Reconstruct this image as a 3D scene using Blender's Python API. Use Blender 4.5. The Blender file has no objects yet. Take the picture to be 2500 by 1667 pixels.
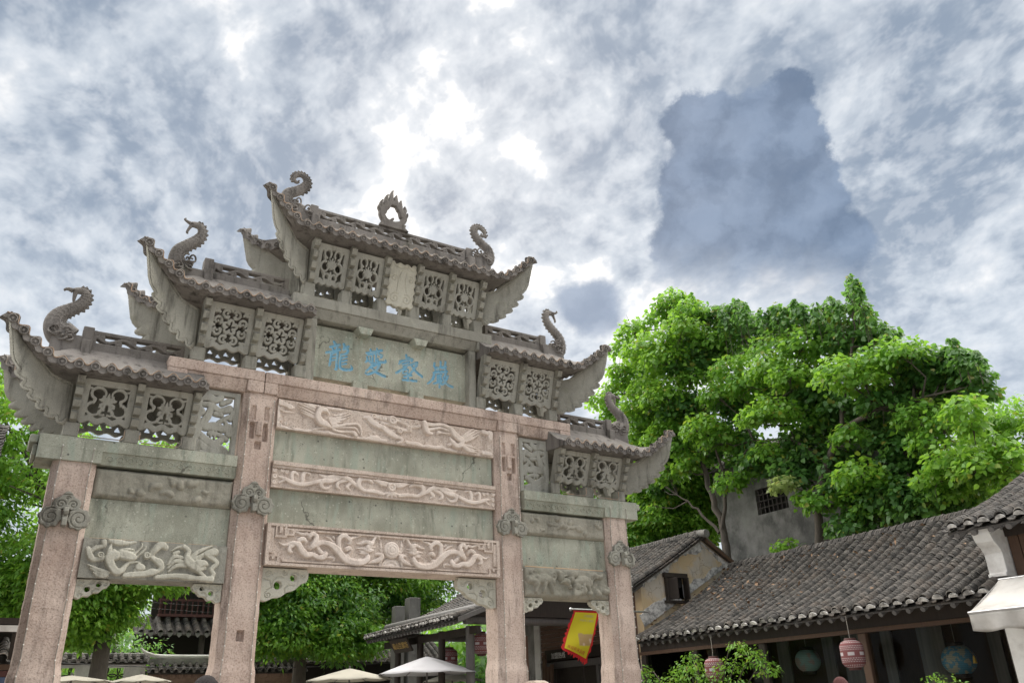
import bpy, bmesh, math, random
import numpy as np
from mathutils import Vector, Matrix
R = math.radians
random.seed(7)
scene = bpy.context.scene
col = scene.collection

# ------------------------------------------------------------------ camera
cam_d = bpy.data.cameras.new('camera'); cam_o = bpy.data.objects.new('camera', cam_d); col.objects.link(cam_o)
_f = Vector((0.49043, 0.77059, 0.40703)); _r = Vector((0.85081, -0.52449, -0.03215)); _u = Vector((-0.18871, -0.36207, 0.91285))
m3 = Matrix((_r, _u, -_f)).transposed().to_4x4()
m3.translation = Vector((-4.7593, -10.8427, 1.6))
cam_o.matrix_world = m3
cam_d.sensor_width = 36; cam_d.sensor_fit = 'HORIZONTAL'; cam_d.lens = 28.72
cam_d.clip_start = 0.1; cam_d.clip_end = 2000
scene.camera = cam_o

# ------------------------------------------------------------------ view
scene.view_settings.view_transform = 'Standard'; scene.view_settings.look = 'None'
scene.view_settings.gamma = 1.0; scene.view_settings.use_curve_mapping = False
scene.view_settings.exposure = 1.45
scene.cycles.max_bounces = 5; scene.cycles.diffuse_bounces = 3; scene.cycles.glossy_bounces = 2; scene.cycles.transparent_max_bounces = 8
scene.cycles.use_denoising = True

# ------------------------------------------------------------------ node helper
class NT:
    def __init__(s, tree):
        s.t = tree; s.t.nodes.clear()
    def n(s, typ, **kw):
        nd = s.t.nodes.new(typ)
        for k, v in kw.items():
            if k.startswith('i_'):
                key = k[2:]; key = int(key) if key.isdigit() else key.replace('_', ' ')
                s.set(nd.inputs[key], v)
            else: setattr(nd, k, v)
        return nd
    def set(s, inp, v):
        if hasattr(v, 'bl_idname') or isinstance(v, bpy.types.NodeSocket):
            s.t.links.new(v if isinstance(v, bpy.types.NodeSocket) else v.outputs[0], inp)
        else: inp.default_value = v
    def m(s, op, a, b=0.0, c=0.0, clamp=False):
        nd = s.t.nodes.new('ShaderNodeMath'); nd.operation = op; nd.use_clamp = clamp
        s.set(nd.inputs[0], a); s.set(nd.inputs[1], b); s.set(nd.inputs[2], c); return nd.outputs[0]
    def vm(s, op, a, b=(0, 0, 0), scale=None):
        nd = s.t.nodes.new('ShaderNodeVectorMath'); nd.operation = op
        s.set(nd.inputs[0], a); s.set(nd.inputs[1], b)
        if scale is not None: s.set(nd.inputs['Scale'], scale)
        return nd.outputs['Value'] if op in ('DOT_PRODUCT', 'LENGTH', 'DISTANCE') else nd.outputs[0]
    def noise(s, vec, scale, detail=3, rough=.5, dist=0.0, out='Fac'):
        nd = s.t.nodes.new('ShaderNodeTexNoise'); s.set(nd.inputs['Vector'], vec); s.set(nd.inputs['Scale'], scale)
        nd.inputs['Detail'].default_value = detail; nd.inputs['Roughness'].default_value = rough; nd.inputs['Distortion'].default_value = dist
        return nd.outputs[out]
    def vor(s, vec, scale, feature='F1', out='Distance', rnd=1.0):
        nd = s.t.nodes.new('ShaderNodeTexVoronoi'); nd.feature = feature; s.set(nd.inputs['Vector'], vec); nd.inputs['Scale'].default_value = scale
        nd.inputs['Randomness'].default_value = rnd
        return nd.outputs[out]
    def ss(s, x, a, b):
        nd = s.t.nodes.new('ShaderNodeMapRange'); nd.interpolation_type = 'SMOOTHSTEP'
        s.set(nd.inputs[0], x); s.set(nd.inputs[1], a); s.set(nd.inputs[2], b); nd.inputs[3].default_value = 0; nd.inputs[4].default_value = 1
        return nd.outputs[0]
    def mix(s, f, a, b, blend='MIX'):
        nd = s.t.nodes.new('ShaderNodeMix'); nd.data_type = 'RGBA'; nd.blend_type = blend; nd.clamp_factor = True
        s.set(nd.inputs[0], f); s.set(nd.inputs[6], a if not isinstance(a, tuple) else (*a[:3], 1)); s.set(nd.inputs[7], b if not isinstance(b, tuple) else (*b[:3], 1))
        return nd.outputs[2]
    def xyz(s, v):
        nd = s.t.nodes.new('ShaderNodeSeparateXYZ'); s.set(nd.inputs[0], v); return nd.outputs
    def comb(s, x, y, z):
        nd = s.t.nodes.new('ShaderNodeCombineXYZ'); s.set(nd.inputs[0], x); s.set(nd.inputs[1], y); s.set(nd.inputs[2], z); return nd.outputs[0]
    def mapv(s, v, scale=(1, 1, 1), rot=(0, 0, 0), loc=(0, 0, 0)):
        nd = s.t.nodes.new('ShaderNodeMapping'); s.set(nd.inputs[0], v); nd.inputs[1].default_value = loc; nd.inputs[2].default_value = rot; nd.inputs[3].default_value = scale
        return nd.outputs[0]

# ------------------------------------------------------------------ sky: broken altocumulus over a Nishita sky
SUN_AZ, SUN_EL = 29.2, 38.0                      # behind the gateway, veiled by cloud
sdir = Vector((math.sin(R(SUN_AZ)) * math.cos(R(SUN_EL)), math.cos(R(SUN_AZ)) * math.cos(R(SUN_EL)), math.sin(R(SUN_EL))))
world = bpy.data.worlds.new('World'); scene.world = world; world.use_nodes = True
world.cycles.sampling_method = 'MANUAL'; world.cycles.sample_map_resolution = 256
w = NT(world.node_tree)
tc = w.n('ShaderNodeTexCoord')
d = w.vm('NORMALIZE', tc.outputs['Generated'])
dx, dy, dz = w.xyz(d)
zc = w.m('ADD', w.m('MAXIMUM', dz, 0.0), 0.42)
q = w.comb(w.m('DIVIDE', dx, zc), w.m('DIVIDE', dy, zc), 0.0)
q = w.vm('ADD', q, (2.2, 11.7, 0.4))
wp = w.noise(q, 3.0, 3, .55, out='Color')
qw = w.vm('ADD', q, w.vm('SCALE', w.vm('SUBTRACT', wp, (.5, .5, .5)), scale=0.09))
qs = w.mapv(qw, scale=(1.12, .92, 1), rot=(0, 0, R(-28)))
big = w.noise(qs, 3.2, 2, .5)
mid = w.noise(w.vm('ADD', qs, (7.7, 1.3, 0)), 8.5, 4, .56)
fine = w.noise(qs, 21.0, 4, .60)
den = w.m('ADD', w.m('MULTIPLY', big, .30), w.m('ADD', w.m('MULTIPLY', mid, .46), w.m('MULTIPLY', fine, .24)))
sunang = w.vm('DOT_PRODUCT', d, tuple(sdir))
glow = w.m('POWER', w.m('MAXIMUM', sunang, 0.0), 24.0)
thr = w.m('ADD', den, w.m('MULTIPLY', glow, 0.016))
shade = w.ss(thr, 0.415, 0.545)                  # 0 thick grey base .. 1 thin bright veil
shade2 = w.ss(thr, 0.515, 0.685)
ccol = w.mix(shade, (0.108, 0.133, 0.168), (0.232, 0.253, 0.277))
ccol = w.mix(shade2, ccol, (0.43, 0.42, 0.405))
ccol = w.mix(w.m('MULTIPLY', glow, w.ss(thr, .535, .66)), ccol, (0.80, 0.75, 0.69))
dap = w.noise(w.vm('ADD', qs, (1.1, 4.7, 0)), 34.0, 3, .6)
ccol = w.mix(w.m('MULTIPLY', w.ss(dap, .42, .66), .22), ccol, (0.40, 0.405, 0.41))
# paler towards the horizon
hz = w.ss(dz, 0.55, 0.06)
ccol = w.mix(w.m('MULTIPLY', hz, .60), ccol, (0.285, 0.308, 0.335))
# one dark cumulus standing in front of the higher deck, and a small one beside it
def blob(cdir, e1, e2, ells, soft, colr_lo, colr_hi, prev, nscale, amp, vofs, fade):
    cd = w.vm('DOT_PRODUCT', d, cdir)
    cdc = w.m('MAXIMUM', cd, .05)
    u0 = w.m('DIVIDE', w.vm('DOT_PRODUCT', d, e1), cdc); v0 = w.m('DIVIDE', w.vm('DOT_PRODUCT', d, e2), cdc)
    base = w.comb(u0, v0, 0.0)
    nz = w.noise(w.vm('ADD', base, (vofs, .3, 0)), nscale, 5, .62, out='Color')
    pt = w.vm('ADD', base, w.vm('SCALE', w.vm('SUBTRACT', nz, (.5, .5, .5)), scale=amp))
    f = None
    for (cx, cy, rx, ry) in ells:
        lv = w.vm('LENGTH', w.vm('DIVIDE', w.vm('SUBTRACT', pt, (cx, cy, 0)), (rx, ry, 1)))
        g = w.m('MULTIPLY', w.m('SUBTRACT', 1.0, lv), min(rx, ry))
        f = g if f is None else w.m('SMOOTH_MAX', f, g, .012)
    mk = w.ss(f, -soft, soft)
    mk = w.m('MULTIPLY', mk, w.ss(v0, fade[0], fade[1]))
    mk = w.m('MULTIPLY', mk, w.ss(cd, .3, .5))
    body = w.noise(w.vm('ADD', pt, (vofs * 2, 0, 0)), nscale * .8, 5, .5)
    cc = w.mix(w.ss(body, .3, .7), colr_lo, colr_hi)
    return w.mix(w.m('MULTIPLY', mk, .93), prev, cc)
ccol = blob((0.6779, 0.5095, 0.53), (0.6824, -0.7043, -0.1957), (-0.2736, -0.4944, 0.8251),
            [(-.075, .080, .046, .040), (-.035, .062, .070, .042), (.022, .112, .026, .026), (-.004, .098, .022, .022), (.012, .055, .050, .060), (-.045, .00, .078, .075), (.02, -.01, .068, .07), (.03, -.06, .095, .045), (-.05, -.06, .085, .05), (-.01, -.12, .13, .07)],
            .0045, (0.046, 0.068, 0.104), (0.090, 0.120, 0.168), ccol, 26.0, .044, 1.3, (-.15, -.05))
ccol = blob((0.5577, 0.7005, 0.4453), (0.7827, -0.6224, 0.0), (-0.2771, -0.3485, 0.8954),
            [(0, 0, .040, .028), (.01, -.02, .03, .025)], .009, (0.085, 0.112, 0.155), (0.120, 0.150, 0.195), ccol, 30.0, .034, 4.3, (-.08, -.02))
sky = w.n('ShaderNodeTexSky', sky_type='NISHITA', sun_disc=False, sun_elevation=R(SUN_EL), sun_rotation=R(SUN_AZ))
b1 = w.n('ShaderNodeBackground', i_Color=sky.outputs[0], i_Strength=0.06)
b2 = w.n('ShaderNodeBackground', i_Color=ccol, i_Strength=1.0)
mx = w.n('ShaderNodeMixShader', i_0=0.93)
w.t.links.new(b1.outputs[0], mx.inputs[1]); w.t.links.new(b2.outputs[0], mx.inputs[2])
wo = w.n('ShaderNodeOutputWorld'); w.t.links.new(mx.outputs[0], wo.inputs[0])

sun_d = bpy.data.lights.new('sun', 'SUN'); sun_d.energy = 5.0; sun_d.angle = R(155); sun_d.color = (1.0, .95, .87)
sun_o = bpy.data.objects.new('sun', sun_d); col.objects.link(sun_o)
sun_o.rotation_euler = sdir.to_track_quat('Z', 'Y').to_euler()
# ------------------------------------------------------------------ materials
MATS = {}
def newmat(name):
    m = bpy.data.materials.new(name); m.use_nodes = True; MATS[name] = m
    return NT(m.node_tree)
def finish(t, colr, rough=.85, bump=None, bstr=.3, bdist=.01, spec=.3, trans=None, **kw):
    b = t.n('ShaderNodeBsdfPrincipled'); t.set(b.inputs['Base Color'], colr if not isinstance(colr, tuple) else (*colr[:3], 1)); t.set(b.inputs['Roughness'], rough)
    b.inputs['Specular IOR Level'].default_value = spec
    for k, v in kw.items(): t.set(b.inputs[k.replace('_', ' ')], v)
    if bump is not None:
        bn = t.n('ShaderNodeBump', i_Strength=bstr, i_Distance=bdist); t.set(bn.inputs['Height'], bump); t.t.links.new(bn.outputs[0], b.inputs['Normal'])
    o = t.n('ShaderNodeOutputMaterial')
    if trans is not None:
        tr = t.n('ShaderNodeBsdfTranslucent'); t.set(tr.inputs[0], trans[0] if not isinstance(trans[0], tuple) else (*trans[0][:3], 1))
        ms = t.n('ShaderNodeMixShader', i_0=trans[1]); t.t.links.new(b.outputs[0], ms.inputs[1]); t.t.links.new(tr.outputs[0], ms.inputs[2]); t.t.links.new(ms.outputs[0], o.inputs[0])
    else: t.t.links.new(b.outputs[0], o.inputs[0])
    return b
def pos(t): return t.n('ShaderNodeNewGeometry').outputs['Position']
def isl(t):
    a = t.n('ShaderNodeNewGeometry').outputs['Random Per Island']; b = t.n('ShaderNodeObjectInfo').outputs['Random']
    return t.m('FRACT', t.m('ADD', a, b))
def stone(name, c0, c1, speck=(.1, .08, .07), sk=.35, stain=(.12, .11, .10), st=.5, pale=(.6, .58, .5), pl=.4, moss=None, mo=0, bstr=.45, pits=.0, streak=None, bscale=1.0, gscale=150, cracks=False):
    t = newmat(name); P = pos(t)
    big = t.noise(P, 1.3, 5, .6); med = t.noise(P, 6.5, 5, .6); fin = t.noise(P, 38, 4, .6); gr = t.noise(P, gscale, 2, .5)
    c = t.mix(t.ss(big, .32, .68), c0, c1)
    c = t.mix(t.m('MULTIPLY', t.ss(med, .55, .75), pl), c, pale)
    # rain streaks and grime
    sv = t.mapv(P, scale=(5, 5, .7)); sn = t.noise(sv, 1.6, 5, .62)
    c = t.mix(t.m('MULTIPLY', t.ss(sn, .50, .74), st), c, stain)
    s3 = t.noise(t.mapv(P, scale=(2.2, 2.2, .55), loc=(3, 1, 7)), 1.5, 6, .68)
    c = t.mix(t.m('MULTIPLY', t.ss(s3, .55, .70), st * .75), c, tuple(v * .62 for v in stain))
    if streak is not None:
        s2 = t.noise(t.mapv(P, scale=(3, 3, .6), rot=(0, R(14), 0)), 2.6, 4, .6)
        c = t.mix(t.m('MULTIPLY', t.ss(s2, .50, .66), .75), c, streak)
    if moss is not None:
        c = t.mix(t.m('MULTIPLY', t.ss(t.noise(P, 2.3, 6, .7), .54, .72), mo), c, moss)
    c = t.mix(t.m('MULTIPLY', t.ss(gr, .53, .66), sk), c, speck)
    c = t.mix(t.m('MULTIPLY', t.ss(gr, .46, .34), sk * .8), c, pale)
    if pits > 0:
        vd = t.vor(P, 9, rnd=1.0); vs = t.noise(P, 9, 1)
        pm = t.m('MULTIPLY', t.ss(vd, .16, .09), t.ss(vs, .50, .58))
        vd2 = t.vor(P, 26); pm2 = t.m('MULTIPLY', t.ss(vd2, .18, .10), t.ss(t.noise(P, 5, 2), .45, .6))
        pm = t.m('MAXIMUM', pm, pm2)
        c = t.mix(t.m('MULTIPLY', pm, pits), c, (.10, .10, .09))
        vp = t.vor(t.vm('ADD', P, (3.3, 1.1, 7.7)), 13); c = t.mix(t.m('MULTIPLY', t.ss(vp, .2, .08), pits * .6), c, pale)
    if cracks:
        ce = t.vor(t.vm('ADD', P, t.vm('SCALE', t.noise(P, 3, 4, out='Color'), scale=.5)), .9, 'DISTANCE_TO_EDGE')
        c = t.mix(t.m('MULTIPLY', t.m('MULTIPLY', t.ss(ce, .010, .003), t.ss(t.noise(P, 1.1, 2), .545, .60)), .7), c, (.07, .065, .055))
    h = t.m('ADD', t.m('MULTIPLY', med, .8 * bscale), t.m('ADD', t.m('MULTIPLY', fin, .5), t.m('MULTIPLY', gr, .22)))
    finish(t, c, .9, h, bstr, .012, .2)
stone('pink_granite', (.44, .335, .28), (.60, .485, .415), speck=(.17, .12, .10), sk=.45, stain=(.175, .13, .11), st=.75, pale=(.56, .47, .42), pl=.35, bstr=.9, gscale=48)
stone('pale_pink_granite', (.49, .395, .33), (.59, .495, .425), speck=(.22, .165, .14), sk=.50, stain=(.30, .23, .19), st=.6, pale=(.66, .60, .55), pl=.4, bstr=.35, gscale=60)
stone('green_tuff', (.265, .268, .215), (.435, .435, .36), speck=(.14, .15, .12), sk=.42, stain=(.15, .16, .125), st=.8, pale=(.56, .56, .47), pl=.6, pits=.9, streak=(.33, .375, .31), bstr=.3, cracks=True)
stone('grey_tuff', (.245, .235, .202), (.335, .325, .282), speck=(.10, .095, .08), sk=.35, stain=(.085, .078, .066), st=.85, pale=(.47, .46, .38), pl=.35, pits=.3, moss=(.15, .16, .09), mo=.25, bstr=.5)
stone('weathered_roof_stone', (.145, .132, .122), (.235, .216, .200), speck=(.05, .045, .042), sk=.4, stain=(.042, .038, .035), st=.9, pale=(.30, .28, .25), pl=.35, moss=(.14, .14, .08), mo=.25, bstr=.6)
stone('carved_tuff', (.305, .298, .264), (.39, .382, .342), speck=(.13, .12, .10), sk=.32, stain=(.14, .13, .105), st=.65, pale=(.50, .49, .41), pl=.3, bstr=.35)
stone('rough_tuff', (.25, .24, .195), (.37, .345, .285), speck=(.10, .10, .08), sk=.35, stain=(.13, .12, .10), st=.6, pale=(.45, .41, .34), pl=.5, moss=(.14, .16, .08), mo=.35, bstr=.9, bscale=1.6)
stone('relief_pink', (.62, .525, .455), (.70, .61, .545), speck=(.40, .32, .28), sk=.25, stain=(.38, .30, .25), st=.45, pale=(.74, .67, .61), pl=.4, bstr=.6, gscale=70)
stone('relief_tuff', (.46, .44, .37), (.55, .53, .45), speck=(.25, .23, .19), sk=.25, stain=(.22, .205, .165), st=.5, pale=(.60, .58, .49), pl=.35, bstr=.6, gscale=70)
t = newmat('blue_paint'); P = pos(t)
finish(t, t.mix(t.ss(t.noise(P, 18, 5, .65), 0.44, .70), (.15, .36, .51), (.30, .41, .42)), .7, t.noise(P, 60, 3), .2)
t = newmat('cable'); finish(t, (.33, .30, .26), .5)
t = newmat('rusty_tube'); P = pos(t); finish(t, t.mix(t.ss(t.noise(P, 6, 4), .42, .6), (.24, .21, .18), (.33, .23, .16)), .55)
t = newmat('bulb'); finish(t, (.75, .73, .68), .25)
t = newmat('bamboo_strip'); P = pos(t); finish(t, t.mix(t.noise(P, 7, 3), (.52, .33, .19), (.62, .47, .33)), .7)

# ------------------------------------------------------------------ mesh helpers
def link(o, parent=None):
    col.objects.link(o)
    if parent is not None: o.parent = parent
    return o
def mesh_obj(name, v, f, mat, parent=None, smooth=None, mi=None):
    me = bpy.data.meshes.new(name)
    me.from_pydata(v if isinstance(v, list) else v.tolist(), [], f if isinstance(f, list) else f.tolist())
    for m in (mat if isinstance(mat, (list, tuple)) else [mat]): me.materials.append(MATS[m])
    if mi is not None: me.polygons.foreach_set('material_index', np.asarray(mi, dtype=np.int32))
    if smooth is not None:
        me.polygons.foreach_set('use_smooth', np.ones(len(me.polygons), dtype=bool))
        if smooth < 179: me.set_sharp_from_angle(angle=R(smooth))
    me.update()
    return link(bpy.data.objects.new(name, me), parent)
def empty(name, loc=(0, 0, 0), label=None, cat=None, group=None, rz=0, parent=None):
    o = bpy.data.objects.new(name, None); o.location = loc; o.rotation_euler = (0, 0, rz); o.empty_display_size = .2
    link(o, parent)
    return tag(o, label, cat, group)
def tag(o, label=None, cat=None, group=None, kind=None):
    if label: o['label'] = label
    if cat: o['category'] = cat
    if group: o['group'] = group
    if kind: o['kind'] = kind
    return o
class MB:
    def __init__(s): s.v = []; s.f = []; s.mi = []; s.cur = 0
    def add(s, v, f, flip=False):
        n = len(s.v); s.v += [tuple(p) for p in v]
        for q in f:
            q = [i + n for i in q]
            s.f.append(q[::-1] if flip else q); s.mi.append(s.cur)
    def box(s, x0, x1, y0, y1, z0, z1):
        s.add([(x, y, z) for z in (z0, z1) for y in (y0, y1) for x in (x0, x1)],
              [(0, 2, 3, 1), (4, 5, 7, 6), (0, 1, 5, 4), (2, 6, 7, 3), (0, 4, 6, 2), (1, 3, 7, 5)])
    def obox(s, c, ax, ay, az, hx, hy, hz):
        c = Vector(c); ax = Vector(ax) * hx; ay = Vector(ay) * hy; az = Vector(az) * hz
        s.add([c + ax * i + ay * j + az * k for k in (-1, 1) for j in (-1, 1) for i in (-1, 1)],
              [(0, 2, 3, 1), (4, 5, 7, 6), (0, 1, 5, 4), (2, 6, 7, 3), (0, 4, 6, 2), (1, 3, 7, 5)])
    def prism(s, poly, fn, a, b):      # poly list of (p,q); fn(p,q,t)->xyz for t=a,b
        n = len(poly)
        s.add([fn(p, q, a) for p, q in poly] + [fn(p, q, b) for p, q in poly],
              [tuple(range(n))[::-1], tuple(range(n, 2 * n))] + [(i, (i + 1) % n, n + (i + 1) % n, n + i) for i in range(n)])
    def tube(s, path, rad, seg=8, cap=True, squash=None):
        P = [Vector(p) for p in path]; n = len(P); rings = []
        if not isinstance(rad, (list, tuple)): rad = [rad] * n
        t0 = (P[1] - P[0]).normalized(); up = Vector((0, 1, 0)) if abs(t0.y) < .9 else Vector((1, 0, 0))
        nrm = (up - t0 * up.dot(t0)).normalized(); vs = []
        for i in range(n):
            t = ((P[min(i + 1, n - 1)] - P[max(i - 1, 0)])).normalized()
            nrm = (nrm - t * nrm.dot(t)); nrm = nrm.normalized() if nrm.length > 1e-6 else Vector((0, 0, 1))
            b = t.cross(nrm)
            for k in range(seg):
                a = 2 * math.pi * k / seg
                vs.append(P[i] + nrm * (math.cos(a) * rad[i] * (squash if squash else 1)) + b * (math.sin(a) * rad[i]))
        f = [(i * seg + k, i * seg + (k + 1) % seg, (i + 1) * seg + (k + 1) % seg, (i + 1) * seg + k) for i in range(n - 1) for k in range(seg)]
        if cap: f += [tuple(range(seg))[::-1], tuple(range((n - 1) * seg, n * seg))]
        s.add(vs, f)
    def lathe(s, prof, c, seg=16, axis='Z'):
        vs = []
        for r, h in prof:
            for k in range(seg):
                a = 2 * math.pi * k / seg; x, y = r * math.cos(a), r * math.sin(a)
                vs.append((c[0] + x, c[1] + y, c[2] + h) if axis == 'Z' else ((c[0] + x, c[1] - h, c[2] + y) if axis == 'Y' else (c[0] - h, c[1] + x, c[2] + y)))
        n = len(prof)
        f = [(i * seg + k, i * seg + (k + 1) % seg, (i + 1) * seg + (k + 1) % seg, (i + 1) * seg + k) for i in range(n - 1) for k in range(seg)]
        f += [tuple(range(seg))[::-1], tuple(range((n - 1) * seg, n * seg))]
        s.add(vs, f)
    def build(s, name, mat, parent=None, smooth=None):
        return mesh_obj(name, s.v, s.f, mat, parent, smooth, s.mi if isinstance(mat, (list, tuple)) else None)
def bevel(o, w=.01, seg=1):
    m = o.modifiers.new('bevel', 'BEVEL'); m.width = w; m.segments = seg; m.limit_method = 'ANGLE'; m.angle_limit = R(40); return o

_lat = np.random.RandomState(5).rand(256, 256)
def vnoise(x, y, oct=4, pers=.5):
    out = 0; a = 1; tot = 0
    for k in range(oct):
        xi = np.floor(x).astype(int); yi = np.floor(y).astype(int); fx = x - xi; fy = y - yi
        fx = fx * fx * (3 - 2 * fx); fy = fy * fy * (3 - 2 * fy)
        g = lambda i, j: _lat[(xi + i + 17 * k) % 256, (yi + j + 31 * k) % 256]
        out = out + a * ((g(0, 0) * (1 - fx) + g(1, 0) * fx) * (1 - fy) + (g(0, 1) * (1 - fx) + g(1, 1) * fx) * fy)
        tot += a; a *= pers; x = x * 2.03; y = y * 2.03
    return out / tot - .5

def seg_field(X, Z, x0, z0, res, strokes, fn):
    """calls fn(slice, d, r) for every segment of every stroke on its bounding window"""
    nz, nx = X.shape
    for st in strokes:
        segs = list(zip(st[:-1], st[1:])) if len(st) > 1 else [(st[0], st[0])]
        for a, b in segs:
            rm = max(a[2], b[2]) + 2 * res
            i0 = max(0, int((min(a[0], b[0]) - rm - x0) / res)); i1 = min(nx, int((max(a[0], b[0]) + rm - x0) / res) + 2)
            j0 = max(0, int((min(a[1], b[1]) - rm - z0) / res)); j1 = min(nz, int((max(a[1], b[1]) + rm - z0) / res) + 2)
            if i1 <= i0 or j1 <= j0: continue
            sl = (slice(j0, j1), slice(i0, i1)); x = X[sl]; z = Z[sl]
            ex, ez = b[0] - a[0], b[1] - a[1]; L = ex * ex + ez * ez
            t = np.clip(((x - a[0]) * ex + (z - a[1]) * ez) / L, 0, 1) if L > 1e-9 else np.zeros_like(x)
            dd = np.hypot(x - a[0] - t * ex, z - a[1] - t * ez)
            fn(sl, dd, a[2] + (b[2] - a[2]) * t, len(st) == 1)
def smoothst(st, n=3):
    """Catmull-Rom refine a stroke"""
    if len(st) < 3: return st
    out = []
    for i in range(len(st) - 1):
        p0 = st[max(i - 1, 0)]; p1 = st[i]; p2 = st[i + 1]; p3 = st[min(i + 2, len(st) - 1)]
        for k in range(n):
            t = k / n; out.append(tuple(.5 * ((2 * b) + (-a + c) * t + (2 * a - 5 * b + 4 * c - d_) * t * t + (-a + 3 * b - 3 * c + d_) * t ** 3) for a, b, c, d_ in zip(p0, p1, p2, p3)))
    out.append(st[-1]); return [(a, b, max(c, .002)) for a, b, c in out]
def relief(name, x0, x1, z0, z1, yf, yb, res, groups, mat, parent, rough=.002, extra=None, mat2=None, power=7, gnames=None):
    """carved slab: front face is a height field; every motif becomes a child mesh"""
    nx = int(round((x1 - x0) / res)) + 1; nz = int(round((z1 - z0) / res)) + 1
    X, Z = np.meshgrid(np.linspace(x0, x1, nx), np.linspace(z0, z1, nz))
    h = np.zeros_like(X); lab = np.zeros(X.shape, int)
    for gi, (gname, strokes, H) in enumerate(groups, 1):
        sg = 1 if H > 0 else -1
        def fn(sl, dd, r, single):
            q_ = np.clip(dd / np.maximum(r, 1e-4), 0, 1)
            hh = abs(H) * np.clip(r / .035, .45, 1.15) * np.sqrt(np.clip(1 - q_ ** power, 0, 1))
            if single and sg > 0: hh = hh * (.88 + .22 * np.cos(q_ * 9.0))
            cur = np.abs(h[sl]); up = hh > cur
            h[sl] = np.where(up, sg * hh, h[sl]); lab[sl] = np.where(up, gi, lab[sl])
        seg_field(X, Z, x0, z0, res, [smoothst(s_) for s_ in strokes], fn)
    if extra is not None: h, lab = extra(X, Z, h, lab)
    hn = h + rough * vnoise(X * 22 + 5, Z * 22 + 9, 4) * 2 + rough * .6 * vnoise(X * 90, Z * 90, 2)
    V = np.stack([X, yf - hn, Z], -1).reshape(-1, 3)
    idx = np.arange(nx * nz).reshape(nz, nx)
    F = np.stack([idx[:-1, :-1], idx[:-1, 1:], idx[1:, 1:], idx[1:, :-1]], -1).reshape(-1, 4)
    fl = np.maximum(np.maximum(lab[:-1, :-1], lab[:-1, 1:]), np.maximum(lab[1:, 1:], lab[1:, :-1])).reshape(-1)
    root = None
    for gi in range(0, len(groups) + 1):
        sel = F[fl == gi]
        if len(sel) == 0: continue
        u_, inv = np.unique(sel, return_inverse=True)
        v = V[u_]; f = inv.reshape(-1, 4)
        if gi == 0:
            n = len(v)
            bd = np.concatenate([idx[0, :], idx[1:, -1], idx[-1, -2::-1], idx[-2:0:-1, 0]])
            fr = V[bd]; bk = fr.copy(); bk[:, 1] = yb
            m = len(bd); a = n + np.arange(m); b = np.roll(a, -1); a2 = n + m + np.arange(m); b2 = np.roll(a2, -1)
            side = np.stack([b, a, a2, b2], -1)
            v = np.concatenate([v, fr, bk]); f = np.concatenate([f, side])
            root = mesh_obj(name, v, f.tolist() + [list(range(n + m, n + 2 * m))], mat, parent, 50)
        else:
            mesh_obj(groups[gi - 1][0], v, f, mat2 or mat, root if root is not None else parent, 60)
    return root
def plate(name, F, bounds, res, mp, thick, mat, parent, bev=.008, hgt=None, smooth=45):
    """openwork plate from a signed field F(U,V)<0 inside; mp(u,v,n)->xyz, n is height above the mid plane"""
    u0, u1, v0, v1 = bounds
    nu = int(round((u1 - u0) / res)) + 1; nv = int(round((v1 - v0) / res)) + 1
    U, Vv = np.meshgrid(np.linspace(u0, u1, nu), np.linspace(v0, v1, nv))
    f = F(U, Vv)
    gv, gu = np.gradient(f, (v1 - v0) / (nv - 1), (u1 - u0) / (nu - 1))
    g = np.sqrt(gu * gu + gv * gv) + 1e-6
    ins = f < res * .35
    keep = ins[:-1, :-1] & ins[:-1, 1:] & ins[1:, 1:] & ins[1:, :-1]
    mv = np.clip(f / g, -res * .5, res * .5) * (np.abs(f) < res)
    U2 = np.clip(U - gu / g * mv, u0, u1); V2 = np.clip(Vv - gv / g * mv, v0, v1)
    fr = thick / 2 - bev + np.sqrt(np.clip(1 - (1 - np.clip(-f / max(bev, 1e-4), 0, 1)) ** 2, 0, 1)) * bev
    if hgt is not None: fr = fr + hgt(U, Vv, f)
    bk = -(thick / 2 - bev + np.clip(-f / max(bev, 1e-4), 0, 1) * bev)
    idx = np.arange(nu * nv).reshape(nv, nu); kk = keep.reshape(-1)
    q4 = np.stack([idx[:-1, :-1], idx[:-1, 1:], idx[1:, 1:], idx[1:, :-1]], -1).reshape(-1, 4)[kk]
    # boundary edges
    e = np.concatenate([q4[:, [0, 1]], q4[:, [1, 2]], q4[:, [2, 3]], q4[:, [3, 0]]])
    key = np.sort(e, 1); key = key[:, 0].astype(np.int64) * (nu * nv) + key[:, 1]
    _, inv, cnt = np.unique(key, return_inverse=True, return_counts=True)
    be = e[cnt[inv] == 1]
    N = nu * nv
    Pf = mp(U2.ravel(), V2.ravel(), fr.ravel()); Pb = mp(U2.ravel(), V2.ravel(), bk.ravel())
    A = np.concatenate([Pf, Pb]); Fc = np.concatenate([q4, (q4 + N)[:, ::-1], np.stack([be[:, 1], be[:, 0], be[:, 0] + N, be[:, 1] + N], -1)])
    u_, inv = np.unique(Fc, return_inverse=True)
    return mesh_obj(name, A[u_], inv.reshape(-1, 4), mat, parent, smooth)
def capfield(strokes):
    def F(U, V):
        out = np.full(U.shape, 1.0); res = U[0, 1] - U[0, 0]
        def fn(sl, dd, r, single): out[sl] = np.minimum(out[sl], dd - r)
        # widen the window so the field is valid just outside too
        seg_field(U, V, U[0, 0], V[0, 0], res, [[(a, b, c) for a, b, c in s_] for s_ in strokes], fn)
        return out
    return F
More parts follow.
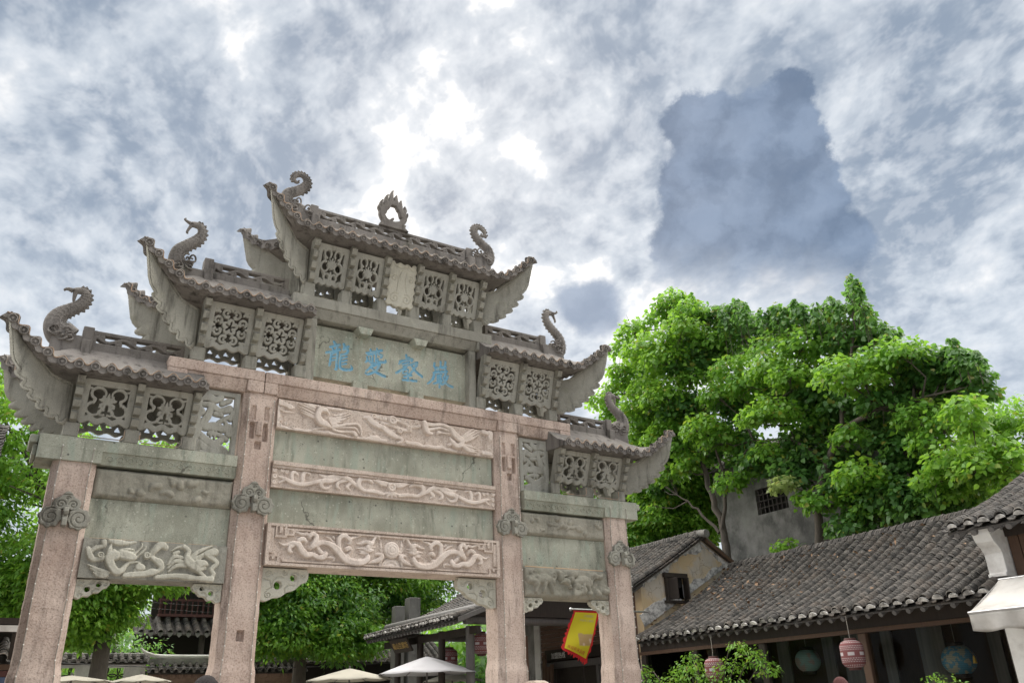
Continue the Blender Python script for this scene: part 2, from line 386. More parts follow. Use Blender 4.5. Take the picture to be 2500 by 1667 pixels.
def groovefield(strokes, depth):
    def H(U, V, f):
        out = np.zeros(U.shape); res = U[0, 1] - U[0, 0]
        def fn(sl, dd, r, single): out[sl] = np.minimum(out[sl], -depth * np.clip(1 - (dd / r) ** 2, 0, 1))
        seg_field(U, V, U[0, 0], V[0, 0], res, strokes, fn)
        return out
    return H
def spiral(cx, cy, r0, turns, w, a0=0, sgn=1, n=26):
    return [(cx + r0 * (1 - .85 * i / n) * math.cos(a0 + sgn * 2 * math.pi * turns * i / n), cy + r0 * (1 - .85 * i / n) * math.sin(a0 + sgn * 2 * math.pi * turns * i / n), w) for i in range(n + 1)]
def fillpoly(U, V, poly):
    """signed distance to a polygon (negative inside)"""
    d2 = np.full(U.shape, 1e9); inside = np.zeros(U.shape, bool); n = len(poly)
    for i in range(n):
        ax, ay = poly[i]; bx, by = poly[(i + 1) % n]; ex, ey = bx - ax, by - ay
        t = np.clip(((U - ax) * ex + (V - ay) * ey) / (ex * ex + ey * ey + 1e-12), 0, 1)
        d2 = np.minimum(d2, (U - ax - t * ex) ** 2 + (V - ay - t * ey) ** 2)
        c = ((ay > V) != (by > V)) & (U < (bx - ax) * (V - ay) / (by - ay + 1e-12) + ax)
        inside ^= c
    dd = np.sqrt(d2); return np.where(inside, -dd, dd)
PHOENIX={
 'bird':[[(-1.076,5.581,0.035),(-1.154,5.577,0.043),(-1.188,5.508,0.046),(-1.184,5.446,0.054),(-1.142,5.397,0.058),(-1.079,5.375,0.05),(-1.014,5.345,0.031),(-0.975,5.335,0.016)],[(-1.06,5.575,0.024),(-1.023,5.549,0.014),(-1.029,5.516,0.005)],[(-1.23,5.439,0.015),(-1.332,5.47,0.015),(-1.441,5.504,0.005)],[(-1.24,5.469,0.015),(-1.35,5.507,0.015),(-1.463,5.54,0.005)],[(-1.242,5.508,0.015),(-1.361,5.552,0.015),(-1.489,5.587,0.005)],[(-1.238,5.556,0.015),(-1.356,5.592,0.015),(-1.481,5.628,0.005)],[(-1.241,5.595,0.023),(-1.319,5.614,0.021),(-1.405,5.64,0.007)],[(-1.014,5.471,0.017),(-0.882,5.499,0.017),(-0.686,5.585,0.006)],[(-1.005,5.449,0.017),(-0.88,5.471,0.016),(-0.716,5.532,0.006)],[(-0.996,5.426,0.016),(-0.895,5.445,0.016),(-0.754,5.498,0.006)],[(-0.987,5.412,0.016),(-0.893,5.425,0.014),(-0.799,5.447,0.006)],[(-0.947,5.521,0.009),(-0.86,5.542,0.019),(-0.735,5.601,0.006)],[(-0.979,5.397,0.016),(-0.915,5.391,0.02),(-0.868,5.397,0.008)],[(-0.969,5.375,0.016),(-0.913,5.359,0.019),(-0.882,5.356,0.008)],[(-0.983,5.334,0.017),(-1.083,5.315,0.014),(-1.152,5.305,0.011),(-1.219,5.276,0.019),(-1.242,5.273,0.008)],[(-0.959,5.337,0.023),(-0.836,5.386,0.024),(-0.678,5.433,0.022),(-0.573,5.44,0.02),(-0.521,5.368,0.02),(-0.509,5.273,0.012)],[(-0.95,5.315,0.019),(-0.846,5.294,0.02),(-0.712,5.309,0.017),(-0.632,5.304,0.03),(-0.606,5.268,0.033)],[(-0.912,5.344,0.016),(-0.755,5.37,0.017),(-0.611,5.379,0.018),(-0.551,5.315,0.014)],[(0.497,5.627,0.038),(0.518,5.546,0.048),(0.548,5.477,0.038),(0.637,5.47,0.021)],[(0.498,5.599,0.027),(0.635,5.605,0.029),(0.785,5.636,0.029),(0.906,5.611,0.029),(0.976,5.546,0.029)],[(0.538,5.512,0.027),(0.666,5.549,0.025),(0.785,5.584,0.021),(0.926,5.553,0.021)],[(0.956,5.59,0.034),(1.017,5.505,0.054),(1.098,5.45,0.059),(1.149,5.41,0.049),(1.118,5.34,0.044),(1.037,5.33,0.044),(0.976,5.387,0.034),(0.946,5.439,0.019)],[(0.956,5.515,0.019),(0.835,5.507,0.015),(0.745,5.504,0.027),(0.726,5.473,0.014)],[(1.17,5.45,0.025),(1.295,5.543,0.025),(1.432,5.639,0.01)],[(1.19,5.434,0.022),(1.315,5.513,0.022),(1.453,5.603,0.008)],[(1.221,5.42,0.02),(1.336,5.482,0.022),(1.473,5.572,0.008)],[(1.16,5.477,0.022),(1.243,5.555,0.022),(1.38,5.66,0.008)],[(1.159,5.355,0.024),(1.24,5.31,0.029),(1.447,5.299,0.008)],[(1.179,5.32,0.024),(1.271,5.276,0.025),(1.426,5.272,0.008)],[(1.179,5.367,0.02),(1.292,5.354,0.022),(1.417,5.332,0.008)],[(0.936,5.326,0.027),(1.017,5.392,0.024)]],
 'cloud':[[(-1.773,5.627,0.03),(-1.733,5.595,0.045),(-1.642,5.571,0.034),(-1.588,5.548,0.038),(-1.536,5.556,0.015)],[(-1.758,5.537,0.022),(-1.741,5.423,0.024),(-1.75,5.361,0.03),(-1.757,5.268,0.033)],[(-1.686,5.478,0.019),(-1.597,5.48,0.015),(-1.522,5.473,0.005)],[(-1.639,5.626,0.026)],[(-1.58,5.588,0.03)],[(-1.707,5.502,0.034)],[(-1.724,5.357,0.037)],[(-1.731,5.264,0.041)],[(-1.631,5.302,0.03)],[(-1.532,5.27,0.03)],[(-1.763,5.252,0.029),(-1.653,5.253,0.022),(-1.548,5.23,0.019),(-1.444,5.244,0.019),(-1.353,5.234,0.023),(-1.248,5.257,0.015),(-1.102,5.254,0.019),(-1.017,5.262,0.023),(-0.931,5.251,0.019),(-0.828,5.253,0.016),(-0.668,5.236,0.016),(-0.467,5.247,0.02),(-0.303,5.253,0.024),(-0.145,5.247,0.016)],[(-1.321,5.642,0.015),(-1.259,5.636,0.019),(-1.165,5.631,0.016)],[(-1.04,5.626,0.016),(-0.969,5.626,0.022),(-0.873,5.628,0.024),(-0.77,5.645,0.006)],[(-0.481,5.567,0.02),(-0.39,5.573,0.033),(-0.33,5.508,0.037),(-0.245,5.464,0.041),(-0.152,5.452,0.033)],[(-0.334,5.606,0.025),(-0.207,5.592,0.033),(-0.148,5.584,0.033)],[(-0.397,5.329,0.006),(-0.354,5.295,0.016),(-0.264,5.307,0.016),(-0.195,5.252,0.02)],[(-0.307,5.349,0.026)],[(-0.336,5.603,0.041)],[(-0.216,5.594,0.041)],[(-0.288,5.525,0.041)],[(-0.189,5.485,0.041)],[(0.15,5.612,0.037)],[(0.265,5.592,0.042)],[(0.371,5.622,0.038)],[(0.343,5.562,0.038)],[(0.42,5.574,0.033)],[(0.248,5.498,0.042)],[(0.097,5.436,0.046)],[(-0.015,5.402,0.041)],[(-0.407,5.539,0.027),(-0.313,5.481,0.036),(-0.193,5.453,0.036),(-0.08,5.389,0.045),(0.034,5.342,0.037),(0.119,5.326,0.028),(0.139,5.284,0.023),(0.064,5.247,0.018)],[(-0.224,5.539,0.02),(-0.102,5.52,0.02),(0.039,5.487,0.023),(0.172,5.46,0.028),(0.286,5.476,0.023)],[(0.055,5.598,0.023),(0.17,5.569,0.028),(0.295,5.533,0.03),(0.42,5.56,0.028)],[(-0.395,5.256,0.027),(-0.306,5.286,0.027),(-0.214,5.263,0.022),(-0.122,5.258,0.023)],[(0.214,5.276,0.028),(0.3,5.274,0.028),(0.405,5.27,0.033),(0.492,5.254,0.019),(0.56,5.263,0.023),(0.697,5.258,0.028),(0.806,5.277,0.029),(0.876,5.258,0.019),(0.956,5.255,0.024),(1.056,5.244,0.015)],[(0.806,5.3,0.021)],[(0.405,5.283,0.026)],[(1.548,5.626,0.046),(1.623,5.617,0.033),(1.677,5.63,0.041),(1.674,5.538,0.041),(1.662,5.478,0.012)],[(1.541,5.278,0.035),(1.668,5.275,0.035)],[(1.595,5.317,0.022)],[(1.67,5.365,0.015)]],
 'sun_disc':[[(-0.025,5.586,0.078)]],
}
DRAGON={
 'dragon':[[(-1.608,3.657,0.005),(-1.536,3.628,0.017),(-1.468,3.646,0.024),(-1.413,3.663,0.031),(-1.34,3.64,0.042)],[(-1.411,3.636,0.028),(-1.457,3.605,0.028),(-1.461,3.558,0.027),(-1.425,3.546,0.019)],[(-1.345,3.702,0.031),(-1.29,3.726,0.032),(-1.237,3.688,0.021),(-1.256,3.66,0.008)],[(-1.34,3.633,0.042),(-1.292,3.561,0.049),(-1.224,3.518,0.045),(-1.16,3.528,0.035),(-1.117,3.517,0.035),(-1.057,3.493,0.035),(-0.992,3.504,0.039),(-0.959,3.554,0.028),(-0.975,3.581,0.016)],[(-1.181,3.609,0.028),(-1.14,3.653,0.042),(-1.109,3.725,0.039),(-1.113,3.781,0.032),(-1.172,3.797,0.032),(-1.202,3.76,0.03),(-1.175,3.734,0.011)],[(-1.446,3.815,0.008),(-1.382,3.81,0.017),(-1.308,3.787,0.021),(-1.244,3.792,0.028)],[(-1.112,3.655,0.039),(-1.048,3.687,0.036),(-0.983,3.692,0.036),(-0.9,3.669,0.043),(-0.815,3.611,0.05),(-0.744,3.539,0.052),(-0.666,3.481,0.052),(-0.567,3.451,0.045),(-0.453,3.457,0.042),(-0.378,3.497,0.04),(-0.357,3.547,0.033)],[(-1.073,3.616,0.028),(-1.04,3.57,0.03),(-0.995,3.552,0.025)],[(-0.956,3.499,0.014),(-0.89,3.51,0.017),(-0.838,3.499,0.017),(-0.844,3.471,0.014)],[(-0.778,3.621,0.032),(-0.791,3.704,0.033),(-0.78,3.776,0.033),(-0.706,3.806,0.031),(-0.627,3.751,0.031),(-0.632,3.701,0.026),(-0.663,3.706,0.011)],[(-0.606,3.781,0.022),(-0.553,3.799,0.018),(-0.477,3.819,0.005)],[(-0.988,3.782,0.007),(-0.936,3.765,0.014),(-0.874,3.727,0.016),(-0.827,3.681,0.011)],[(-0.869,3.777,0.02),(-0.846,3.757,0.011)],[(-0.666,3.628,0.033),(-0.637,3.644,0.033),(-0.598,3.618,0.018),(-0.633,3.574,0.016)],[(-0.661,3.53,0.036),(-0.643,3.475,0.032),(-0.613,3.47,0.016)],[(-0.615,3.511,0.013),(-0.538,3.495,0.019),(-0.432,3.508,0.009)],[(-0.526,3.715,0.007),(-0.465,3.719,0.019),(-0.404,3.744,0.024),(-0.35,3.734,0.037),(-0.318,3.721,0.034),(-0.281,3.774,0.023),(-0.252,3.827,0.021),(-0.205,3.831,0.02),(-0.195,3.795,0.012)],[(-0.515,3.644,0.007),(-0.439,3.656,0.018),(-0.361,3.633,0.033),(-0.314,3.636,0.026),(-0.276,3.645,0.009)],[(-0.491,3.621,0.007),(-0.437,3.614,0.015),(-0.36,3.608,0.015)],[(-0.482,3.59,0.007),(-0.421,3.59,0.018),(-0.351,3.587,0.013)],[(-0.363,3.675,0.037),(-0.324,3.682,0.026),(-0.254,3.682,0.007)],[(-0.346,3.463,0.011),(-0.254,3.489,0.028),(-0.177,3.522,0.037),(-0.156,3.574,0.034),(-0.219,3.591,0.021),(-0.242,3.576,0.009)],[(-0.168,3.487,0.028),(-0.175,3.451,0.019)]],
}
BELT={
 'flower':[[(-0.008,4.563,0.07)],[(-0.005,4.489,0.026),(-0.128,4.46,0.017)],[(-0.005,4.489,0.026),(-0.071,4.432,0.017)],[(-0.005,4.489,0.026),(-0.004,4.426,0.017)],[(-0.005,4.489,0.026),(0.064,4.441,0.017)],[(-0.005,4.489,0.026),(0.116,4.47,0.018)]],
 'leaf_scroll':[[(-0.032,4.614,0.02),(-0.19,4.629,0.03),(-0.325,4.657,0.013)],[(-0.099,4.586,0.022),(-0.167,4.6,0.03),(-0.235,4.635,0.026)],[(-0.139,4.455,0.028),(-0.274,4.479,0.03),(-0.428,4.479,0.025),(-0.518,4.542,0.036),(-0.5,4.628,0.036),(-0.391,4.65,0.032),(-0.301,4.607,0.017)],[(-0.449,4.476,0.021),(-0.583,4.556,0.03),(-0.695,4.627,0.036),(-0.845,4.642,0.031),(-0.99,4.605,0.029),(-1.096,4.635,0.014)],[(-0.76,4.641,0.025),(-0.925,4.561,0.033),(-1.049,4.548,0.037),(-1.065,4.475,0.028),(-0.981,4.453,0.02),(-0.921,4.5,0.012)],[(-0.672,4.609,0.027),(-0.819,4.552,0.025),(-0.836,4.489,0.027),(-0.792,4.462,0.012)],[(-0.627,4.572,0.025),(-0.688,4.504,0.027),(-0.643,4.467,0.013)],[(-1.009,4.573,0.027),(-1.171,4.515,0.03),(-1.33,4.468,0.03),(-1.472,4.483,0.028),(-1.575,4.522,0.028),(-1.656,4.543,0.014)],[(-1.331,4.478,0.026),(-1.339,4.577,0.03),(-1.303,4.652,0.026),(-1.24,4.629,0.018)],[(-1.473,4.493,0.024),(-1.49,4.581,0.026),(-1.464,4.634,0.024),(-1.411,4.6,0.016)],[(-1.575,4.522,0.024),(-1.612,4.488,0.02),(-1.659,4.463,0.012)]],
 'cloud':[[(-1.732,4.634,0.039)],[(-1.624,4.636,0.034)],[(-1.563,4.623,0.034)],[(-1.725,4.545,0.035)],[(-1.727,4.465,0.031)]],
}
CRANE={
 'crane':[[(-3.532,3.381,0.06),(-3.594,3.344,0.053),(-3.549,3.249,0.047),(-3.492,3.194,0.043),(-3.434,3.216,0.034),(-3.404,3.27,0.025),(-3.361,3.311,0.019),(-3.249,3.32,0.006)],[(-3.601,3.35,0.028),(-3.603,3.442,0.028),(-3.589,3.509,0.01)],[(-3.553,3.353,0.028),(-3.555,3.432,0.025)],[(-3.447,3.392,0.057),(-3.37,3.377,0.054),(-3.319,3.367,0.032)],[(-3.575,3.183,0.019),(-3.663,3.204,0.022),(-3.804,3.261,0.007)],[(-3.583,3.157,0.019),(-3.657,3.166,0.02),(-3.774,3.224,0.007)],[(-3.604,3.137,0.017),(-3.665,3.14,0.018),(-3.743,3.181,0.007)],[(-3.633,3.126,0.015),(-3.702,3.149,0.012)],[(-3.325,3.406,0.013),(-3.261,3.49,0.01),(-3.254,3.531,0.009)],[(-3.296,3.381,0.013),(-3.219,3.466,0.01),(-3.212,3.507,0.009)],[(-3.479,3.437,0.023),(-3.42,3.46,0.019),(-3.332,3.459,0.006)],[(-3.45,3.412,0.019),(-3.378,3.429,0.018),(-3.309,3.427,0.006)],[(-2.909,3.472,0.007),(-2.849,3.517,0.011),(-2.797,3.527,0.019)],[(-2.772,3.535,0.027),(-2.712,3.484,0.03),(-2.722,3.401,0.04),(-2.695,3.348,0.056),(-2.622,3.297,0.051),(-2.547,3.233,0.027),(-2.474,3.182,0.018)],[(-2.73,3.305,0.024),(-2.835,3.3,0.026),(-2.917,3.228,0.01)],[(-2.748,3.345,0.024),(-2.855,3.353,0.026),(-2.922,3.268,0.01)],[(-2.781,3.398,0.024),(-2.875,3.406,0.024),(-2.927,3.308,0.009)],[(-2.829,3.463,0.021),(-2.88,3.446,0.019)],[(-2.675,3.404,0.024),(-2.578,3.492,0.025),(-2.436,3.564,0.008)],[(-2.659,3.377,0.024),(-2.558,3.438,0.023),(-2.471,3.513,0.008)],[(-2.644,3.364,0.022),(-2.567,3.403,0.02),(-2.518,3.447,0.01)],[(-2.585,3.327,0.057),(-2.52,3.344,0.043),(-2.478,3.332,0.024)],[(-2.565,3.273,0.038),(-2.5,3.29,0.024)]],
 'cloud':[[(-3.833,3.441,0.027),(-3.795,3.352,0.035),(-3.742,3.323,0.025),(-3.673,3.346,0.035)],[(-3.69,3.378,0.04)],[(-3.805,3.416,0.025),(-3.752,3.459,0.025),(-3.672,3.49,0.025),(-3.678,3.529,0.033)],[(-3.607,3.548,0.023),(-3.518,3.534,0.036),(-3.419,3.534,0.021),(-3.333,3.553,0.012)],[(-2.98,3.508,0.029),(-3.036,3.539,0.044),(-3.105,3.473,0.039),(-3.134,3.404,0.026),(-3.076,3.354,0.031),(-3.034,3.329,0.043),(-2.999,3.264,0.031),(-3.045,3.222,0.026),(-3.095,3.213,0.043),(-3.168,3.19,0.036),(-3.315,3.17,0.035),(-3.4,3.159,0.028)],[(-3.185,3.401,0.043)],[(-3.254,3.264,0.046),(-3.214,3.253,0.032),(-3.286,3.223,0.023)],[(-3.049,3.156,0.023),(-2.935,3.168,0.029),(-2.832,3.182,0.029),(-2.687,3.172,0.037),(-2.579,3.164,0.029),(-2.403,3.158,0.038)],[(-2.399,3.489,0.05),(-2.493,3.463,0.036),(-2.404,3.406,0.03),(-2.357,3.353,0.027),(-2.417,3.281,0.025),(-2.384,3.227,0.025),(-2.393,3.186,0.024)]],
}
CHARS={
 'a':[[(-0.969,6.739,0.018),(-0.939,6.694,0.024)],[(-1.025,6.641,0.015),(-0.877,6.707,0.018)],[(-0.991,6.64,0.014),(-0.968,6.602,0.014)],[(-0.904,6.687,0.014),(-0.921,6.619,0.014)],[(-1.074,6.538,0.018),(-0.873,6.628,0.02)],[(-0.999,6.538,0.018),(-1.005,6.423,0.018),(-1.02,6.336,0.012)],[(-0.991,6.533,0.015),(-0.905,6.579,0.018),(-0.904,6.443,0.019),(-0.903,6.315,0.021),(-0.929,6.296,0.011)],[(-0.995,6.482,0.011),(-0.908,6.52,0.011)],[(-0.999,6.425,0.011),(-0.908,6.463,0.011)],[(-0.809,6.728,0.02),(-0.791,6.666,0.016),(-0.811,6.648,0.015)],[(-0.806,6.671,0.013),(-0.737,6.706,0.018)],[(-0.817,6.632,0.013),(-0.749,6.66,0.018),(-0.753,6.594,0.018),(-0.841,6.548,0.015)],[(-0.847,6.54,0.018),(-0.854,6.41,0.018),(-0.843,6.334,0.021),(-0.773,6.318,0.022),(-0.663,6.346,0.018),(-0.68,6.4,0.008)],[(-0.824,6.501,0.013),(-0.756,6.536,0.014)],[(-0.821,6.444,0.011),(-0.753,6.479,0.013)],[(-0.818,6.395,0.011),(-0.757,6.421,0.013)]],
 'b':[[(-0.436,6.657,0.016),(-0.186,6.751,0.019)],[(-0.375,6.728,0.015),(-0.358,6.672,0.014)],[(-0.267,6.764,0.015),(-0.272,6.704,0.015)],[(-0.414,6.632,0.013),(-0.235,6.704,0.016)],[(-0.427,6.593,0.013),(-0.417,6.544,0.017),(-0.451,6.501,0.01)],[(-0.417,6.529,0.013),(-0.331,6.538,0.013)],[(-0.377,6.603,0.012),(-0.367,6.539,0.012)],[(-0.335,6.64,0.013),(-0.331,6.538,0.013)],[(-0.278,6.666,0.013),(-0.28,6.533,0.013)],[(-0.234,6.675,0.016),(-0.176,6.671,0.016),(-0.203,6.622,0.013)],[(-0.246,6.599,0.013),(-0.244,6.555,0.016),(-0.128,6.562,0.019),(-0.122,6.6,0.009)],[(-0.372,6.501,0.013),(-0.214,6.531,0.013)],[(-0.329,6.495,0.017),(-0.383,6.412,0.014),(-0.438,6.351,0.011)],[(-0.342,6.449,0.014),(-0.214,6.517,0.019),(-0.282,6.387,0.019),(-0.393,6.316,0.016),(-0.443,6.322,0.009)],[(-0.355,6.432,0.014),(-0.252,6.364,0.022),(-0.12,6.323,0.022)]],
 'c':[[(0.232,6.751,0.02),(0.241,6.693,0.017)],[(0.241,6.708,0.014),(0.286,6.724,0.014)],[(0.122,6.625,0.016),(0.332,6.703,0.02),(0.325,6.664,0.012)],[(0.138,6.613,0.016),(0.109,6.578,0.012)],[(0.168,6.589,0.013),(0.288,6.642,0.014)],[(0.184,6.547,0.013),(0.289,6.597,0.014)],[(0.068,6.422,0.018),(0.156,6.483,0.019),(0.244,6.559,0.013)],[(0.186,6.488,0.013),(0.187,6.437,0.013),(0.261,6.465,0.013),(0.26,6.517,0.013),(0.186,6.488,0.013)],[(0.319,6.603,0.017),(0.425,6.66,0.02),(0.381,6.554,0.02),(0.292,6.434,0.013)],[(0.327,6.589,0.017),(0.412,6.5,0.02),(0.513,6.437,0.021)],[(0.203,6.381,0.015),(0.33,6.426,0.016)],[(0.266,6.441,0.016),(0.275,6.335,0.016)],[(0.182,6.326,0.016),(0.415,6.345,0.019)]],
 'd':[[(0.846,6.756,0.017),(0.846,6.672,0.017)],[(0.735,6.712,0.017),(0.744,6.637,0.017),(0.941,6.69,0.017)],[(0.933,6.773,0.017),(0.925,6.679,0.014)],[(0.744,6.604,0.011),(0.815,6.625,0.011),(0.807,6.588,0.011),(0.744,6.573,0.011)],[(0.862,6.644,0.011),(0.933,6.657,0.011),(0.925,6.61,0.011),(0.862,6.598,0.011)],[(0.721,6.539,0.017),(0.957,6.608,0.02)],[(0.736,6.542,0.02),(0.706,6.434,0.02),(0.614,6.335,0.012)],[(0.784,6.508,0.014),(0.862,6.537,0.014)],[(0.791,6.509,0.014),(0.784,6.388,0.014)],[(0.854,6.521,0.014),(0.855,6.37,0.017)],[(0.792,6.464,0.011),(0.847,6.482,0.011)],[(0.792,6.419,0.011),(0.847,6.444,0.011)],[(0.722,6.354,0.014),(0.878,6.434,0.014)],[(0.823,6.515,0.011),(0.824,6.305,0.014)],[(0.941,6.567,0.017),(0.894,6.483,0.014)],[(0.91,6.508,0.014),(0.981,6.529,0.014)],[(0.973,6.512,0.017),(0.91,6.395,0.017),(0.863,6.356,0.009)],[(0.902,6.484,0.017),(0.957,6.388,0.02),(1.061,6.353,0.02)]],
}
# ================================================================== the stone gateway
# X along the gateway, Y away from the viewer, Z up; post fronts lie on Y = 0
gate = empty('stone_gateway', (0, 0, 0), 'carved four-post stone memorial gateway with five dragon-crested roofs and blue inscription', 'gateway')
XO, XI, HW, CH = 4.133, 2.0, .167, .072
DEP = 2 * (HW + CH)                                  # post is square in plan
YC = DEP / 2
def post(xc, top, slots):
    rows = np.arange(0, top + .001, .024); rows[-1] = top
    fr = np.linspace(-HW, HW, 26)
    prof = [(-HW - CH, DEP - CH), (-HW - CH, DEP * .5), (-HW - CH, CH)] + [(x, 0.0) for x in fr] + [(HW + CH, CH), (HW + CH, DEP * .5), (HW + CH, DEP - CH), (HW, DEP), (0, DEP), (-HW, DEP)]
    px = np.array([p_[0] for p_ in prof]); py = np.array([p_[1] for p_ in prof]); n = len(prof)
    PX, ZZ = np.meshgrid(px, rows); PY, _ = np.meshgrid(py, rows)
    # chamfers die out near the foot
    fl = np.clip((2.2 - ZZ) / .14, 0, 1); fl = fl * fl * (3 - 2 * fl)
    cx_, cy_ = 0.0, YC
    sc_ = 1 + .085 * fl; PX = PX * sc_; PY = cy_ + (PY - cy_) * sc_
    sh = 1 - .0 * ZZ
    nz_ = vnoise(PX * 9 + xc * 3, ZZ * 9 + 3, 4) * .012 + vnoise(PX * 40 + xc, ZZ * 40, 2) * .004
    front = np.abs(PY - PY.min(axis=1, keepdims=True)) < 1e-4
    dent = np.clip(vnoise(PX * 3.3 + xc, ZZ * 3.3, 3) - .14, 0, 1) * .07
    PY = PY + nz_ + np.where(front, dent, 0)
    PX = PX + vnoise(PY * 9 + 7, ZZ * 9 + xc, 3) * .010
    for (sx0, sx1, sz0, sz1, dp) in slots:
        inn = front & (PX > sx0) & (PX < sx1) & (ZZ > sz0) & (ZZ < sz1)
        PY = np.where(inn, dp, PY)
    V = np.stack([PX + xc, PY, ZZ], -1).reshape(-1, 3)
    idx = np.arange(len(rows) * n).reshape(len(rows), n); nx_ = np.roll(idx, -1, 1)
    F = np.stack([idx[:-1], nx_[:-1], nx_[1:], idx[1:]], -1).reshape(-1, 4)
    return mesh_obj('post', V, F.tolist() + [idx[-1].tolist(), idx[0].tolist()[::-1]], 'pink_granite', gate, 35)
slotI = [(-.125, -.065, 5.02, 5.24, .07), (.055, .115, 5.00, 5.24, .07), (-.125, -.065, 5.30, 5.48, .035), (.055, .115, 5.30, 5.48, .035), (-.04, .04, 4.88, 4.98, .05)]
for s_ in (-1, 1):
    post(s_ * XO, 4.47, []); post(s_ * XI, 5.675, [(a, b, c, d_, e) for a, b, c, d_, e in slotI] + ([(-.02, .05, 2.44, 2.56, .06)] if s_ < 0 else []))
    # tongue of stone between the slots
    mb = MB(); mb.box(s_ * XI - .045, s_ * XI + .040, -.035, .05, 5.06, 5.27); bevel(mb.build('slot_tongue', 'pink_granite', gate), .012)

def beam(name, x0, x1, z0, z1, yf, yb, spans, mat, zs, inset, res=.03):
    """beam with the lower front arris cut back between the posts (spans)"""
    mb = MB()
    xs = sorted(set([x0, x1] + [v for s_ in spans for v in s_]))
    mb.box(x0, x1, yf, yb, zs, z1)
    for a, b in zip(xs[:-1], xs[1:]):
        if any(abs(a - s_[0]) < 1e-6 for s_ in spans):
            mb.prism([(yf + .018, zs), (yb - .018, zs), (yb - inset, z0), (yf + inset, z0)], lambda p_, q_, t_: (t_, p_, q_), a, b)
        else: mb.box(a, b, yf + .002, yb - .002, z0, zs)
    return bevel(mb.build(name, mat, gate), .012, 2)
# --- side bays
for s_ in (-1, 1):
    mx_ = lambda a, b: (min(s_ * a, s_ * b), max(s_ * a, s_ * b))
    a0, a1 = mx_(2.252, 4.56)
    sp = mx_(2.253, 3.86)
    o = beam('sill_beam', a0, a1, 4.452, 4.745, -.03, DEP + .03, [sp], 'green_tuff', 4.60, .06)
    mb = MB(); b0, b1 = mx_(4.561, 4.66); mb.box(b0, b1, .0, DEP, 4.63, 4.735); mb.box(*mx_(4.561, 4.61), .03, DEP - .03, 4.48, 4.63); bevel(mb.build('beam_nose', 'green_tuff', gate), .02, 2)
    # carved band of cloud scrolls on the cut-back arris
    mb = MB(); rnd = random.Random(3)
    for k in range(13):
        xx = s_ * (2.36 + k * .117)
        pth = [(xx + s_ * (.05 * math.cos(a) * (1 - a / 9)), -.005 + .03 * (a / 9), 4.525 + .045 * math.sin(a) * (1 - a / 9)) for a in np.linspace(0, 7.5, 12)]
        mb.tube(pth, .0075, 5)
    mb.build('scroll_band', 'green_tuff', gate, 60)
    # three courses of the bay
    x0, x1 = mx_(2.243, 3.892)
    rr = np.random.RandomState(11 + s_)
    def knobs(n, z0, z1, rmin, rmax):
        out = []
        for k in range(n):
            cx = rr.uniform(x0 + .08, x1 - .08); cz = rr.uniform(z0 + .06, z1 - .06); a = rr.uniform(0, 6.28); L = rr.uniform(.04, .16); r_ = rr.uniform(rmin, rmax)
            out.append([(cx, cz, r_), (cx + .5 * L * math.cos(a), cz + .5 * L * math.sin(a) * .6, r_ * .9), (cx + L * math.cos(a + .7), cz + L * math.sin(a + .7) * .6, r_ * .5)])
        return out
    def wear(X, Z, h, lab):
        e = np.minimum(np.minimum(X - x0, x1 - X), np.minimum(Z - Z.min(), Z.max() - Z))
        h = h - .05 * np.clip(1 - e / .05, 0, 1) ** 2
        h = h + .030 * vnoise(X * 5 + s_, Z * 7, 4)
        return h, lab
    relief('worn_beam', x0, x1, 4.062, 4.425, .055, DEP - .05, .012, [('animal_relief', knobs(15 if s_ > 0 else 9, 4.08, 4.40, .025, .06), .032)], 'rough_tuff', gate, .006, wear, power=2)
    mb = MB(); mb.box(x0 - .001, x1 + .001, .115, DEP - .115, 3.575, 4.058); mb.build('stone_panel', 'green_tuff', gate)
    mb = MB(); xx = x0 + .06
    while xx < x1 - .2:
        L = rr.uniform(.3, .55); mb = MB(); mb.box(xx, min(xx + L, x1 - .04), .098, .114, 3.5735, 3.588); mb.build('wooden_shim', 'bamboo_strip', gate); xx += L + rr.uniform(.03, .12)
    if s_ < 0:
        cr = [('crane_relief', [s for s in CRANE['crane'] if s[0][0] < -3.05], .050), ('crane_relief', [s for s in CRANE['crane'] if s[0][0] >= -3.05], .050), ('cloud_relief', CRANE['cloud'], .036)]
        relief('carved_beam', x0, x1, 3.118, 3.572, .03, DEP - .03, .007, cr, 'grey_tuff', gate, .005, None, 'relief_tuff')
    else:
        g = knobs(30, 3.14, 3.55, .025, .065)
        # two weathered lions: body, head, legs
        for cx in (2.62, 3.35):
            g += [[(cx - .14, 3.36, .06), (cx, 3.40, .075), (cx + .13, 3.36, .07)], [(cx + .16, 3.44, .075)], [(cx - .14, 3.33, .04), (cx - .18, 3.2, .03)], [(cx + .1, 3.32, .04), (cx + .13, 3.2, .03)], [(cx, 3.33, .04), (cx - .03, 3.2, .03)], [(cx - .18, 3.4, .03), (cx - .25, 3.48, .025), (cx - .2, 3.52, .02)]]
        relief('carved_beam', x0, x1, 3.118, 3.572, .05, DEP - .03, .012, [('lion_relief', g, .055)], 'rough_tuff', gate, .008, wear, power=2)
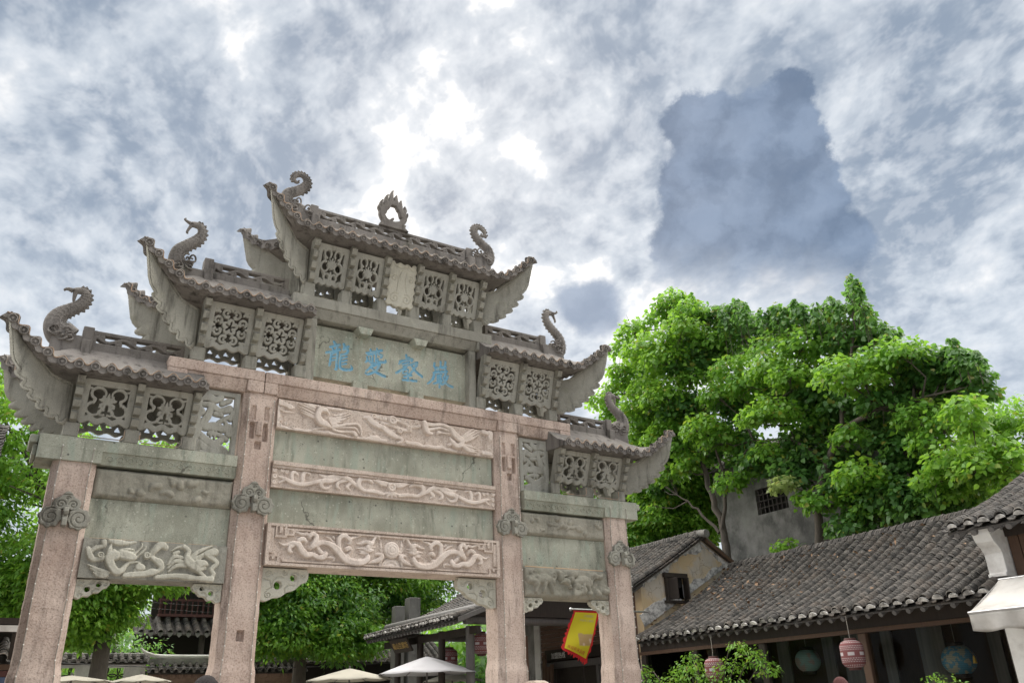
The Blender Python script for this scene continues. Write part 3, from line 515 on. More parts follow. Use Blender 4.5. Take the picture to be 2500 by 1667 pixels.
# --- corner brackets under the lowest beams
def queti(px, s_, w_, h_, ztop, yc):
    def F(U, V):
        b = -(.34 * h_ + .66 * h_ * np.clip(1 - (U / w_) ** 1.7, 0, 1)) + .010 * np.cos(U / w_ * 6.283 * 3.5)
        f = np.maximum(np.maximum((b - V) * .8, V), np.maximum(-U, U - w_ + .02 * np.cos(V / h_ * 16)))
        for cx, cy, r_ in ((.36 * w_, -.52 * h_, .085 * w_), (.68 * w_, -.28 * h_, .072 * w_)):
            f = np.maximum(f, r_ - np.hypot(U - cx, V - cy))
        return f
    lw = .011
    gr = [spiral(.36 * w_, -.52 * h_, .19 * w_, .8, lw, 1.0), spiral(.68 * w_, -.28 * h_, .14 * w_, .8, lw, .5), spiral(.14 * w_, -.2 * h_, .08 * w_, 1.3, lw), spiral(.16 * w_, -.82 * h_, .08 * w_, 1.3, lw, 2), spiral(.88 * w_, -.2 * h_, .06 * w_, 1.2, lw, 3), spiral(.5 * w_, -.14 * h_, .06 * w_, 1.2, lw, 2),
          [(.05 * w_, -.35 * h_, lw), (.18 * w_, -.38 * h_, lw), (.22 * w_, -.6 * h_, lw), (.12 * w_, -.68 * h_, lw)], [(.52 * w_, -.75 * h_, lw), (.5 * w_, -.62 * h_, lw), (.58 * w_, -.5 * h_, lw), (.7 * w_, -.52 * h_, lw)]]
    plate('corner_bracket', F, (0, w_, -h_ * 1.06, 0), .0075, lambda u_, v_, n_: np.stack([px + s_ * u_, yc - n_, ztop + v_], -1), .11, 'relief_tuff', gate, .008, groovefield(gr, .016))
for s_ in (-1, 1):
    queti(s_ * 1.762, -s_, .62 if s_ < 0 else .66, .42, 3.352, YC - .09)
    queti(s_ * 3.893, -s_, .36, .22, 3.113, YC - .09); queti(s_ * 2.241, s_, .36, .22, 3.113, YC - .09)
# --- centre bay
x0, x1 = -1.762, 1.742
beam('architrave', -1.985, 3.24, 5.678, 5.995, -.035, DEP + .035, [(-1.80, 1.80), (2.22, 3.02)], 'pink_granite', 5.845, .075)
beam('architrave', -3.27, -1.995, 5.678, 5.995, -.035, DEP + .035, [(-3.02, -2.22)], 'pink_granite', 5.845, .075)
mb = MB()
for k in range(24):
    xx = -1.7 + k * .148
    mb.tube([(xx + .06 * math.cos(a) * (1 - a / 10), .0 + .022 * (1 - .4 * math.sin(a)), 5.76 + .04 * math.sin(a) * (1 - a / 10)) for a in np.linspace(0, 7.5, 12)], .007, 5)
mb.build('scroll_band', 'pink_granite', gate, 60)
def rim(X, Z, h, lab): return h, lab
relief('phoenix_panel', x0, x1, 5.225, 5.655, .04, DEP - .04, .0065, [('phoenix_relief', [s for s in PHOENIX['bird'] if s[0][0] < 0], .055), ('phoenix_relief', [s for s in PHOENIX['bird'] if s[0][0] >= 0], .055), ('cloud_relief', PHOENIX['cloud'], .032), ('sun_disc', PHOENIX['sun_disc'], .036)], 'pale_pink_granite', gate, .004, None, 'relief_pink')
mb = MB(); mb.box(x0 - .001, x1 + .001, .12, DEP - .12, 4.762, 5.222); mb.build('stone_panel', 'green_tuff', gate)
mb = MB(); mb.box(x0 - .0015, x1 + .0015, .12, DEP - .12, 3.912, 4.392); mb.build('stone_panel', 'green_tuff', gate)
mir = lambda L: L + [[(-a - .02, b, c) for a, b, c in s_] for s_ in L]
def beltx(X, Z, h, lab):
    t = np.where(Z > 4.66, .022, 0) + np.where(Z > 4.70, .022, 0) - np.where((Z > 4.652) & (Z < 4.662), .012, 0) + np.where(Z < 4.412, .01, 0)
    return h + t, np.where(Z > 4.65, 0, lab)
relief('lotus_belt', x0, x1, 4.397, 4.757, .045, DEP - .04, .0065, [('leaf_scroll', mir(BELT['leaf_scroll']), .038), ('lotus_flower', BELT['flower'], .036), ('cloud_relief', BELT['cloud'], .022), ('cloud_relief', mir(BELT['cloud'])[len(BELT['cloud']):], .022)], 'pale_pink_granite', gate, .003, beltx, 'relief_pink')
def dragx(X, Z, h, lab):
    e = np.minimum(np.minimum(X - x0, x1 - X), np.minimum(Z - 3.365, 3.905 - Z))
    fr_ = np.where(e < .035, .036, 0) + np.where((Z > 3.825) & (Z < 3.852) & (np.abs(X) < 1.55), .034, 0) + np.where((Z > 3.415) & (Z < 3.440) & (np.abs(X) < 1.55), .030, 0)
    ax = np.abs(X + .01)
    def key(cx0, cx1, cz0, cz1):
        m = (ax > cx0) & (ax < cx1) & (Z > cz0) & (Z < cz1)
        g = m & (ax > cx0 + .03) & (ax < cx1 - .03) & (Z > cz0 + .03) & (Z < cz1 - .02) & ~((ax > cx0 + .06) & (ax < cx1 - .055) & (Z > cz0 + .055))
        return np.where(m, .034, 0) - np.where(g, .022, 0)
    fr_ = np.maximum(fr_, key(1.58, 1.74, 3.385, 3.49)); fr_ = np.maximum(fr_, key(1.50, 1.66, 3.72, 3.88)); fr_ = np.maximum(fr_, key(1.40, 1.505, 3.755, 3.85))
    fr_ = np.maximum(fr_, np.where((ax > 1.665) & (ax < 1.735) & (Z > 3.52) & (Z < 3.85), .024, 0))
    up = fr_ > h
    h = np.where(up, fr_, h); lab = np.where(up, 0, lab)
    # pearl rings
    d0 = np.hypot(X + .01, Z - 3.655); pr = d0 < .118
    h = np.where(pr, .030 + .035 * np.sqrt(np.clip(1 - (d0 / .118) ** 2, 0, 1)) - .006 * (np.cos(d0 * 150) > .75), h); lab = np.where(pr, 3, lab)
    d1 = np.hypot(X + .01, Z - 3.40); ar = (d1 < .15) & (Z > 3.44) & (d0 > .122)
    h = np.where(ar, .018 + .007 * np.cos(d1 * 120), h); lab = np.where(ar, 4, lab)
    for k in range(9):
        pass
    return h, lab
flm = [[(-.01 + sx * (.125 + .012 * k), 3.60 + .04 * k, .02), (-.01 + sx * (.175 - .005 * k), 3.66 + .045 * k, .008)] for k in range(4) for sx in (-1, 1)]
relief('dragon_beam', x0 - .012, x1 + .02, 3.365, 3.905, -.004, DEP + .004, .0065, [('dragon_relief', DRAGON['dragon'], .052), ('dragon_relief', mir(DRAGON['dragon'])[len(DRAGON['dragon']):], .052), ('pearl', flm, .03), ('wave_relief', [[(-.01, 3.45, .01)]], .01)], 'pale_pink_granite', gate, .004, dragx, 'relief_pink')
mb = MB(); xx = x0 + .08; rr = np.random.RandomState(4)
while xx < x1 - .1:
    L = rr.uniform(.28, .5); mb = MB(); mb.box(xx, min(xx + L, x1 - .04), .06, .118, 3.906, 3.921); mb.build('wooden_shim', 'bamboo_strip', gate); xx += L + rr.uniform(.05, .1)
for k in range(6): mb = MB(); mb.box(-1.6 + k * .52, -1.6 + k * .52 + .42, .07, .118, 4.758, 4.770); mb.build('wooden_shim', 'bamboo_strip', gate)
# --- cloud hooks on the posts
def hook(xc, zc):
    hk = empty('cloud_hook', (xc, 0, zc), parent=gate)
    lob = [[(0, .135, .095)], [(-.075, .11, .075)], [(.075, .11, .075)], [(0, .20, .055)]]
    F = capfield(lob)
    g = [spiral(-.065, .10, .052, 1.3, .009, 0), spiral(.065, .10, .052, 1.3, .009, 3.1, -1), spiral(0, .175, .025, 1, .007), [(-.12, .17, .008), (-.05, .215, .008), (.05, .215, .008), (.12, .17, .008)]]
    plate('cloud_cap', F, (-.19, .19, .0, .27), .006, lambda u_, v_, n_: np.stack([u_, -.03 - n_, v_], -1), .06, 'grey_tuff', hk, .012, groovefield(g, .014))
    for cx, cz, sg in ((-.15, -.05, 1), (.15, -.06, -1)):
        def F2(U, V):
            a = np.arctan2(V - cz, U - cx); return np.hypot(U - cx, V - cz) - .122 - .008 * np.cos(a * 8 + sg)
        g2 = [spiral(cx, cz, .105, 1.6, .008, sg, sg)]
        plate('rosette', F2, (cx - .145, cx + .145, cz - .145, cz + .145), .006, lambda u_, v_, n_: np.stack([u_, -.035 - n_, v_], -1), .07, 'grey_tuff', hk, .015, groovefield(g2, .014))
    mb = MB(); mb.prism([(-.06, .06), (-.16, .05), (-.18, .0), (-.155, -.04), (-.12, -.03), (-.16, -.09), (-.165, -.16), (-.06, -.17)], lambda p_, q_, t_: (t_, p_, q_), -.028, .028)
    bevel(mb.build('hook', 'grey_tuff', hk), .010, 2)
for s_ in (-1, 1): hook(s_ * XO - .01, 3.82); hook(s_ * XI, 4.17)

# --- inscription panel
chars = [('painted_character', CHARS[k], -.022) for k in 'abcd']
relief('inscription_panel', -1.285, 1.315, 6.125, 6.955, .15, .32, .0055, chars, 'green_tuff', gate, .0025, None, 'blue_paint', power=6)
mb = MB(); mb.box(1.30, 1.43, .02, .45, 5.998, 7.0); bevel(mb.build('panel_stile', 'grey_tuff', gate), .01)
mb = MB(); mb.box(-1.43, -1.29, .02, .45, 5.998, 7.0); bevel(mb.build('panel_stile', 'grey_tuff', gate), .01)
for xx in (-.53, .41):
    mb = MB(); mb.prism([(-.13, 7.0), (.13, 7.0), (.085, 6.885), (-.085, 6.885)], lambda p_, q_, t_: (xx + p_, t_, q_), -.02, .3); bevel(mb.build('spacer_block', 'green_tuff', gate), .008)
    mb = MB(); mb.box(xx - .12, xx + .12, .11, .35, 5.998, 6.16); bevel(mb.build('spacer_block', 'green_tuff', gate), .008)
# --- sill of the top tier
beam('sill_beam', -1.70, 1.70, 7.005, 7.325, -.06, DEP + .06, [(-1.42, 1.42)], 'grey_tuff', 7.15, .10)
mb = MB()
for k in range(20):
    xx = -1.33 + k * .14
    mb.tube([(xx + .05 * math.cos(a) * (1 - a / 10), -.02 + .03 * (1 - .4 * math.sin(a)), 7.075 + .035 * math.sin(a) * (1 - a / 10)) for a in np.linspace(0, 7.5, 12)], .007, 5)
mb.build('scroll_band', 'grey_tuff', gate, 60)

# ------------------------------------------------------------------ roofs
def bracket(xc, z0, z1, zfoot, flip=False, w_=.042):
    fy = (lambda y: DEP - y) if flip else (lambda y: y)
    n = 4; pts = [(.10, z0), (-.02, z0)]
    for i in range(n):
        for t_, bl in ((.05, -.006), (.22, .072), (.76, .082), (.96, .0)):
            t = (i + t_) / n; pts.append((-.02 - .22 * t - bl, z0 + (z1 - z0) * t - bl * .25))
    pts += [(-.26, z1), (-.10, z1)]
    mb = MB(); mb.prism(pts, lambda p_, q_, t_: (t_, fy(p_), q_), xc - w_, xc + w_)
    o = bevel(mb.build('bracket', 'grey_tuff', gate), .010, 2)
    mb = MB(); a, b = sorted((fy(-.025), fy(.16))); mb.box(xc - .085, xc + .085, a, b, zfoot, z0 - .002); bevel(mb.build('bracket_foot', 'grey_tuff', gate), .012)
def lattice(xc, wd, z0, z1, kind, flip=False):
    H = z1 - z0; hw = wd / 2; S = []
    fr = .038
    S += [[(-hw + fr, fr, fr), (-hw + fr, H - fr, fr)], [(hw - fr, fr, fr), (hw - fr, H - fr, fr)], [(-hw + fr, H - fr, fr), (hw - fr, H - fr, fr)]]
    nb = 3 if kind != 3 else 4
    S += [[(-hw + fr + (wd - 2 * fr) * i / 24, .035 - .018 * math.cos(i / 24 * nb * 6.283), .034) for i in range(25)]]
    q_ = []
    def arc(cx, cy, r_, a0, a1, w0, w1, n=14): return [(cx + r_ * math.cos(R(a0 + (a1 - a0) * i / n)), cy + r_ * math.sin(R(a0 + (a1 - a0) * i / n)), w0 + (w1 - w0) * i / n) for i in range(n + 1)]
    holes = []
    if kind == 1:
        q_ = [arc(-.22, .70, .155, -60, 250, .030, .050), [(-.10, .585, .05)], arc(-.27, .30, .165, 120, 395, .050, .034), [(-.15, .37, .045)], [(-.27, .54, .05), (-.30, .46, .05)], arc(-.09, .22, .07, 60, 320, .04, .03), [(-.04, .16, .036)], [(-.05, .46, .045), (-.07, .30, .04)],
              [(0, .50, .05), (-.09, .60, .045), (-.12, .67, .012)], [(0, .48, .05), (-.15, .54, .042), (-.20, .56, .012)], [(0, .46, .05), (-.13, .43, .04), (-.18, .42, .012)], [(-.44, .30, .04), (-.5, .30, .04)], [(-.36, .80, .04), (-.48, .84, .035)]]
        q_ = q_ + [[(-a, b, c) for a, b, c in s] for s in q_] + [[(0, .48, .06), (0, .66, .05), (0, .73, .012)]]
    elif kind == 2:
        q_ = [[(.115 * math.sin(a), .50 + .115 * math.cos(a), .098)] for a in np.arange(5) * 1.2566]
        holes = [[(.02 * math.sin(a), .50 + .02 * math.cos(a), .016), (.115 * math.sin(a), .50 + .115 * math.cos(a), .024)] for a in np.arange(5) * 1.2566 + .2]
        for k in range(8):
            a = k * .7854 + .39; cx, cy = .335 * math.sin(a), .50 + .335 * math.cos(a); th_ = 90 - math.degrees(a); sg = 1 if k % 2 else -1
            q_ += [arc(cx, cy, .085, th_ + 180 + sg * 20, th_ + 180 - sg * 250, .036, .030), [(cx - .085 * math.sin(a), cy - .085 * math.cos(a), .05)], [(cx + .02 * sg * math.cos(a), cy - .02 * sg * math.sin(a), .034)]]
        for sx in (-1, 1):
            for sy in (-1, 1): q_ += [arc(sx * .40, .50 + sy * .40, .07, 0, 330, .032, .03), [(sx * .30, .50 + sy * .33, .034), (sx * .46, .50 + sy * .46, .034)]]
            q_ += [[(sx * .40, .5, .036), (sx * .52, .5, .036)]]
        q_ += [[(0, .9, .036), (0, 1.0, .036)], [(0, .1, .036), (0, 0, .036)]]
    else:
        q_ = [arc(-.19, .80, .125, -40, 260, .034, .050), [(-.09, .72, .05)], arc(-.25, .44, .14, 80, 400, .050, .034), [(-.14, .50, .045)], arc(-.13, .15, .10, -30, 280, .05, .034), [(-.05, .09, .04)], [(-.28, .68, .045), (-.26, .58, .045)], [(-.28, .30, .05), (-.22, .22, .05)], [(-.05, .46, .05), (-.14, .52, .05)],
              [(0, .50, .04), (-.08, .62, .034), (-.10, .67, .012)], [(0, .50, .04), (-.14, .58, .030), (-.17, .61, .012)], [(-.38, .44, .04), (-.5, .44, .04)], [(-.30, .86, .04), (-.46, .92, .035)]]
        q_ = q_ + [[(-a, b, c) for a, b, c in s] for s in q_] + [[(0, .43, .095)], [(0, .48, .04), (0, .66, .034), (0, .71, .012)], [(0, .3, .04), (0, .2, .04)]]
    iw, ih = wd - fr * 2, H - fr * 1.5
    kk = {1: .72, 2: .92, 3: .70}[kind]
    S += [[(a * iw, fr * .8 + b * ih, c * kk * (iw + ih) / 2) for a, b, c in s] for s in q_]
    HS = [[(a * iw, fr * .8 + b * ih, c * (iw + ih) / 2) for a, b, c in s] for s in holes]
    FF = capfield(S)
    F_ = FF if not HS else (lambda U, V: np.maximum(FF(U, V), -capfield(HS)(U, V)))
    y0, y1 = .015, -.165
    L = math.hypot(y1 - y0, H)
    def mp(u_, v_, n_):
        t = v_ / H; y = y0 + (y1 - y0) * t - n_ * H / L; z = z0 + v_ - n_ * (y0 - y1) / L * .3
        return np.stack([xc + u_, (DEP - y) if flip else y, z], -1)
    hb = None
    plate('lattice_panel', F_, (-hw, hw, -.02, H), .0085 if not flip else .014, mp, .062, 'carved_tuff' if not flip else 'grey_tuff', gate, .009)

def backboard(xc, wd, z0, z1, n):
    H = z1 - z0; hw = wd / 2
    def F(U, V):
        f = np.maximum(np.abs(U) - hw, np.maximum(V - H, -(V + .02 * np.cos(U / wd * 6.283 * 3) - .01)))
        for k in range(n):
            cx = -hw + wd * (k + .8) / (n + .6); cy = .085 + .05 * (k % 2)
            f = np.maximum(f, .036 - np.maximum(np.abs(U - cx) * 1.3 + (V - cy) * .6, -(V - cy) * 1.1))
        return f
    y0, y1 = .015, -.165
    plate('back_board', F, (-hw, hw, -.03, H), .012, lambda u_, v_, n_: np.stack([xc + u_, DEP - (y0 + (y1 - y0) * v_ / H) + n_, z0 + v_], -1), .06, 'grey_tuff', gate, .006)
def eave_path(xin, xc, xt, yt, zE, zt, ye, both):
    """front eave polyline, inner end to horn tip (mirrored for a roof with two horns)"""
    P = []
    def horn(t): return (xc + (xt - xc) * t, ye + (yt - ye) * t ** 1.5, zE + (zt - zE) * (.72 * t + .28 * t * t))
    H = [horn(t) for t in np.linspace(0, 1, 17)]
    if both: return [(-x, y, z) for x, y, z in H[::-1]] + [(x, ye, zE) for x in np.linspace(-xc, xc, 12)[1:-1]] + H
    return [(x, ye, zE) for x in np.linspace(xin, xc, 10)[:-1]] + H
def roof(s_, xin, xc, xt, zE, zt, xre, zr, both=False):
    ye, yt, ZC = -.40, -.46, YC
    mirr = (lambda p_: (s_ * p_[0], p_[1], p_[2]))
    A = eave_path(xin, xc, xt, yt, zE, zt, ye, both)
    B = [(x, DEP - y, z) for x, y, z in A]
    xm = xc + .02; zm = zE + .05
    def endarc(sg):
        out = []
        for t in np.linspace(-1, 1, 15)[1:-1]:
            out.append((sg * (xm + (xt - xm) * abs(t) ** 1.9), ZC + (ZC - yt) * t, zm + (zt - zm) * abs(t) ** 3.6))
        return out
    loop = A + endarc(1) + B[::-1] + (endarc(-1)[::-1] if both else [])
    n = len(loop); rows = 6; vs = []
    for k in range(rows + 1):
        t = k / rows
        for x, y, z in loop:
            rx = max(-xre if both else xin, min(xre, x)); ry = ZC; rz_ = zr
            hf = max(0, min(1, (z - zE) / (zt - zE))); vs.append((x + (rx - x) * t, y + (ry - y) * t, z + (rz_ - z) * t - (.05 + .24 * hf) * math.sin(math.pi * t ** .75)))
    # eave thickness and soffit
    for x, y, z in loop: vs.append((x, y, z - .085))
    for x, y, z in loop:
        ix = max(-(xc - .22) if both else xin, min(xc - .22, x)); iy = max(-.20, min(DEP + .20, y))
        vs.append((ix, iy, min(z - .085, zE - .045)))
    for x, y, z in loop:
        ix = max(-(xc - .22) if both else xin, min(xc - .22, x)); vs.append((ix, ZC, zE - .04))
    for x, y, z in loop:
        ix = max(-(xc - .22) if both else xin, min(xc - .22, x)); iy = max(-.20, min(DEP + .20, y)); hf = max(0, min(1, (z - zE) / (zt - zE))); z2 = min(z - .085, zE - .045)
        vs.append((x + (ix - x) * .45, y + (iy - y) * .45, z - .085 + (z2 - z + .085) * .45 - .19 * hf))
    f = []; m = n if both else n - 1
    R_ = lambda r_, i: r_ * n + (i % n)
    for k in range(rows): f += [(R_(k, i), R_(k, i + 1), R_(k + 1, i + 1), R_(k + 1, i)) for i in range(m)]
    b0, b1, b2, b3 = rows + 1, rows + 2, rows + 3, rows + 4
    f += [(R_(b0, i), R_(b0, i + 1), R_(0, i + 1), R_(0, i)) for i in range(m)] + [(R_(b3, i), R_(b3, i + 1), R_(b0, i + 1), R_(b0, i)) for i in range(m)] + [(R_(b1, i), R_(b1, i + 1), R_(b3, i + 1), R_(b3, i)) for i in range(m)] + [(R_(b2, i), R_(b2, i + 1), R_(b1, i + 1), R_(b1, i)) for i in range(m)]
    if not both:
        f.append([R_(b2, 0), R_(b1, 0), R_(b0, 0)] + [R_(k, 0) for k in range(rows + 1)] + [R_(k, n - 1) for k in range(rows - 1, -1, -1)] + [R_(b0, n - 1), R_(b1, n - 1)])
    if s_ < 0: f = [tuple(reversed(q_)) for q_ in f]
    ro = mesh_obj('roof', [mirr(p_) for p_ in vs], [tuple(q_) for q_ in f], 'weathered_roof_stone', gate, 30)
    # scalloped eave edge, round tile ends and the light tube over them
    def edge(path, outd, sub, pitch=.178):
        P = [Vector(p_) for p_ in path]; L = [0]
        for a, b in zip(P[:-1], P[1:]): L.append(L[-1] + (b - a).length)
        nt = max(1, round(L[-1] / pitch)); pt = L[-1] / nt
        def at(sv):
            sv = min(max(sv, 0), L[-1]); i = max(j for j in range(len(L) - 1) if L[j] <= sv + 1e-9)
            t = (sv - L[i]) / max(L[i + 1] - L[i], 1e-6); return P[i].lerp(P[i + 1], t)
        tops, bots, outs, tube = [], [], [], []
        N = nt * 10
        for k in range(N + 1):
            sv = k / 10 * pt; c = at(sv); tg = (at(sv + .03) - at(sv - .03)).normalized()
            up = (Vector((0, 0, 1)) - tg * tg.z).normalized(); od = Vector(outd); od = (od - tg * od.dot(tg)).normalized()
            wv = math.cos(2 * math.pi * (k / 10 - .5))
            tops.append((c + up * (.004 + .034 * wv), up, od)); bots.append(c + up * (-.082 + .022 * wv)); tube.append(c + up * (.012 + .036 * wv) + od * .052)
        v = []; ff = []
        for (tp, up, od), bt in zip(tops, bots): v += [tp + od * .045, bt + od * .045, tp - od * .05, bt - od * .02]
        for k in range(N): a = 4 * k; b = a + 4; ff += [(a, a + 1, b + 1, b), (a + 2, a, b, b + 2), (a + 1, a + 3, b + 3, b + 1)]
        e_ = mesh_obj('eave_edge', [mirr(p_) for p_ in v], ff if s_ > 0 else [q_[::-1] for q_ in ff], 'weathered_roof_stone', ro, 40)
        for i in range(nt):
            sv = (i + .5) * pt; c = at(sv); tg = (at(sv + .03) - at(sv - .03)).normalized(); od = Vector(outd); od = (od - tg * od.dot(tg)).normalized(); up = od.cross(tg); up = up if up.z > 0 else -up
            cc = c + up * (-.030) + od * .045
            mb = MB(); sg_ = 12
            for rad, h_ in ((.054, -.012), (.054, .022), (.042, .026), (.036, .004), (.020, .006), (.014, .020)):
                for k in range(sg_):
                    a = 2 * math.pi * k / sg_; mb.v.append(mirr(tuple(cc + tg * (rad * math.cos(a)) + up * (rad * math.sin(a)) + od * h_)))
            for r_ in range(5):
                for k in range(sg_): mb.f.append((r_ * sg_ + k, r_ * sg_ + (k + 1) % sg_, (r_ + 1) * sg_ + (k + 1) % sg_, (r_ + 1) * sg_ + k)); mb.mi.append(0)
            mb.f.append(tuple(range(5 * sg_, 6 * sg_))); mb.mi.append(0)
            mb.build('tile_end', 'weathered_roof_stone', ro, 50)
        return [mirr(tuple(p_)) for p_ in tube]
    tb = edge(A, (0, -1, 0), ro)
    tip = A[-1]; E1 = [tip] + endarc(1) + [B[-1]]
    tb2 = edge(E1, (1, 0, 0), ro)
    if both: edge([(-x, y, z) for x, y, z in E1], (-1, 0, 0), ro)
    return tb, tb2, ro
def wing(s_, xb, zb, xt, zt, flip):
    """diagonal corner plate with a scalloped outer edge"""
    kx, kz = (xt - xb) / .83, (zt - zb) / 1.07
    base = [(0.0, .04), (.16, .015), (.30, .07), (.42, .14), (.53, .235), (.63, .34), (.72, .47)]
    out = []
    for (ax_, az_), (bx_, bz_) in zip(base[:-1], base[1:]):
        ex_, ez_ = bx_ - ax_, bz_ - az_; L_ = math.hypot(ex_, ez_); nx_, nz_ = ez_ / L_, -ex_ / L_
        for t, o_ in ((0, -.012), (.10, .010), (.30, .040), (.55, .062), (.78, .064), (.92, .044), (.98, .0)): out.append((ax_ + ex_ * t + nx_ * o_, az_ + ez_ * t + nz_ * o_))
    out += [(.74, .47), (.80, .53), (.845, .62), (.875, .74), (.91, .88), (.945, 1.02), (.93, 1.04), (.72, .87), (.50, .70), (.30, .545), (.12, .515), (0, .51)]
    c, sn = .864, .503
    F = lambda U, V: fillpoly(U, V, out)
    def mp(u_, v_, n_):
        x = xb + (u_ * c + n_ * sn) * kx; y = 0.0 - u_ * sn + n_ * c * -1
        return np.stack([s_ * x, (DEP - y) if flip else y, zb + v_ * kz], -1)
    plate('wing_plate', F, (0, .98, -.05, 1.06), .010, mp, .085, 'grey_tuff', gate, .012, lambda U, V, f: .010 * vnoise(U * 18, V * 18, 3) - .016 * ((f > -.040) & (f < -.022) & (V < .95)) + .010 * (f > -.022))
def ridge(x0, x1, z0, z1, flower=True):
    W_ = x1 - x0; H = z1 - z0; S = [[(0, .022, .022), (W_, .022, .022)], [(0, H - .024, .026), (W_, H - .024, .026)], [(.02, 0, .03), (.02, H, .03)], [(W_ - .02, 0, .03), (W_ - .02, H, .03)]]
    n = max(2, round(W_ / .36)); p_ = W_ / n
    S.append([(i / 16 * p_, H / 2 + .035 * math.cos(i / 16 * 6.283), .020) for i in range(16 * n + 1)])
    for k in range(n):
        S.append(spiral(k * p_ + p_ * .30, H * .64, .045, 1.1, .016, 2.5)); S.append(spiral(k * p_ + p_ * .80, H * .36, .045, 1.1, .016, -.6))
    plate('ridge', capfield(S), (0, W_, 0, H), .0085, lambda u_, v_, n_: np.stack([x0 + u_, YC - n_, z0 + v_], -1), .11, 'weathered_roof_stone', gate, .012)
def dragon(s_, body, jaws, name='dragon_finial'):
    dg = empty(name, (s_ * abs(body[0][0]), YC, body[0][1] - .1), parent=gate); o0 = Vector(dg.location)
    q_ = [(s_ * -a, b, c) for a, b, c in smoothst(body, 5)]      # data has the left one: x<0
    mb = MB(); mb.tube([Vector((a, YC, b)) - o0 for a, b, c in q_], [c for a, b, c in q_], 14, True, .62); mb.build('body', 'weathered_roof_stone', dg, 70)
    for j in jaws:
        mb = MB(); jj = [(s_ * -a, b, c) for a, b, c in smoothst(j, 3)]
        mb.tube([Vector((a, YC, b)) - o0 for a, b, c in jj], [c for a, b, c in jj], 8, True, 1.1); mb.build('jaw', 'weathered_roof_stone', dg, 70)
    # dorsal fins on the outer (convex) side
    mb = MB(); side = -s_
    for i in range(int(len(q_) * .38), len(q_) - 6, 2):
        a, b, c = q_[i]; a2, b2, _ = q_[i + 1]; tx, tz = a2 - a, b2 - b; L = math.hypot(tx, tz) or 1; tx /= L; tz /= L
        nx_, nz_ = (tz, -tx) if s_ < 0 else (-tz, tx)
        pa = Vector((a + nx_ * c * .9, YC, b + nz_ * c * .9)) - o0; pb = pa + Vector((nx_ * .030 - tx * .03, 0, nz_ * .030 - tz * .03)); pc = pa - Vector((tx * .055, 0, tz * .055))
        mb.prism([(0, 0)] * 0 or [(pa.x, pa.z), (pb.x, pb.z), (pc.x, pc.z)], lambda p_, r_, t_: (p_, t_, r_), -.018, .018)
    mb.build('fin', 'weathered_roof_stone', dg)
    # scales: raised arcs on the front face
    mb = MB(); rnd = random.Random(2)
    for i in range(4, len(q_) - 12, 2):
        a, b, c = q_[i]
        for off in (-.55, 0, .55):
            if c < .045: continue
            a2, b2, _ = q_[i + 1]; tx, tz = a2 - a, b2 - b; L = math.hypot(tx, tz) or 1; tx /= L; tz /= L; nx_, nz_ = -tz, tx
            cx, cz = a + nx_ * off * c, b + nz_ * off * c; rr_ = c * .30; yy = -.62 * c * math.sqrt(max(0, 1 - off * off)) - .002
            mb.tube([(cx + rr_ * (math.cos(t) * nx_ + math.sin(t) * tx) - o0.x, yy * (1 - .1 * abs(math.cos(t))), cz + rr_ * (math.cos(t) * nz_ + math.sin(t) * tz) - o0.z) for t in np.linspace(0, math.pi, 6)], .0032, 4)
    mb.build('scale', 'weathered_roof_stone', dg)
    # curling whiskers and legs at the foot
    mb = MB(); a, b, c = q_[2]
    for k in range(5):
        cx, cz = a + random.uniform(-.16, .16) - o0.x, b + random.uniform(-.05, .16) - o0.z
        sp = spiral(cx, cz, .075, 1.2, .01, k * 1.3, 1 if k % 2 else -1, 16)
        mb.tube([(u_, -.115 - .02 * math.sin(i), v_) for i, (u_, v_, _) in enumerate(sp)], .014, 5)
    mb.build('curl', 'weathered_roof_stone', dg, 60)
    a, b, c = q_[-2]; mb = MB(); mb.lathe([(.014, -.0), (.014, .012), (.006, .016)], (a - o0.x, -c * .62 - .002, b - o0.z + .01), 8, 'Y'); mb.build('eye', 'weathered_roof_stone', dg, 60)
D1 = [(-4.466, 6.082, .183), (-4.578, 6.162, .183), (-4.645, 6.268, .142), (-4.618, 6.396, .11), (-4.509, 6.501, .089), (-4.408, 6.587, .083), (-4.361, 6.697, .073), (-4.382, 6.782, .056), (-4.456, 6.791, .049), (-4.524, 6.766, .042)]
J1 = [[(-4.526, 6.774, .035), (-4.585, 6.787, .024), (-4.625, 6.768, .016), (-4.615, 6.752, .009)], [(-4.494, 6.755, .031), (-4.497, 6.691, .024), (-4.494, 6.629, .017), (-4.464, 6.618, .009)]]
D2 = [(-3.14, 7.425, .165), (-3.274, 7.475, .148), (-3.337, 7.578, .116), (-3.32, 7.72, .098), (-3.219, 7.835, .088), (-3.102, 7.948, .086), (-3.043, 8.072, .069), (-3.07, 8.181, .059), (-3.147, 8.202, .052), (-3.205, 8.194, .045)]
J2 = [[(-3.206, 8.202, .031), (-3.268, 8.228, .021), (-3.307, 8.252, .014), (-3.288, 8.276, .009)], [(-3.203, 8.177, .028), (-3.232, 8.114, .021), (-3.252, 8.046, .017), (-3.229, 8.035, .009)]]
D3 = [(-1.584, 8.897, .139), (-1.764, 8.935, .153), (-1.859, 9.023, .117), (-1.841, 9.175, .098), (-1.721, 9.266, .088), (-1.605, 9.369, .085), (-1.557, 9.483, .070), (-1.592, 9.569, .058), (-1.664, 9.602, .048), (-1.744, 9.566, .043), (-1.78, 9.488, .036), (-1.735, 9.439, .032), (-1.69, 9.46, .024)]
TUBES = []
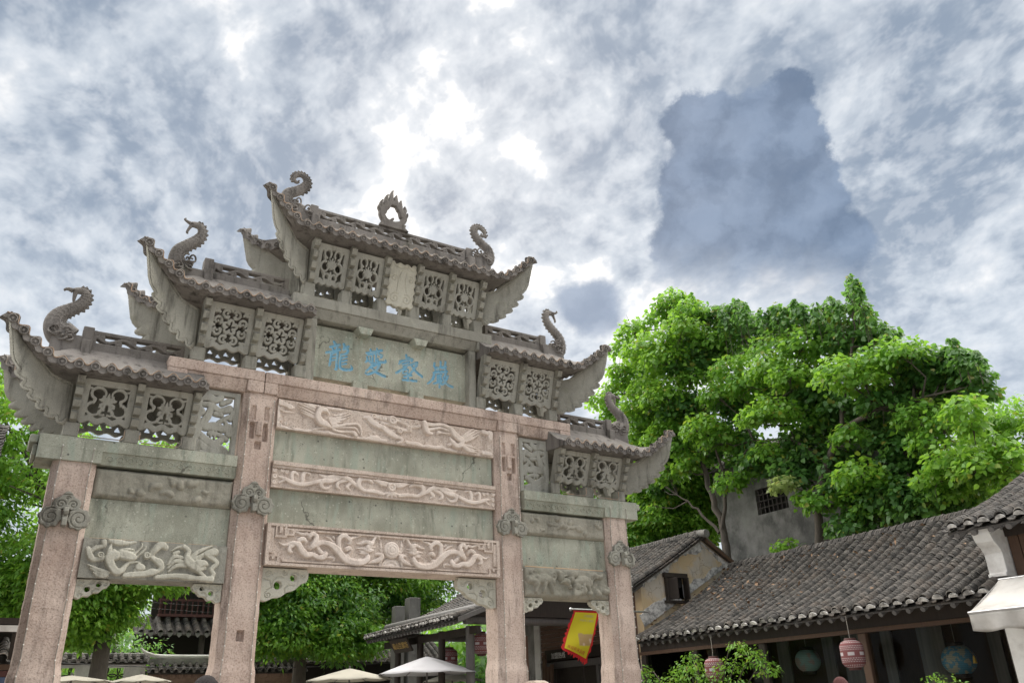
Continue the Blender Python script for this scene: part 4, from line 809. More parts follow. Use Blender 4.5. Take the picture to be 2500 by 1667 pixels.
def dbase(s_, xa, xb, z0, z1):
    mb = MB(); mb.prism([(xa, z0 - .2), (xb + .02, z0), (xb, z1 - .06), (xb - .05, z1), (xa, z1)], lambda p_, q_, t_: (s_ * p_, t_, q_), YC - .10, YC + .10)
    bevel(mb.build('dragon_base', 'weathered_roof_stone', gate), .012, 2)
def rpost(x, z0, z1):
    mb = MB(); mb.box(x - .06, x + .06, YC - .16, YC + .16, z0 - .45, z0 + .05); mb.box(x - .065, x + .065, YC - .085, YC + .085, z0 + .05, z1 + .03)
    bevel(mb.build('ridge_post', 'weathered_roof_stone', gate), .014, 2)
for s_ in (-1, 1):
    # lower tier
    for xb in (2.885, 3.57, 4.25):
        bracket(s_ * xb, 4.93, 5.49, 4.748); bracket(s_ * xb, 4.93, 5.49, 4.748, True, .04)
    for xc in (3.228, 3.91):
        lattice(s_ * xc, .60, 4.955, 5.46, 1); backboard(s_ * xc, .60, 4.955, 5.46, 5)
    a, b, ro = roof(s_, 2.80, 4.52, 5.14, 5.545, 6.02, 4.29, 6.03); TUBES.append(('lower', a, b, s_))
    wing(s_, 4.29, 4.91, 5.12, 5.96, False); wing(s_, 4.29, 4.91, 5.12, 5.96, True)
    ra, rb = sorted((s_ * 3.06, s_ * 4.20)); ridge(ra, rb, 6.04, 6.25); rpost(s_ * 4.255, 6.02, 6.25)
    mb = MB(); mb.box(min(s_ * 3.06, s_ * 4.32), max(s_ * 3.06, s_ * 4.32), YC - .07, YC + .07, 5.95, 6.045); mb.build('ridge_base', 'weathered_roof_stone', gate)
    dragon(s_, D1, J1); dbase(s_, 4.31, 4.66, 5.72, 6.13)
    # middle tier
    for xb in (1.50, 2.21, 2.91):
        bracket(s_ * xb, 6.20, 6.87, 5.998); bracket(s_ * xb, 6.20, 6.87, 5.998, True, .04)
    for xc in (1.855, 2.56):
        lattice(s_ * xc, .615, 6.225, 6.84, 2); backboard(s_ * xc, .615, 6.225, 6.84, 5)
    a, b, ro = roof(s_, 1.46, 3.20, 3.84, 6.93, 7.42, 2.95, 7.43); TUBES.append(('middle', a, b, s_))
    wing(s_, 2.96, 6.18, 3.82, 7.36, False); wing(s_, 2.96, 6.18, 3.82, 7.36, True)
    ra, rb = sorted((s_ * 1.72, s_ * 2.85)); ridge(ra, rb, 7.44, 7.64); rpost(s_ * 2.90, 7.42, 7.64)
    mb = MB(); mb.box(min(s_ * 1.70, s_ * 2.97), max(s_ * 1.70, s_ * 2.97), YC - .07, YC + .07, 7.35, 7.445); mb.build('ridge_base', 'weathered_roof_stone', gate)
    dragon(s_, D2, J2); dbase(s_, 2.96, 3.33, 7.10, 7.45)
    # top tier (one side of it)
    for xb in (.285, .87, 1.46):
        bracket(s_ * xb, 7.56, 8.22, 7.328); bracket(s_ * xb, 7.56, 8.22, 7.328, True, .04)
    for xc in (.5775, 1.165):
        lattice(s_ * xc, .50, 7.585, 8.19, 3); backboard(s_ * xc, .50, 7.585, 8.19, 4)
    wing(s_, 1.50, 7.54, 2.30, 8.72, False); wing(s_, 1.50, 7.54, 2.30, 8.72, True)
    dragon(s_, D3, []); dbase(s_, 1.47, 1.84, 8.46, 8.92); rpost(s_ * 1.42, 8.80, 9.03)
    # pierced crane panel between the lowest brackets and the inner post
    CP = [[(2.82 - a, b, c) for a, b, c in st] for st in [
        [(.02, .74, .05), (.12, .77, .055), (.22, .74, .05), (.30, .78, .04)], [(.05, .66, .03), (.18, .66, .04), (.30, .60, .04), (.42, .64, .055)], [(.18, .62, .04), (.15, .5, .05), (.10, .42, .045), (.06, .32, .04)],
        [(.14, .36, .055), (.28, .38, .06), (.38, .35, .04), (.40, .44, .025), (.34, .49, .02)], [(.24, .32, .018), (.22, .24, .015)], [(.28, .32, .018), (.27, .22, .015)], [(.03, .28, .045), (.14, .2, .05), (.27, .13, .055), (.42, .06, .05)], [(.36, .2, .045), (.24, .12, .045)], [(.04, .08, .07)], [(.45, .30, .05), (.44, .4, .04)], [(.45, .5, .03), (.47, .6, .03)], [(.02, .5, .04), (.08, .56, .035), (.02, .62, .03)], [(.32, .7, .035), (.42, .76, .035)], [(.2, .28, .03), (.34, .27, .028), (.43, .22, .03)], [(.30, .44, .03), (.42, .53, .03)], [(.08, .14, .045), (.2, .06, .05), (.34, .04, .04)], [(.24, .55, .03), (.33, .54, .03)]]]
    CP += [[(2.80, 0, .045), (2.80, .86, .045)], [(2.30, 0, .04), (2.30, .86, .04)], [(2.30, .84, .035), (2.80, .84, .035)], [(2.30, .02, .03), (2.80, .02, .03)]]
    plate('crane_screen', capfield([smoothst(c_) for c_ in CP]), (2.265, 2.838, 0, .87), .0085, lambda u_, v_, n_: np.stack([s_ * u_, .13 - n_, 4.76 + v_ * 1.03], -1), .08, 'carved_tuff', gate, .022)
a, b, ro = roof(1, 0, 1.74, 2.32, 8.315, 8.80, 1.44, 8.80, True); TUBES.append(('top', a, b, 0))
ridge(-1.36, 1.34, 8.81, 9.03)
mb = MB(); mb.box(-1.48, 1.48, YC - .07, YC + .07, 8.72, 8.815); mb.build('ridge_base', 'weathered_roof_stone', gate)
# centre slab of the top tier with incised clouds
def Fs(U, V):
    a = np.arctan2(V - .36, U); return np.maximum(np.abs(U) - .235, np.abs(V - .36) - .36) * .9 + .012 * np.cos(V * 55) * (np.abs(U) > .12) + .01 * np.cos(U * 50) * (np.abs(V - .36) > .25)
gs = [spiral(-.1, .13, .09, 1.5, .009, 1), spiral(.1, .13, .09, 1.5, .009, 2, -1), spiral(-.14, .45, .06, 1.3, .008), spiral(.14, .47, .06, 1.3, .008, 2, -1), [(-.08, .25, .009), (-.07, .45, .009), (-.03, .6, .009), (.06, .58, .009), (.05, .4, .009), (.09, .25, .009)], [(-.16, .66, .008), (-.05, .63, .008), (.08, .67, .008), (.17, .62, .008)]]
plate('cloud_slab', Fs, (-.26, .26, -.02, .74), .0085, lambda u_, v_, n_: np.stack([u_, .0 - .17 * v_ / .72 - n_, 7.47 + v_ * .97], -1), .09, 'relief_tuff', gate, .02, groovefield(gs, .014))
# flaming pearl finial
fl = empty('flame_finial', (-.04, YC, 9.03), parent=gate)
fs = [[(-.17, .17, .055), (-.235, .28, .05), (-.235, .40, .036), (-.255, .50, .026), (-.235, .56, .014)], [(-.235, .33, .04), (-.285, .40, .026), (-.29, .45, .012)], [(-.20, .34, .05), (-.17, .46, .045), (-.165, .58, .034), (-.155, .66, .024), (-.13, .69, .012)], [(-.14, .46, .05), (-.09, .56, .045), (-.07, .66, .036), (-.065, .76, .024), (-.045, .80, .012)],
      [(.11, .17, .055), (.175, .28, .05), (.175, .40, .036), (.195, .48, .024), (.18, .54, .012)], [(.18, .3, .038), (.225, .37, .022), (.235, .42, .010)], [(.14, .34, .05), (.105, .46, .045), (.10, .57, .032), (.105, .64, .014)], [(.08, .46, .045), (.03, .56, .042), (.01, .66, .034), (.02, .72, .014)], [(-.17, .17, .055), (-.03, .135, .05), (.11, .17, .055)], [(-.09, .55, .05), (.02, .55, .05)], [(-.06, .20, .03), (-.03, .24, .02)]]
plate('flame', capfield([smoothst(c_) for c_ in fs]), (-.33, .30, .08, .84), .008, lambda u_, v_, n_: np.stack([u_ + .03, -n_, v_ - .02], -1), .10, 'weathered_roof_stone', fl, .025)
mb = MB(); mb.prism([(-.27, 0), (.27, 0), (.20, .06), (.22, .12), (-.22, .12), (-.20, .06)], lambda p_, q_, t_: (p_, t_, q_ - .002), -.10, .10); bevel(mb.build('base', 'weathered_roof_stone', fl), .012, 2)
# drum stones clasping the foot of the inner posts
for s_ in (-1, 1):
    for yy in (-.42,):
        mb = MB(); mb.lathe([(.02, -.13), (.36, -.13), (.40, -.10), (.40, .10), (.36, .13), (.02, .13)], (s_ * XI + .08, yy, 1.52), 36, 'X'); mb.build('drum_stone', 'pale_pink_granite', gate, 40)
        mb = MB(); mb.box(s_ * XI - .10, s_ * XI + .26, yy - .5, yy + .38, .0, 1.14); bevel(mb.build('drum_plinth', 'pale_pink_granite', gate), .03, 2)

# ------------------------------------------------------------------ cable lights
def polytube(name, pts, r_, mat, label, cat, group, bulbs=None, seg=5):
    mb = MB(); mb.tube(pts, r_, seg)
    if bulbs:
        e = empty(name, pts[0], label, cat, group); o0 = Vector(pts[0])
        mb.v = [tuple(Vector(p_) - o0) for p_ in mb.v]; mb.build('cable', mat, e, 60)
        b = MB()
        for p_ in bulbs:
            b.lathe([(.003, -.010), (.008, -.004), (.009, .003), (.003, .009)], Vector(p_) - o0, 6)
        tag(b.build("bulb", "bulb", e, 60), kind="stuff")
        return e
    return tag(mb.build(name, mat, None, 60), label, cat, group)
rnd = random.Random(9)
for s_ in (-1, 1):
    for xc, top in ((XO, 4.75), (XI, 5.62)):
        for e_ in (-1, 1):
            x = s_ * xc + e_ * (HW + .002); P = []
            z = .3
            while z < top:
                fl_ = max(0, min(1, (2.2 - z) / .14)); P.append((x + e_ * .012 * fl_ + rnd.uniform(-.005, .005), -.013 - .022 * fl_ - (.03 if z > 4.43 and xc > 3 else 0), z)); z += .16
            polytube('cable_light', P, .0055, 'cable', 'bulb cable up the %s edge of the gateway post %s' % ('bay-side' if e_ * s_ < 0 else 'outward', {(-1, XO): 'beside the black timber shop', (-1, XI): 'with the small square socket', (1, XI): 'nearest the flag', (1, XO): 'by the ochre gable house'}[(s_, xc)]), 'string light', 'cable lights up the gateway posts', bulbs=[(p_[0], p_[1] - .012, p_[2]) for p_ in P[1:]])
for nm, a, b, sd_ in TUBES:
    polytube('light_tube', a + b[1:], .0085, 'rusty_tube', 'wavy light tube over tile ends of the %s gateway roof%s' % (nm, {-1: ', crane-beam side', 1: ', flag side', 0: ''}[sd_]), 'light tube', 'light tubes along the gateway eaves')
for s_ in (-1, 1):
    # loops of tube dipping round the openings under the lattices
    P = []
    for i, (xa, xb) in enumerate(((4.17, 3.66), (3.48, 2.98))):
        for x, z in ((xa, 4.90), (xa, 4.80), (xa - .03, 4.762), (xb + .03, 4.762), (xb, 4.80), (xb, 4.90)): P.append((s_ * x, -.045, z))
    polytube('light_tube', P[:6], .007, 'rusty_tube', 'short light tube dipping under the outermost lotus lattice, %s side' % ('crane-beam' if s_ < 0 else 'flag'), 'light tube', 'light tubes under the lattices')
    polytube('light_tube', P[6:], .007, 'rusty_tube', 'short light tube under the lattice beside the crane screen, %s side' % ('crane-beam' if s_ < 0 else 'flag'), 'light tube', 'light tubes under the lattices')
TREE_A=[(12.93,6.97,13.68,0.58,'m'),(13.02,7.61,13.46,0.53,'m'),(12.77,6.07,12.88,0.56,'m'),(12.31,6.06,12.14,0.67,'b'),(12.54,8.55,13.21,0.53,'b'),(12.54,9.16,12.77,0.53,'b'),(12.08,7.45,11.95,0.75,'b'),(12.12,6.73,11.34,0.73,'b'),(12.03,8.87,11.82,0.39,'b'),(12.86,8.95,11.70,0.73,'m'),(13.32,6.43,12.01,0.57,'d'),(12.31,5.60,8.79,0.63,'b'),(12.89,6.70,9.97,0.49,'m'),(12.22,7.02,10.24,0.73,'b'),(12.42,8.30,10.41,0.70,'b'),(12.45,7.96,10.86,0.63,'b'),(12.41,10.34,11.21,0.54,'b'),(12.41,9.42,11.35,0.53,'b'),(12.82,7.46,9.40,0.68,'m'),(12.40,7.78,9.17,0.49,'b'),(12.80,7.17,8.79,0.49,'m'),(12.94,9.13,9.69,0.39,'m'),(12.80,6.28,10.75,0.55,'m'),(13.18,8.17,8.12,0.50,'m'),(13.81,9.38,8.07,0.39,'d'),(12.93,6.85,8.28,0.48,'m'),(12.56,6.93,8.07,0.36,'b'),(13.77,9.61,8.88,0.40,'d'),(12.89,8.84,7.27,0.18,'m'),(13.43,8.61,8.92,0.51,'d')]
TREE_B=[(13.57,5.47,12.74,0.28,'d'),(13.69,5.67,12.28,0.38,'d'),(13.47,4.69,12.66,0.31,'d'),(13.71,4.68,12.15,0.49,'d'),(13.65,4.41,11.63,0.66,'d'),(13.31,3.19,11.83,0.29,'d'),(13.64,3.39,11.53,0.47,'d'),(13.46,2.55,11.65,0.29,'d'),(13.55,2.72,11.23,0.46,'d'),(13.47,1.90,11.13,0.39,'d'),(13.72,1.64,11.38,0.26,'d'),(13.56,0.78,11.72,0.16,'d'),(13.39,0.68,11.35,0.21,'d'),(13.63,0.86,11.07,0.30,'d'),(13.77,0.87,10.69,0.39,'d'),(13.48,0.62,10.06,0.43,'d'),(13.43,1.14,10.08,0.60,'d'),(13.53,1.73,10.64,0.50,'d'),(13.16,2.36,10.39,0.67,'m'),(13.19,3.41,10.62,0.69,'m'),(13.70,5.72,11.67,0.50,'d'),(12.54,3.14,9.84,0.61,'b'),(12.51,2.50,9.38,0.54,'b'),(12.83,4.16,9.77,0.63,'m'),(12.06,0.69,8.71,0.60,'b'),(12.39,0.31,8.48,0.55,'b'),(12.93,0.02,9.00,0.67,'m'),(13.52,0.14,9.93,0.32,'d'),(12.74,-0.64,8.87,0.55,'m'),(13.54,-0.63,8.88,0.57,'d'),(13.58,-1.33,8.88,0.26,'d'),(13.46,-1.57,8.41,0.40,'d'),(13.48,-1.71,8.07,0.40,'d'),(13.57,-1.69,7.70,0.40,'d'),(13.82,-0.95,8.19,0.51,'d'),(13.65,-0.42,8.35,0.57,'d'),(12.17,-1.98,7.01,0.46,'b'),(12.17,-2.06,6.63,0.32,'b'),(12.27,3.10,8.51,0.64,'b'),(12.12,3.60,8.52,0.43,'b'),(12.72,5.33,9.83,0.53,'m'),(12.65,5.43,8.48,0.52,'m'),(13.57,6.29,11.17,0.50,'d'),(12.64,4.64,10.40,0.52,'m'),(13.45,5.42,9.66,0.54,'d'),(13.88,2.95,8.94,0.57,'d'),(13.44,1.71,8.47,0.59,'d'),(13.71,1.04,8.31,0.59,'d'),(13.69,0.34,8.29,0.53,'d'),(13.03,-0.44,7.48,0.55,'m'),(12.89,1.33,7.47,0.47,'m'),(13.66,2.59,8.22,0.50,'d'),(13.34,3.40,7.95,0.45,'d'),(13.34,2.84,7.41,0.60,'d'),(13.42,4.28,7.50,0.51,'d'),(13.39,4.85,8.24,0.46,'d'),(13.36,0.70,7.26,0.47,'d'),(13.38,0.23,6.98,0.51,'d'),(12.93,-0.64,6.78,0.49,'m'),(13.41,2.33,9.36,0.50,'d'),(13.87,3.57,9.26,0.52,'d'),(13.71,1.38,7.87,0.48,'d'),(12.92,-1.08,7.12,0.44,'m'),(12.42,0.97,6.31,0.55,'b'),(12.76,0.76,6.15,0.40,'m'),(13.16,1.29,5.63,0.56,'m'),(13.10,0.83,5.58,0.30,'m'),(12.44,-1.34,6.07,0.56,'b'),(12.29,-1.91,5.74,0.55,'b'),(12.51,-2.26,5.93,0.41,'b'),(12.45,-2.35,5.52,0.32,'b'),(12.40,-0.83,5.83,0.38,'b'),(13.15,-1.24,5.64,0.39,'m'),(12.38,-2.48,6.15,0.23,'b'),(12.22,-2.74,5.89,0.20,'b'),(13.63,0.31,6.53,0.46,'d'),(13.42,0.68,6.60,0.46,'d'),(13.42,2.35,7.02,0.48,'d'),(12.14,3.05,6.57,0.34,'y'),(13.07,3.11,6.36,0.32,'m'),(12.65,5.29,7.14,0.45,'m'),(13.59,5.63,8.04,0.36,'d'),(13.57,6.79,8.47,0.43,'d')]
LIMB_A=[[(13.10,6.15,5.35,0.116),(13.10,6.20,6.15,0.102),(13.10,6.45,7.21,0.088),(13.10,6.64,8.06,0.075),(13.10,6.67,9.34,0.054),(13.10,7.06,11.36,0.034),(13.10,7.17,12.99,0.020)],[(13.10,6.19,6.09,0.061),(13.10,5.79,7.24,0.048),(13.10,6.04,8.34,0.034),(13.10,6.17,9.19,0.020)],[(13.10,6.31,6.00,0.054),(13.10,7.11,6.87,0.034),(13.10,7.90,7.47,0.020)],[(13.10,6.67,8.38,0.041),(13.10,8.12,9.63,0.027),(13.10,9.38,10.72,0.014)]]
LIMB_B=[[(13.10,3.01,4.90,0.116),(13.10,2.79,6.03,0.109),(13.10,2.22,7.16,0.095),(13.10,1.69,7.71,0.082),(13.10,0.90,8.00,0.061),(13.10,-0.40,7.90,0.034),(13.10,-1.39,7.82,0.020)],[(13.10,1.69,7.71,0.054),(13.10,1.35,8.74,0.048),(13.10,0.83,9.78,0.034),(13.10,0.52,10.80,0.014)],[(13.10,2.81,5.93,0.034),(13.10,1.86,5.94,0.027),(13.10,1.27,5.52,0.014)],[(13.10,2.27,7.07,0.061),(13.10,3.19,7.97,0.041),(13.10,4.56,8.30,0.027)],[(13.10,2.64,6.26,0.041),(13.10,1.55,6.02,0.027),(13.10,0.08,6.03,0.020),(13.10,-1.12,5.93,0.014)],[(13.10,3.19,7.97,0.027),(13.10,3.55,9.60,0.020),(13.10,4.32,11.47,0.014)]]
# ================================================================== the place around the gateway
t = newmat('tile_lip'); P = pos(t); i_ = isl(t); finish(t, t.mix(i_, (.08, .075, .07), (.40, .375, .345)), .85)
t = newmat('roof_tile'); P = pos(t); i_ = isl(t)
c = t.mix(i_, (.020, .019, .018), (.088, .079, .071)); c = t.mix(t.m('MULTIPLY', t.ss(t.noise(P, 11, 4, .6), .54, .70), .55), c, (.19, .172, .155)); c = t.mix(t.m('MULTIPLY', t.ss(t.noise(P, 2.2, 4, .6), .50, .66), .6), c, (.10, .078, .062))
finish(t, c, .8, t.noise(P, 60, 3), .4, .01, .35)
t = newmat('lime_mortar'); P = pos(t); finish(t, t.mix(t.ss(t.noise(P, 9, 5, .65), .35, .65), (.22, .21, .20), (.62, .60, .57)), .9, t.noise(P, 30, 4), .4)
t = newmat('old_plaster'); P = pos(t)
c = t.mix(t.ss(t.noise(P, .8, 6, .65), .35, .65), (.15, .147, .142), (.34, .33, .315)); c = t.mix(t.m('MULTIPLY', t.ss(t.noise(t.mapv(P, scale=(1.2, 1.2, .8)), 1.3, 6, .7), .46, .68), .75), c, (.075, .075, .072)); c = t.mix(t.m('MULTIPLY', t.ss(t.noise(P, 3, 6, .7), .62, .72), .7), c, (.42, .40, .37))
finish(t, c, .95, t.noise(P, 12, 6, .7), .5, .03)
t = newmat('yellow_plaster'); P = pos(t)
c = t.mix(t.ss(t.noise(P, 1.1, 5, .6), .44, .66), (.54, .41, .25), (.50, .45, .38)); c = t.mix(t.m('MULTIPLY', t.ss(t.noise(t.mapv(P, scale=(2, 2, .5)), 2.2, 5, .7), .5, .7), .5), c, (.30, .27, .24))
cr = t.vor(t.vm('ADD', P, t.vm('SCALE', t.noise(P, 4, 3, out='Color'), scale=.25)), 3.2, 'DISTANCE_TO_EDGE'); crk = t.m('MULTIPLY', t.ss(cr, .022, .006), t.ss(t.noise(P, 1.5, 2), .40, .55))
c = t.mix(t.m('MULTIPLY', crk, .55), c, (.22, .18, .13)); finish(t, c, .95, t.m('SUBTRACT', t.noise(P, 10, 5), t.m('MULTIPLY', crk, .5)), .4, .02)
t = newmat('white_plaster'); P = pos(t); c = t.mix(t.ss(t.noise(P, 2.2, 6, .65), .4, .68), (.70, .69, .67), (.50, .48, .46)); finish(t, c, .9, t.noise(P, 14, 5), .25)
t = newmat('peeled_brick'); P = pos(t); br = t.n('ShaderNodeTexBrick'); t.set(br.inputs['Vector'], t.mapv(P, rot=(R(90), 0, 0))); br.inputs['Scale'].default_value = 3.4
br.inputs['Color1'].default_value = (.10, .10, .10, 1); br.inputs['Color2'].default_value = (.20, .19, .18, 1); br.inputs['Mortar'].default_value = (.30, .29, .27, 1); br.inputs['Mortar Size'].default_value = .025
pm = t.ss(t.noise(P, 1.7, 6, .7), .48, .56); c = t.mix(pm, br.outputs[0], (.40, .38, .35)); finish(t, c, .95, pm, .5, .03)
def wood(name, a, b, rough=.6):
    t = newmat(name); P = pos(t); g = t.noise(t.mapv(P, scale=(9, 9, 1.2)), 4, 5, .6); finish(t, t.mix(g, a, b), rough, g, .25, .01, .3)
wood('dark_wood', (.018, .014, .012), (.055, .042, .034)); wood('brown_wood', (.060, .034, .022), (.125, .075, .050)); wood('grey_wood', (.07, .065, .062), (.17, .16, .155)); wood('red_wood', (.055, .022, .020), (.12, .050, .045)); wood('board_wood', (.095, .056, .040), (.21, .13, .098))
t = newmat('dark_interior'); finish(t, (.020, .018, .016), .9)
t = newmat('reflection_strip'); P = pos(t); finish(t, t.mix(t.noise(t.mapv(P, scale=(6, 6, .3)), 3, 3), (.09, .084, .08), (.24, .225, .21)), .9)  # pale streaked colour standing in for posts mirrored in the glass
t = newmat('window_glass'); g = t.n('ShaderNodeBsdfGlossy'); g.inputs['Roughness'].default_value = .03; g.inputs['Color'].default_value = (.9, .9, .9, 1); tr = t.n('ShaderNodeBsdfTransparent'); tr.inputs[0].default_value = (.80, .82, .81, 1)
fr = t.n('ShaderNodeLayerWeight'); ms = t.n('ShaderNodeMixShader'); t.set(ms.inputs[0], t.m('ADD', t.m('MULTIPLY', t.m('POWER', fr.outputs['Facing'], 4.0), .4), .004)); t.t.links.new(tr.outputs[0], ms.inputs[1]); t.t.links.new(g.outputs[0], ms.inputs[2]); o_ = t.n('ShaderNodeOutputMaterial'); t.t.links.new(ms.outputs[0], o_.inputs[0])
def leafmat(name, a, b, tr):
    t = newmat(name); i_ = isl(t); c = t.mix(i_, a, b); i2 = t.m('FRACT', t.m('MULTIPLY', i_, 7.31)); c = t.mix(t.m('MULTIPLY', t.ss(i2, .93, .99), .8), c, (.30, .26, .04))
    finish(t, c, .42, None, spec=.45, trans=(t.mix(.5, c, tr), .5))
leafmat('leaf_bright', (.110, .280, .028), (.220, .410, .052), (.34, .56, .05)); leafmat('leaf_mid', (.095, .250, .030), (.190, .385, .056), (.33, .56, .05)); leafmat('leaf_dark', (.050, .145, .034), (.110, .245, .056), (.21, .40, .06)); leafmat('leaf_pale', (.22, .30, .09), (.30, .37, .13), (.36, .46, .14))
t = newmat('bark'); P = pos(t); g = t.noise(t.mapv(P, scale=(6, 6, 1.5)), 4, 6, .65); finish(t, t.mix(g, (.040, .034, .028), (.14, .12, .10)), .95, g, .6, .02)
t = newmat('paving'); P = pos(t); br = t.n('ShaderNodeTexBrick'); t.set(br.inputs['Vector'], P); br.inputs['Scale'].default_value = 1.2; br.inputs['Color1'].default_value = (.23, .21, .185, 1); br.inputs['Color2'].default_value = (.29, .27, .24, 1); br.inputs['Mortar'].default_value = (.22, .21, .19, 1); br.inputs['Mortar Size'].default_value = .012
finish(t, t.mix(t.m('MULTIPLY', t.noise(P, 3, 5), .5), br.outputs[0], (.24, .225, .21)), .85, br.outputs['Fac'], .3, .01)
t = newmat('canvas_white'); P = pos(t); finish(t, t.mix(t.ss(t.noise(P, 2.5, 4), .45, .7), (.56, .55, .57), (.46, .45, .46)), .9, t.noise(P, 200, 2), .1, .005, trans=((.7, .7, .7), .25))
t = newmat('canvas_cream'); P = pos(t); finish(t, t.mix(t.ss(t.noise(P, 2.5, 4), .45, .7), (.44, .415, .35), (.36, .34, .29)), .9, t.noise(P, 200, 2), .1, .005, trans=((.6, .58, .5), .25))
t = newmat('awning_cloth'); P = pos(t); c = t.mix(t.ss(t.noise(P, 1.6, 5, .6), .42, .7), (.53, .51, .485), (.38, .36, .335)); finish(t, c, .9, t.noise(P, 3, 3), .25, .05)
t = newmat('metal'); finish(t, (.55, .55, .56), .3, Metallic=.9)
t = newmat('black_metal'); finish(t, (.02, .02, .02), .5)
t = newmat('banner_yellow'); tcx = t.n('ShaderNodeTexCoord').outputs['Object']; x_, y_, z_ = t.xyz(tcx); P = tcx
tan = t.m('MULTIPLY', t.ss(t.m('ADD', z_, t.m('MULTIPLY', t.noise(P, 7, 3), .22)), -.40, -.44), t.ss(z_, -.80, -.76)); tan = t.m('MULTIPLY', tan, t.m('MULTIPLY', t.ss(x_, .10, .13), t.ss(x_, .68, .62)))
c = t.mix(t.m('MULTIPLY', tan, .85), (.60, .52, .025), (.42, .27, .16)); vv = t.vor(P, 9); c = t.mix(t.m('MULTIPLY', tan, t.m('MULTIPLY', t.ss(vv, .5, .2), t.ss(z_, -.52, -.62))), c, (.62, .48, .36)); finish(t, c, .8, trans=(c, .2))
t = newmat('banner_red'); finish(t, (.50, .022, .025), .8, trans=((.5, .03, .03), .2))
t = newmat('red_print'); finish(t, (.42, .04, .03), .8)
t = newmat('grey_print'); finish(t, (.42, .36, .22), .8)
t = newmat('white_print'); finish(t, (.72, .72, .70), .7)
t = newmat('gold_print'); finish(t, (.42, .28, .09), .6)
t = newmat('lantern_red'); tcx = t.n('ShaderNodeTexCoord').outputs['Object']; x_, y_, z_ = t.xyz(tcx); ang = t.m('MULTIPLY', t.m('ARCTAN2', y_, x_), 28 / 6.2832); row = t.m('MULTIPLY', z_, 36.0)
du = t.m('ABSOLUTE', t.m('SUBTRACT', t.m('FRACT', t.m('ADD', ang, t.m('MULTIPLY', t.m('FLOOR', row), .5))), .5)); dv = t.m('ABSOLUTE', t.m('SUBTRACT', t.m('FRACT', row), .5)); dot = t.ss(t.m('ADD', du, dv), .40, .30)
az_ = t.m('ABSOLUTE', z_); band = t.m('MULTIPLY', t.ss(az_, .048, .052), t.ss(t.m('ABSOLUTE', t.m('SUBTRACT', az_, .15)), .012, .018)); big = t.m('MULTIPLY', t.ss(t.m('ABSOLUTE', t.m('SUBTRACT', t.m('FRACT', t.m('MULTIPLY', ang, 6 / 28)), .5)), .30, .24), t.ss(az_, .030, .024))
c = t.mix(t.m('MAXIMUM', t.m('MULTIPLY', dot, band), big), (.25, .095, .095), (.60, .56, .56)); finish(t, c, .8, trans=(c, .25))
def globe(name, a, b, sc):
    t = newmat(name); P = t.n('ShaderNodeTexCoord').outputs['Object']; z_ = t.xyz(P)[2]; f_ = t.ss(t.noise(P, sc, 4, .6), .48, .56); rib = t.ss(t.m('SINE', t.m('MULTIPLY', z_, 190.0)), .6, 1.0)
    c = t.mix(f_, a, b); c = t.mix(t.m('MULTIPLY', rib, .35), c, (.10, .10, .10)); finish(t, c, .8, trans=(c, .25))
globe('lantern_teal', (.34, .50, .46), (.46, .36, .34), 5); globe('lantern_blue', (.13, .34, .48), (.50, .48, .38), 9)
t = newmat('tassel'); finish(t, (.60, .36, .05), .8)
t = newmat('hair_black'); P = pos(t); finish(t, t.mix(t.noise(t.mapv(P, scale=(1, 1, .2)), 120, 2), (.008, .007, .007), (.035, .03, .03)), .8, t.noise(P, 160, 2), .5, spec=.15)
t = newmat('hair_auburn'); P = pos(t); finish(t, t.mix(t.noise(t.mapv(P, scale=(1, 1, .2)), 120, 2), (.035, .012, .012), (.11, .042, .04)), .8, t.noise(P, 160, 2), .5, spec=.15)
t = newmat('skin'); finish(t, (.52, .34, .26), .6, spec=.4)
t = newmat('cloth_blue'); P = pos(t); finish(t, t.mix(t.noise(P, 5, 3), (.06, .09, .16), (.10, .13, .21)), .9)
t = newmat('cloth_grey'); P = pos(t); finish(t, t.mix(t.noise(P, 5, 3), (.20, .19, .19), (.28, .27, .27)), .9)
t = newmat('cloth_dark'); finish(t, (.03, .03, .035), .9)
t = newmat('eye_dark'); finish(t, (.02, .015, .012), .2)
stone('brown_rubble', (.20, .135, .10), (.32, .215, .16), speck=(.08, .06, .05), st=.4, stain=(.10, .08, .07), pale=(.40, .30, .24), bstr=.7)
stone('grey_pillar_stone', (.13, .125, .115), (.20, .195, .18), speck=(.07, .07, .06), st=.6, stain=(.07, .07, .065), pale=(.3, .29, .27))
# ------------------------------------------------------------------ ground
g = mesh_obj('ground', [(-300, -300, 0), (300, -300, 0), (300, 300, 0), (-300, 300, 0)], [(0, 1, 2, 3)], 'paving'); tag(g, kind='structure')
CAMP = Vector((-4.76, -10.84, 1.6))
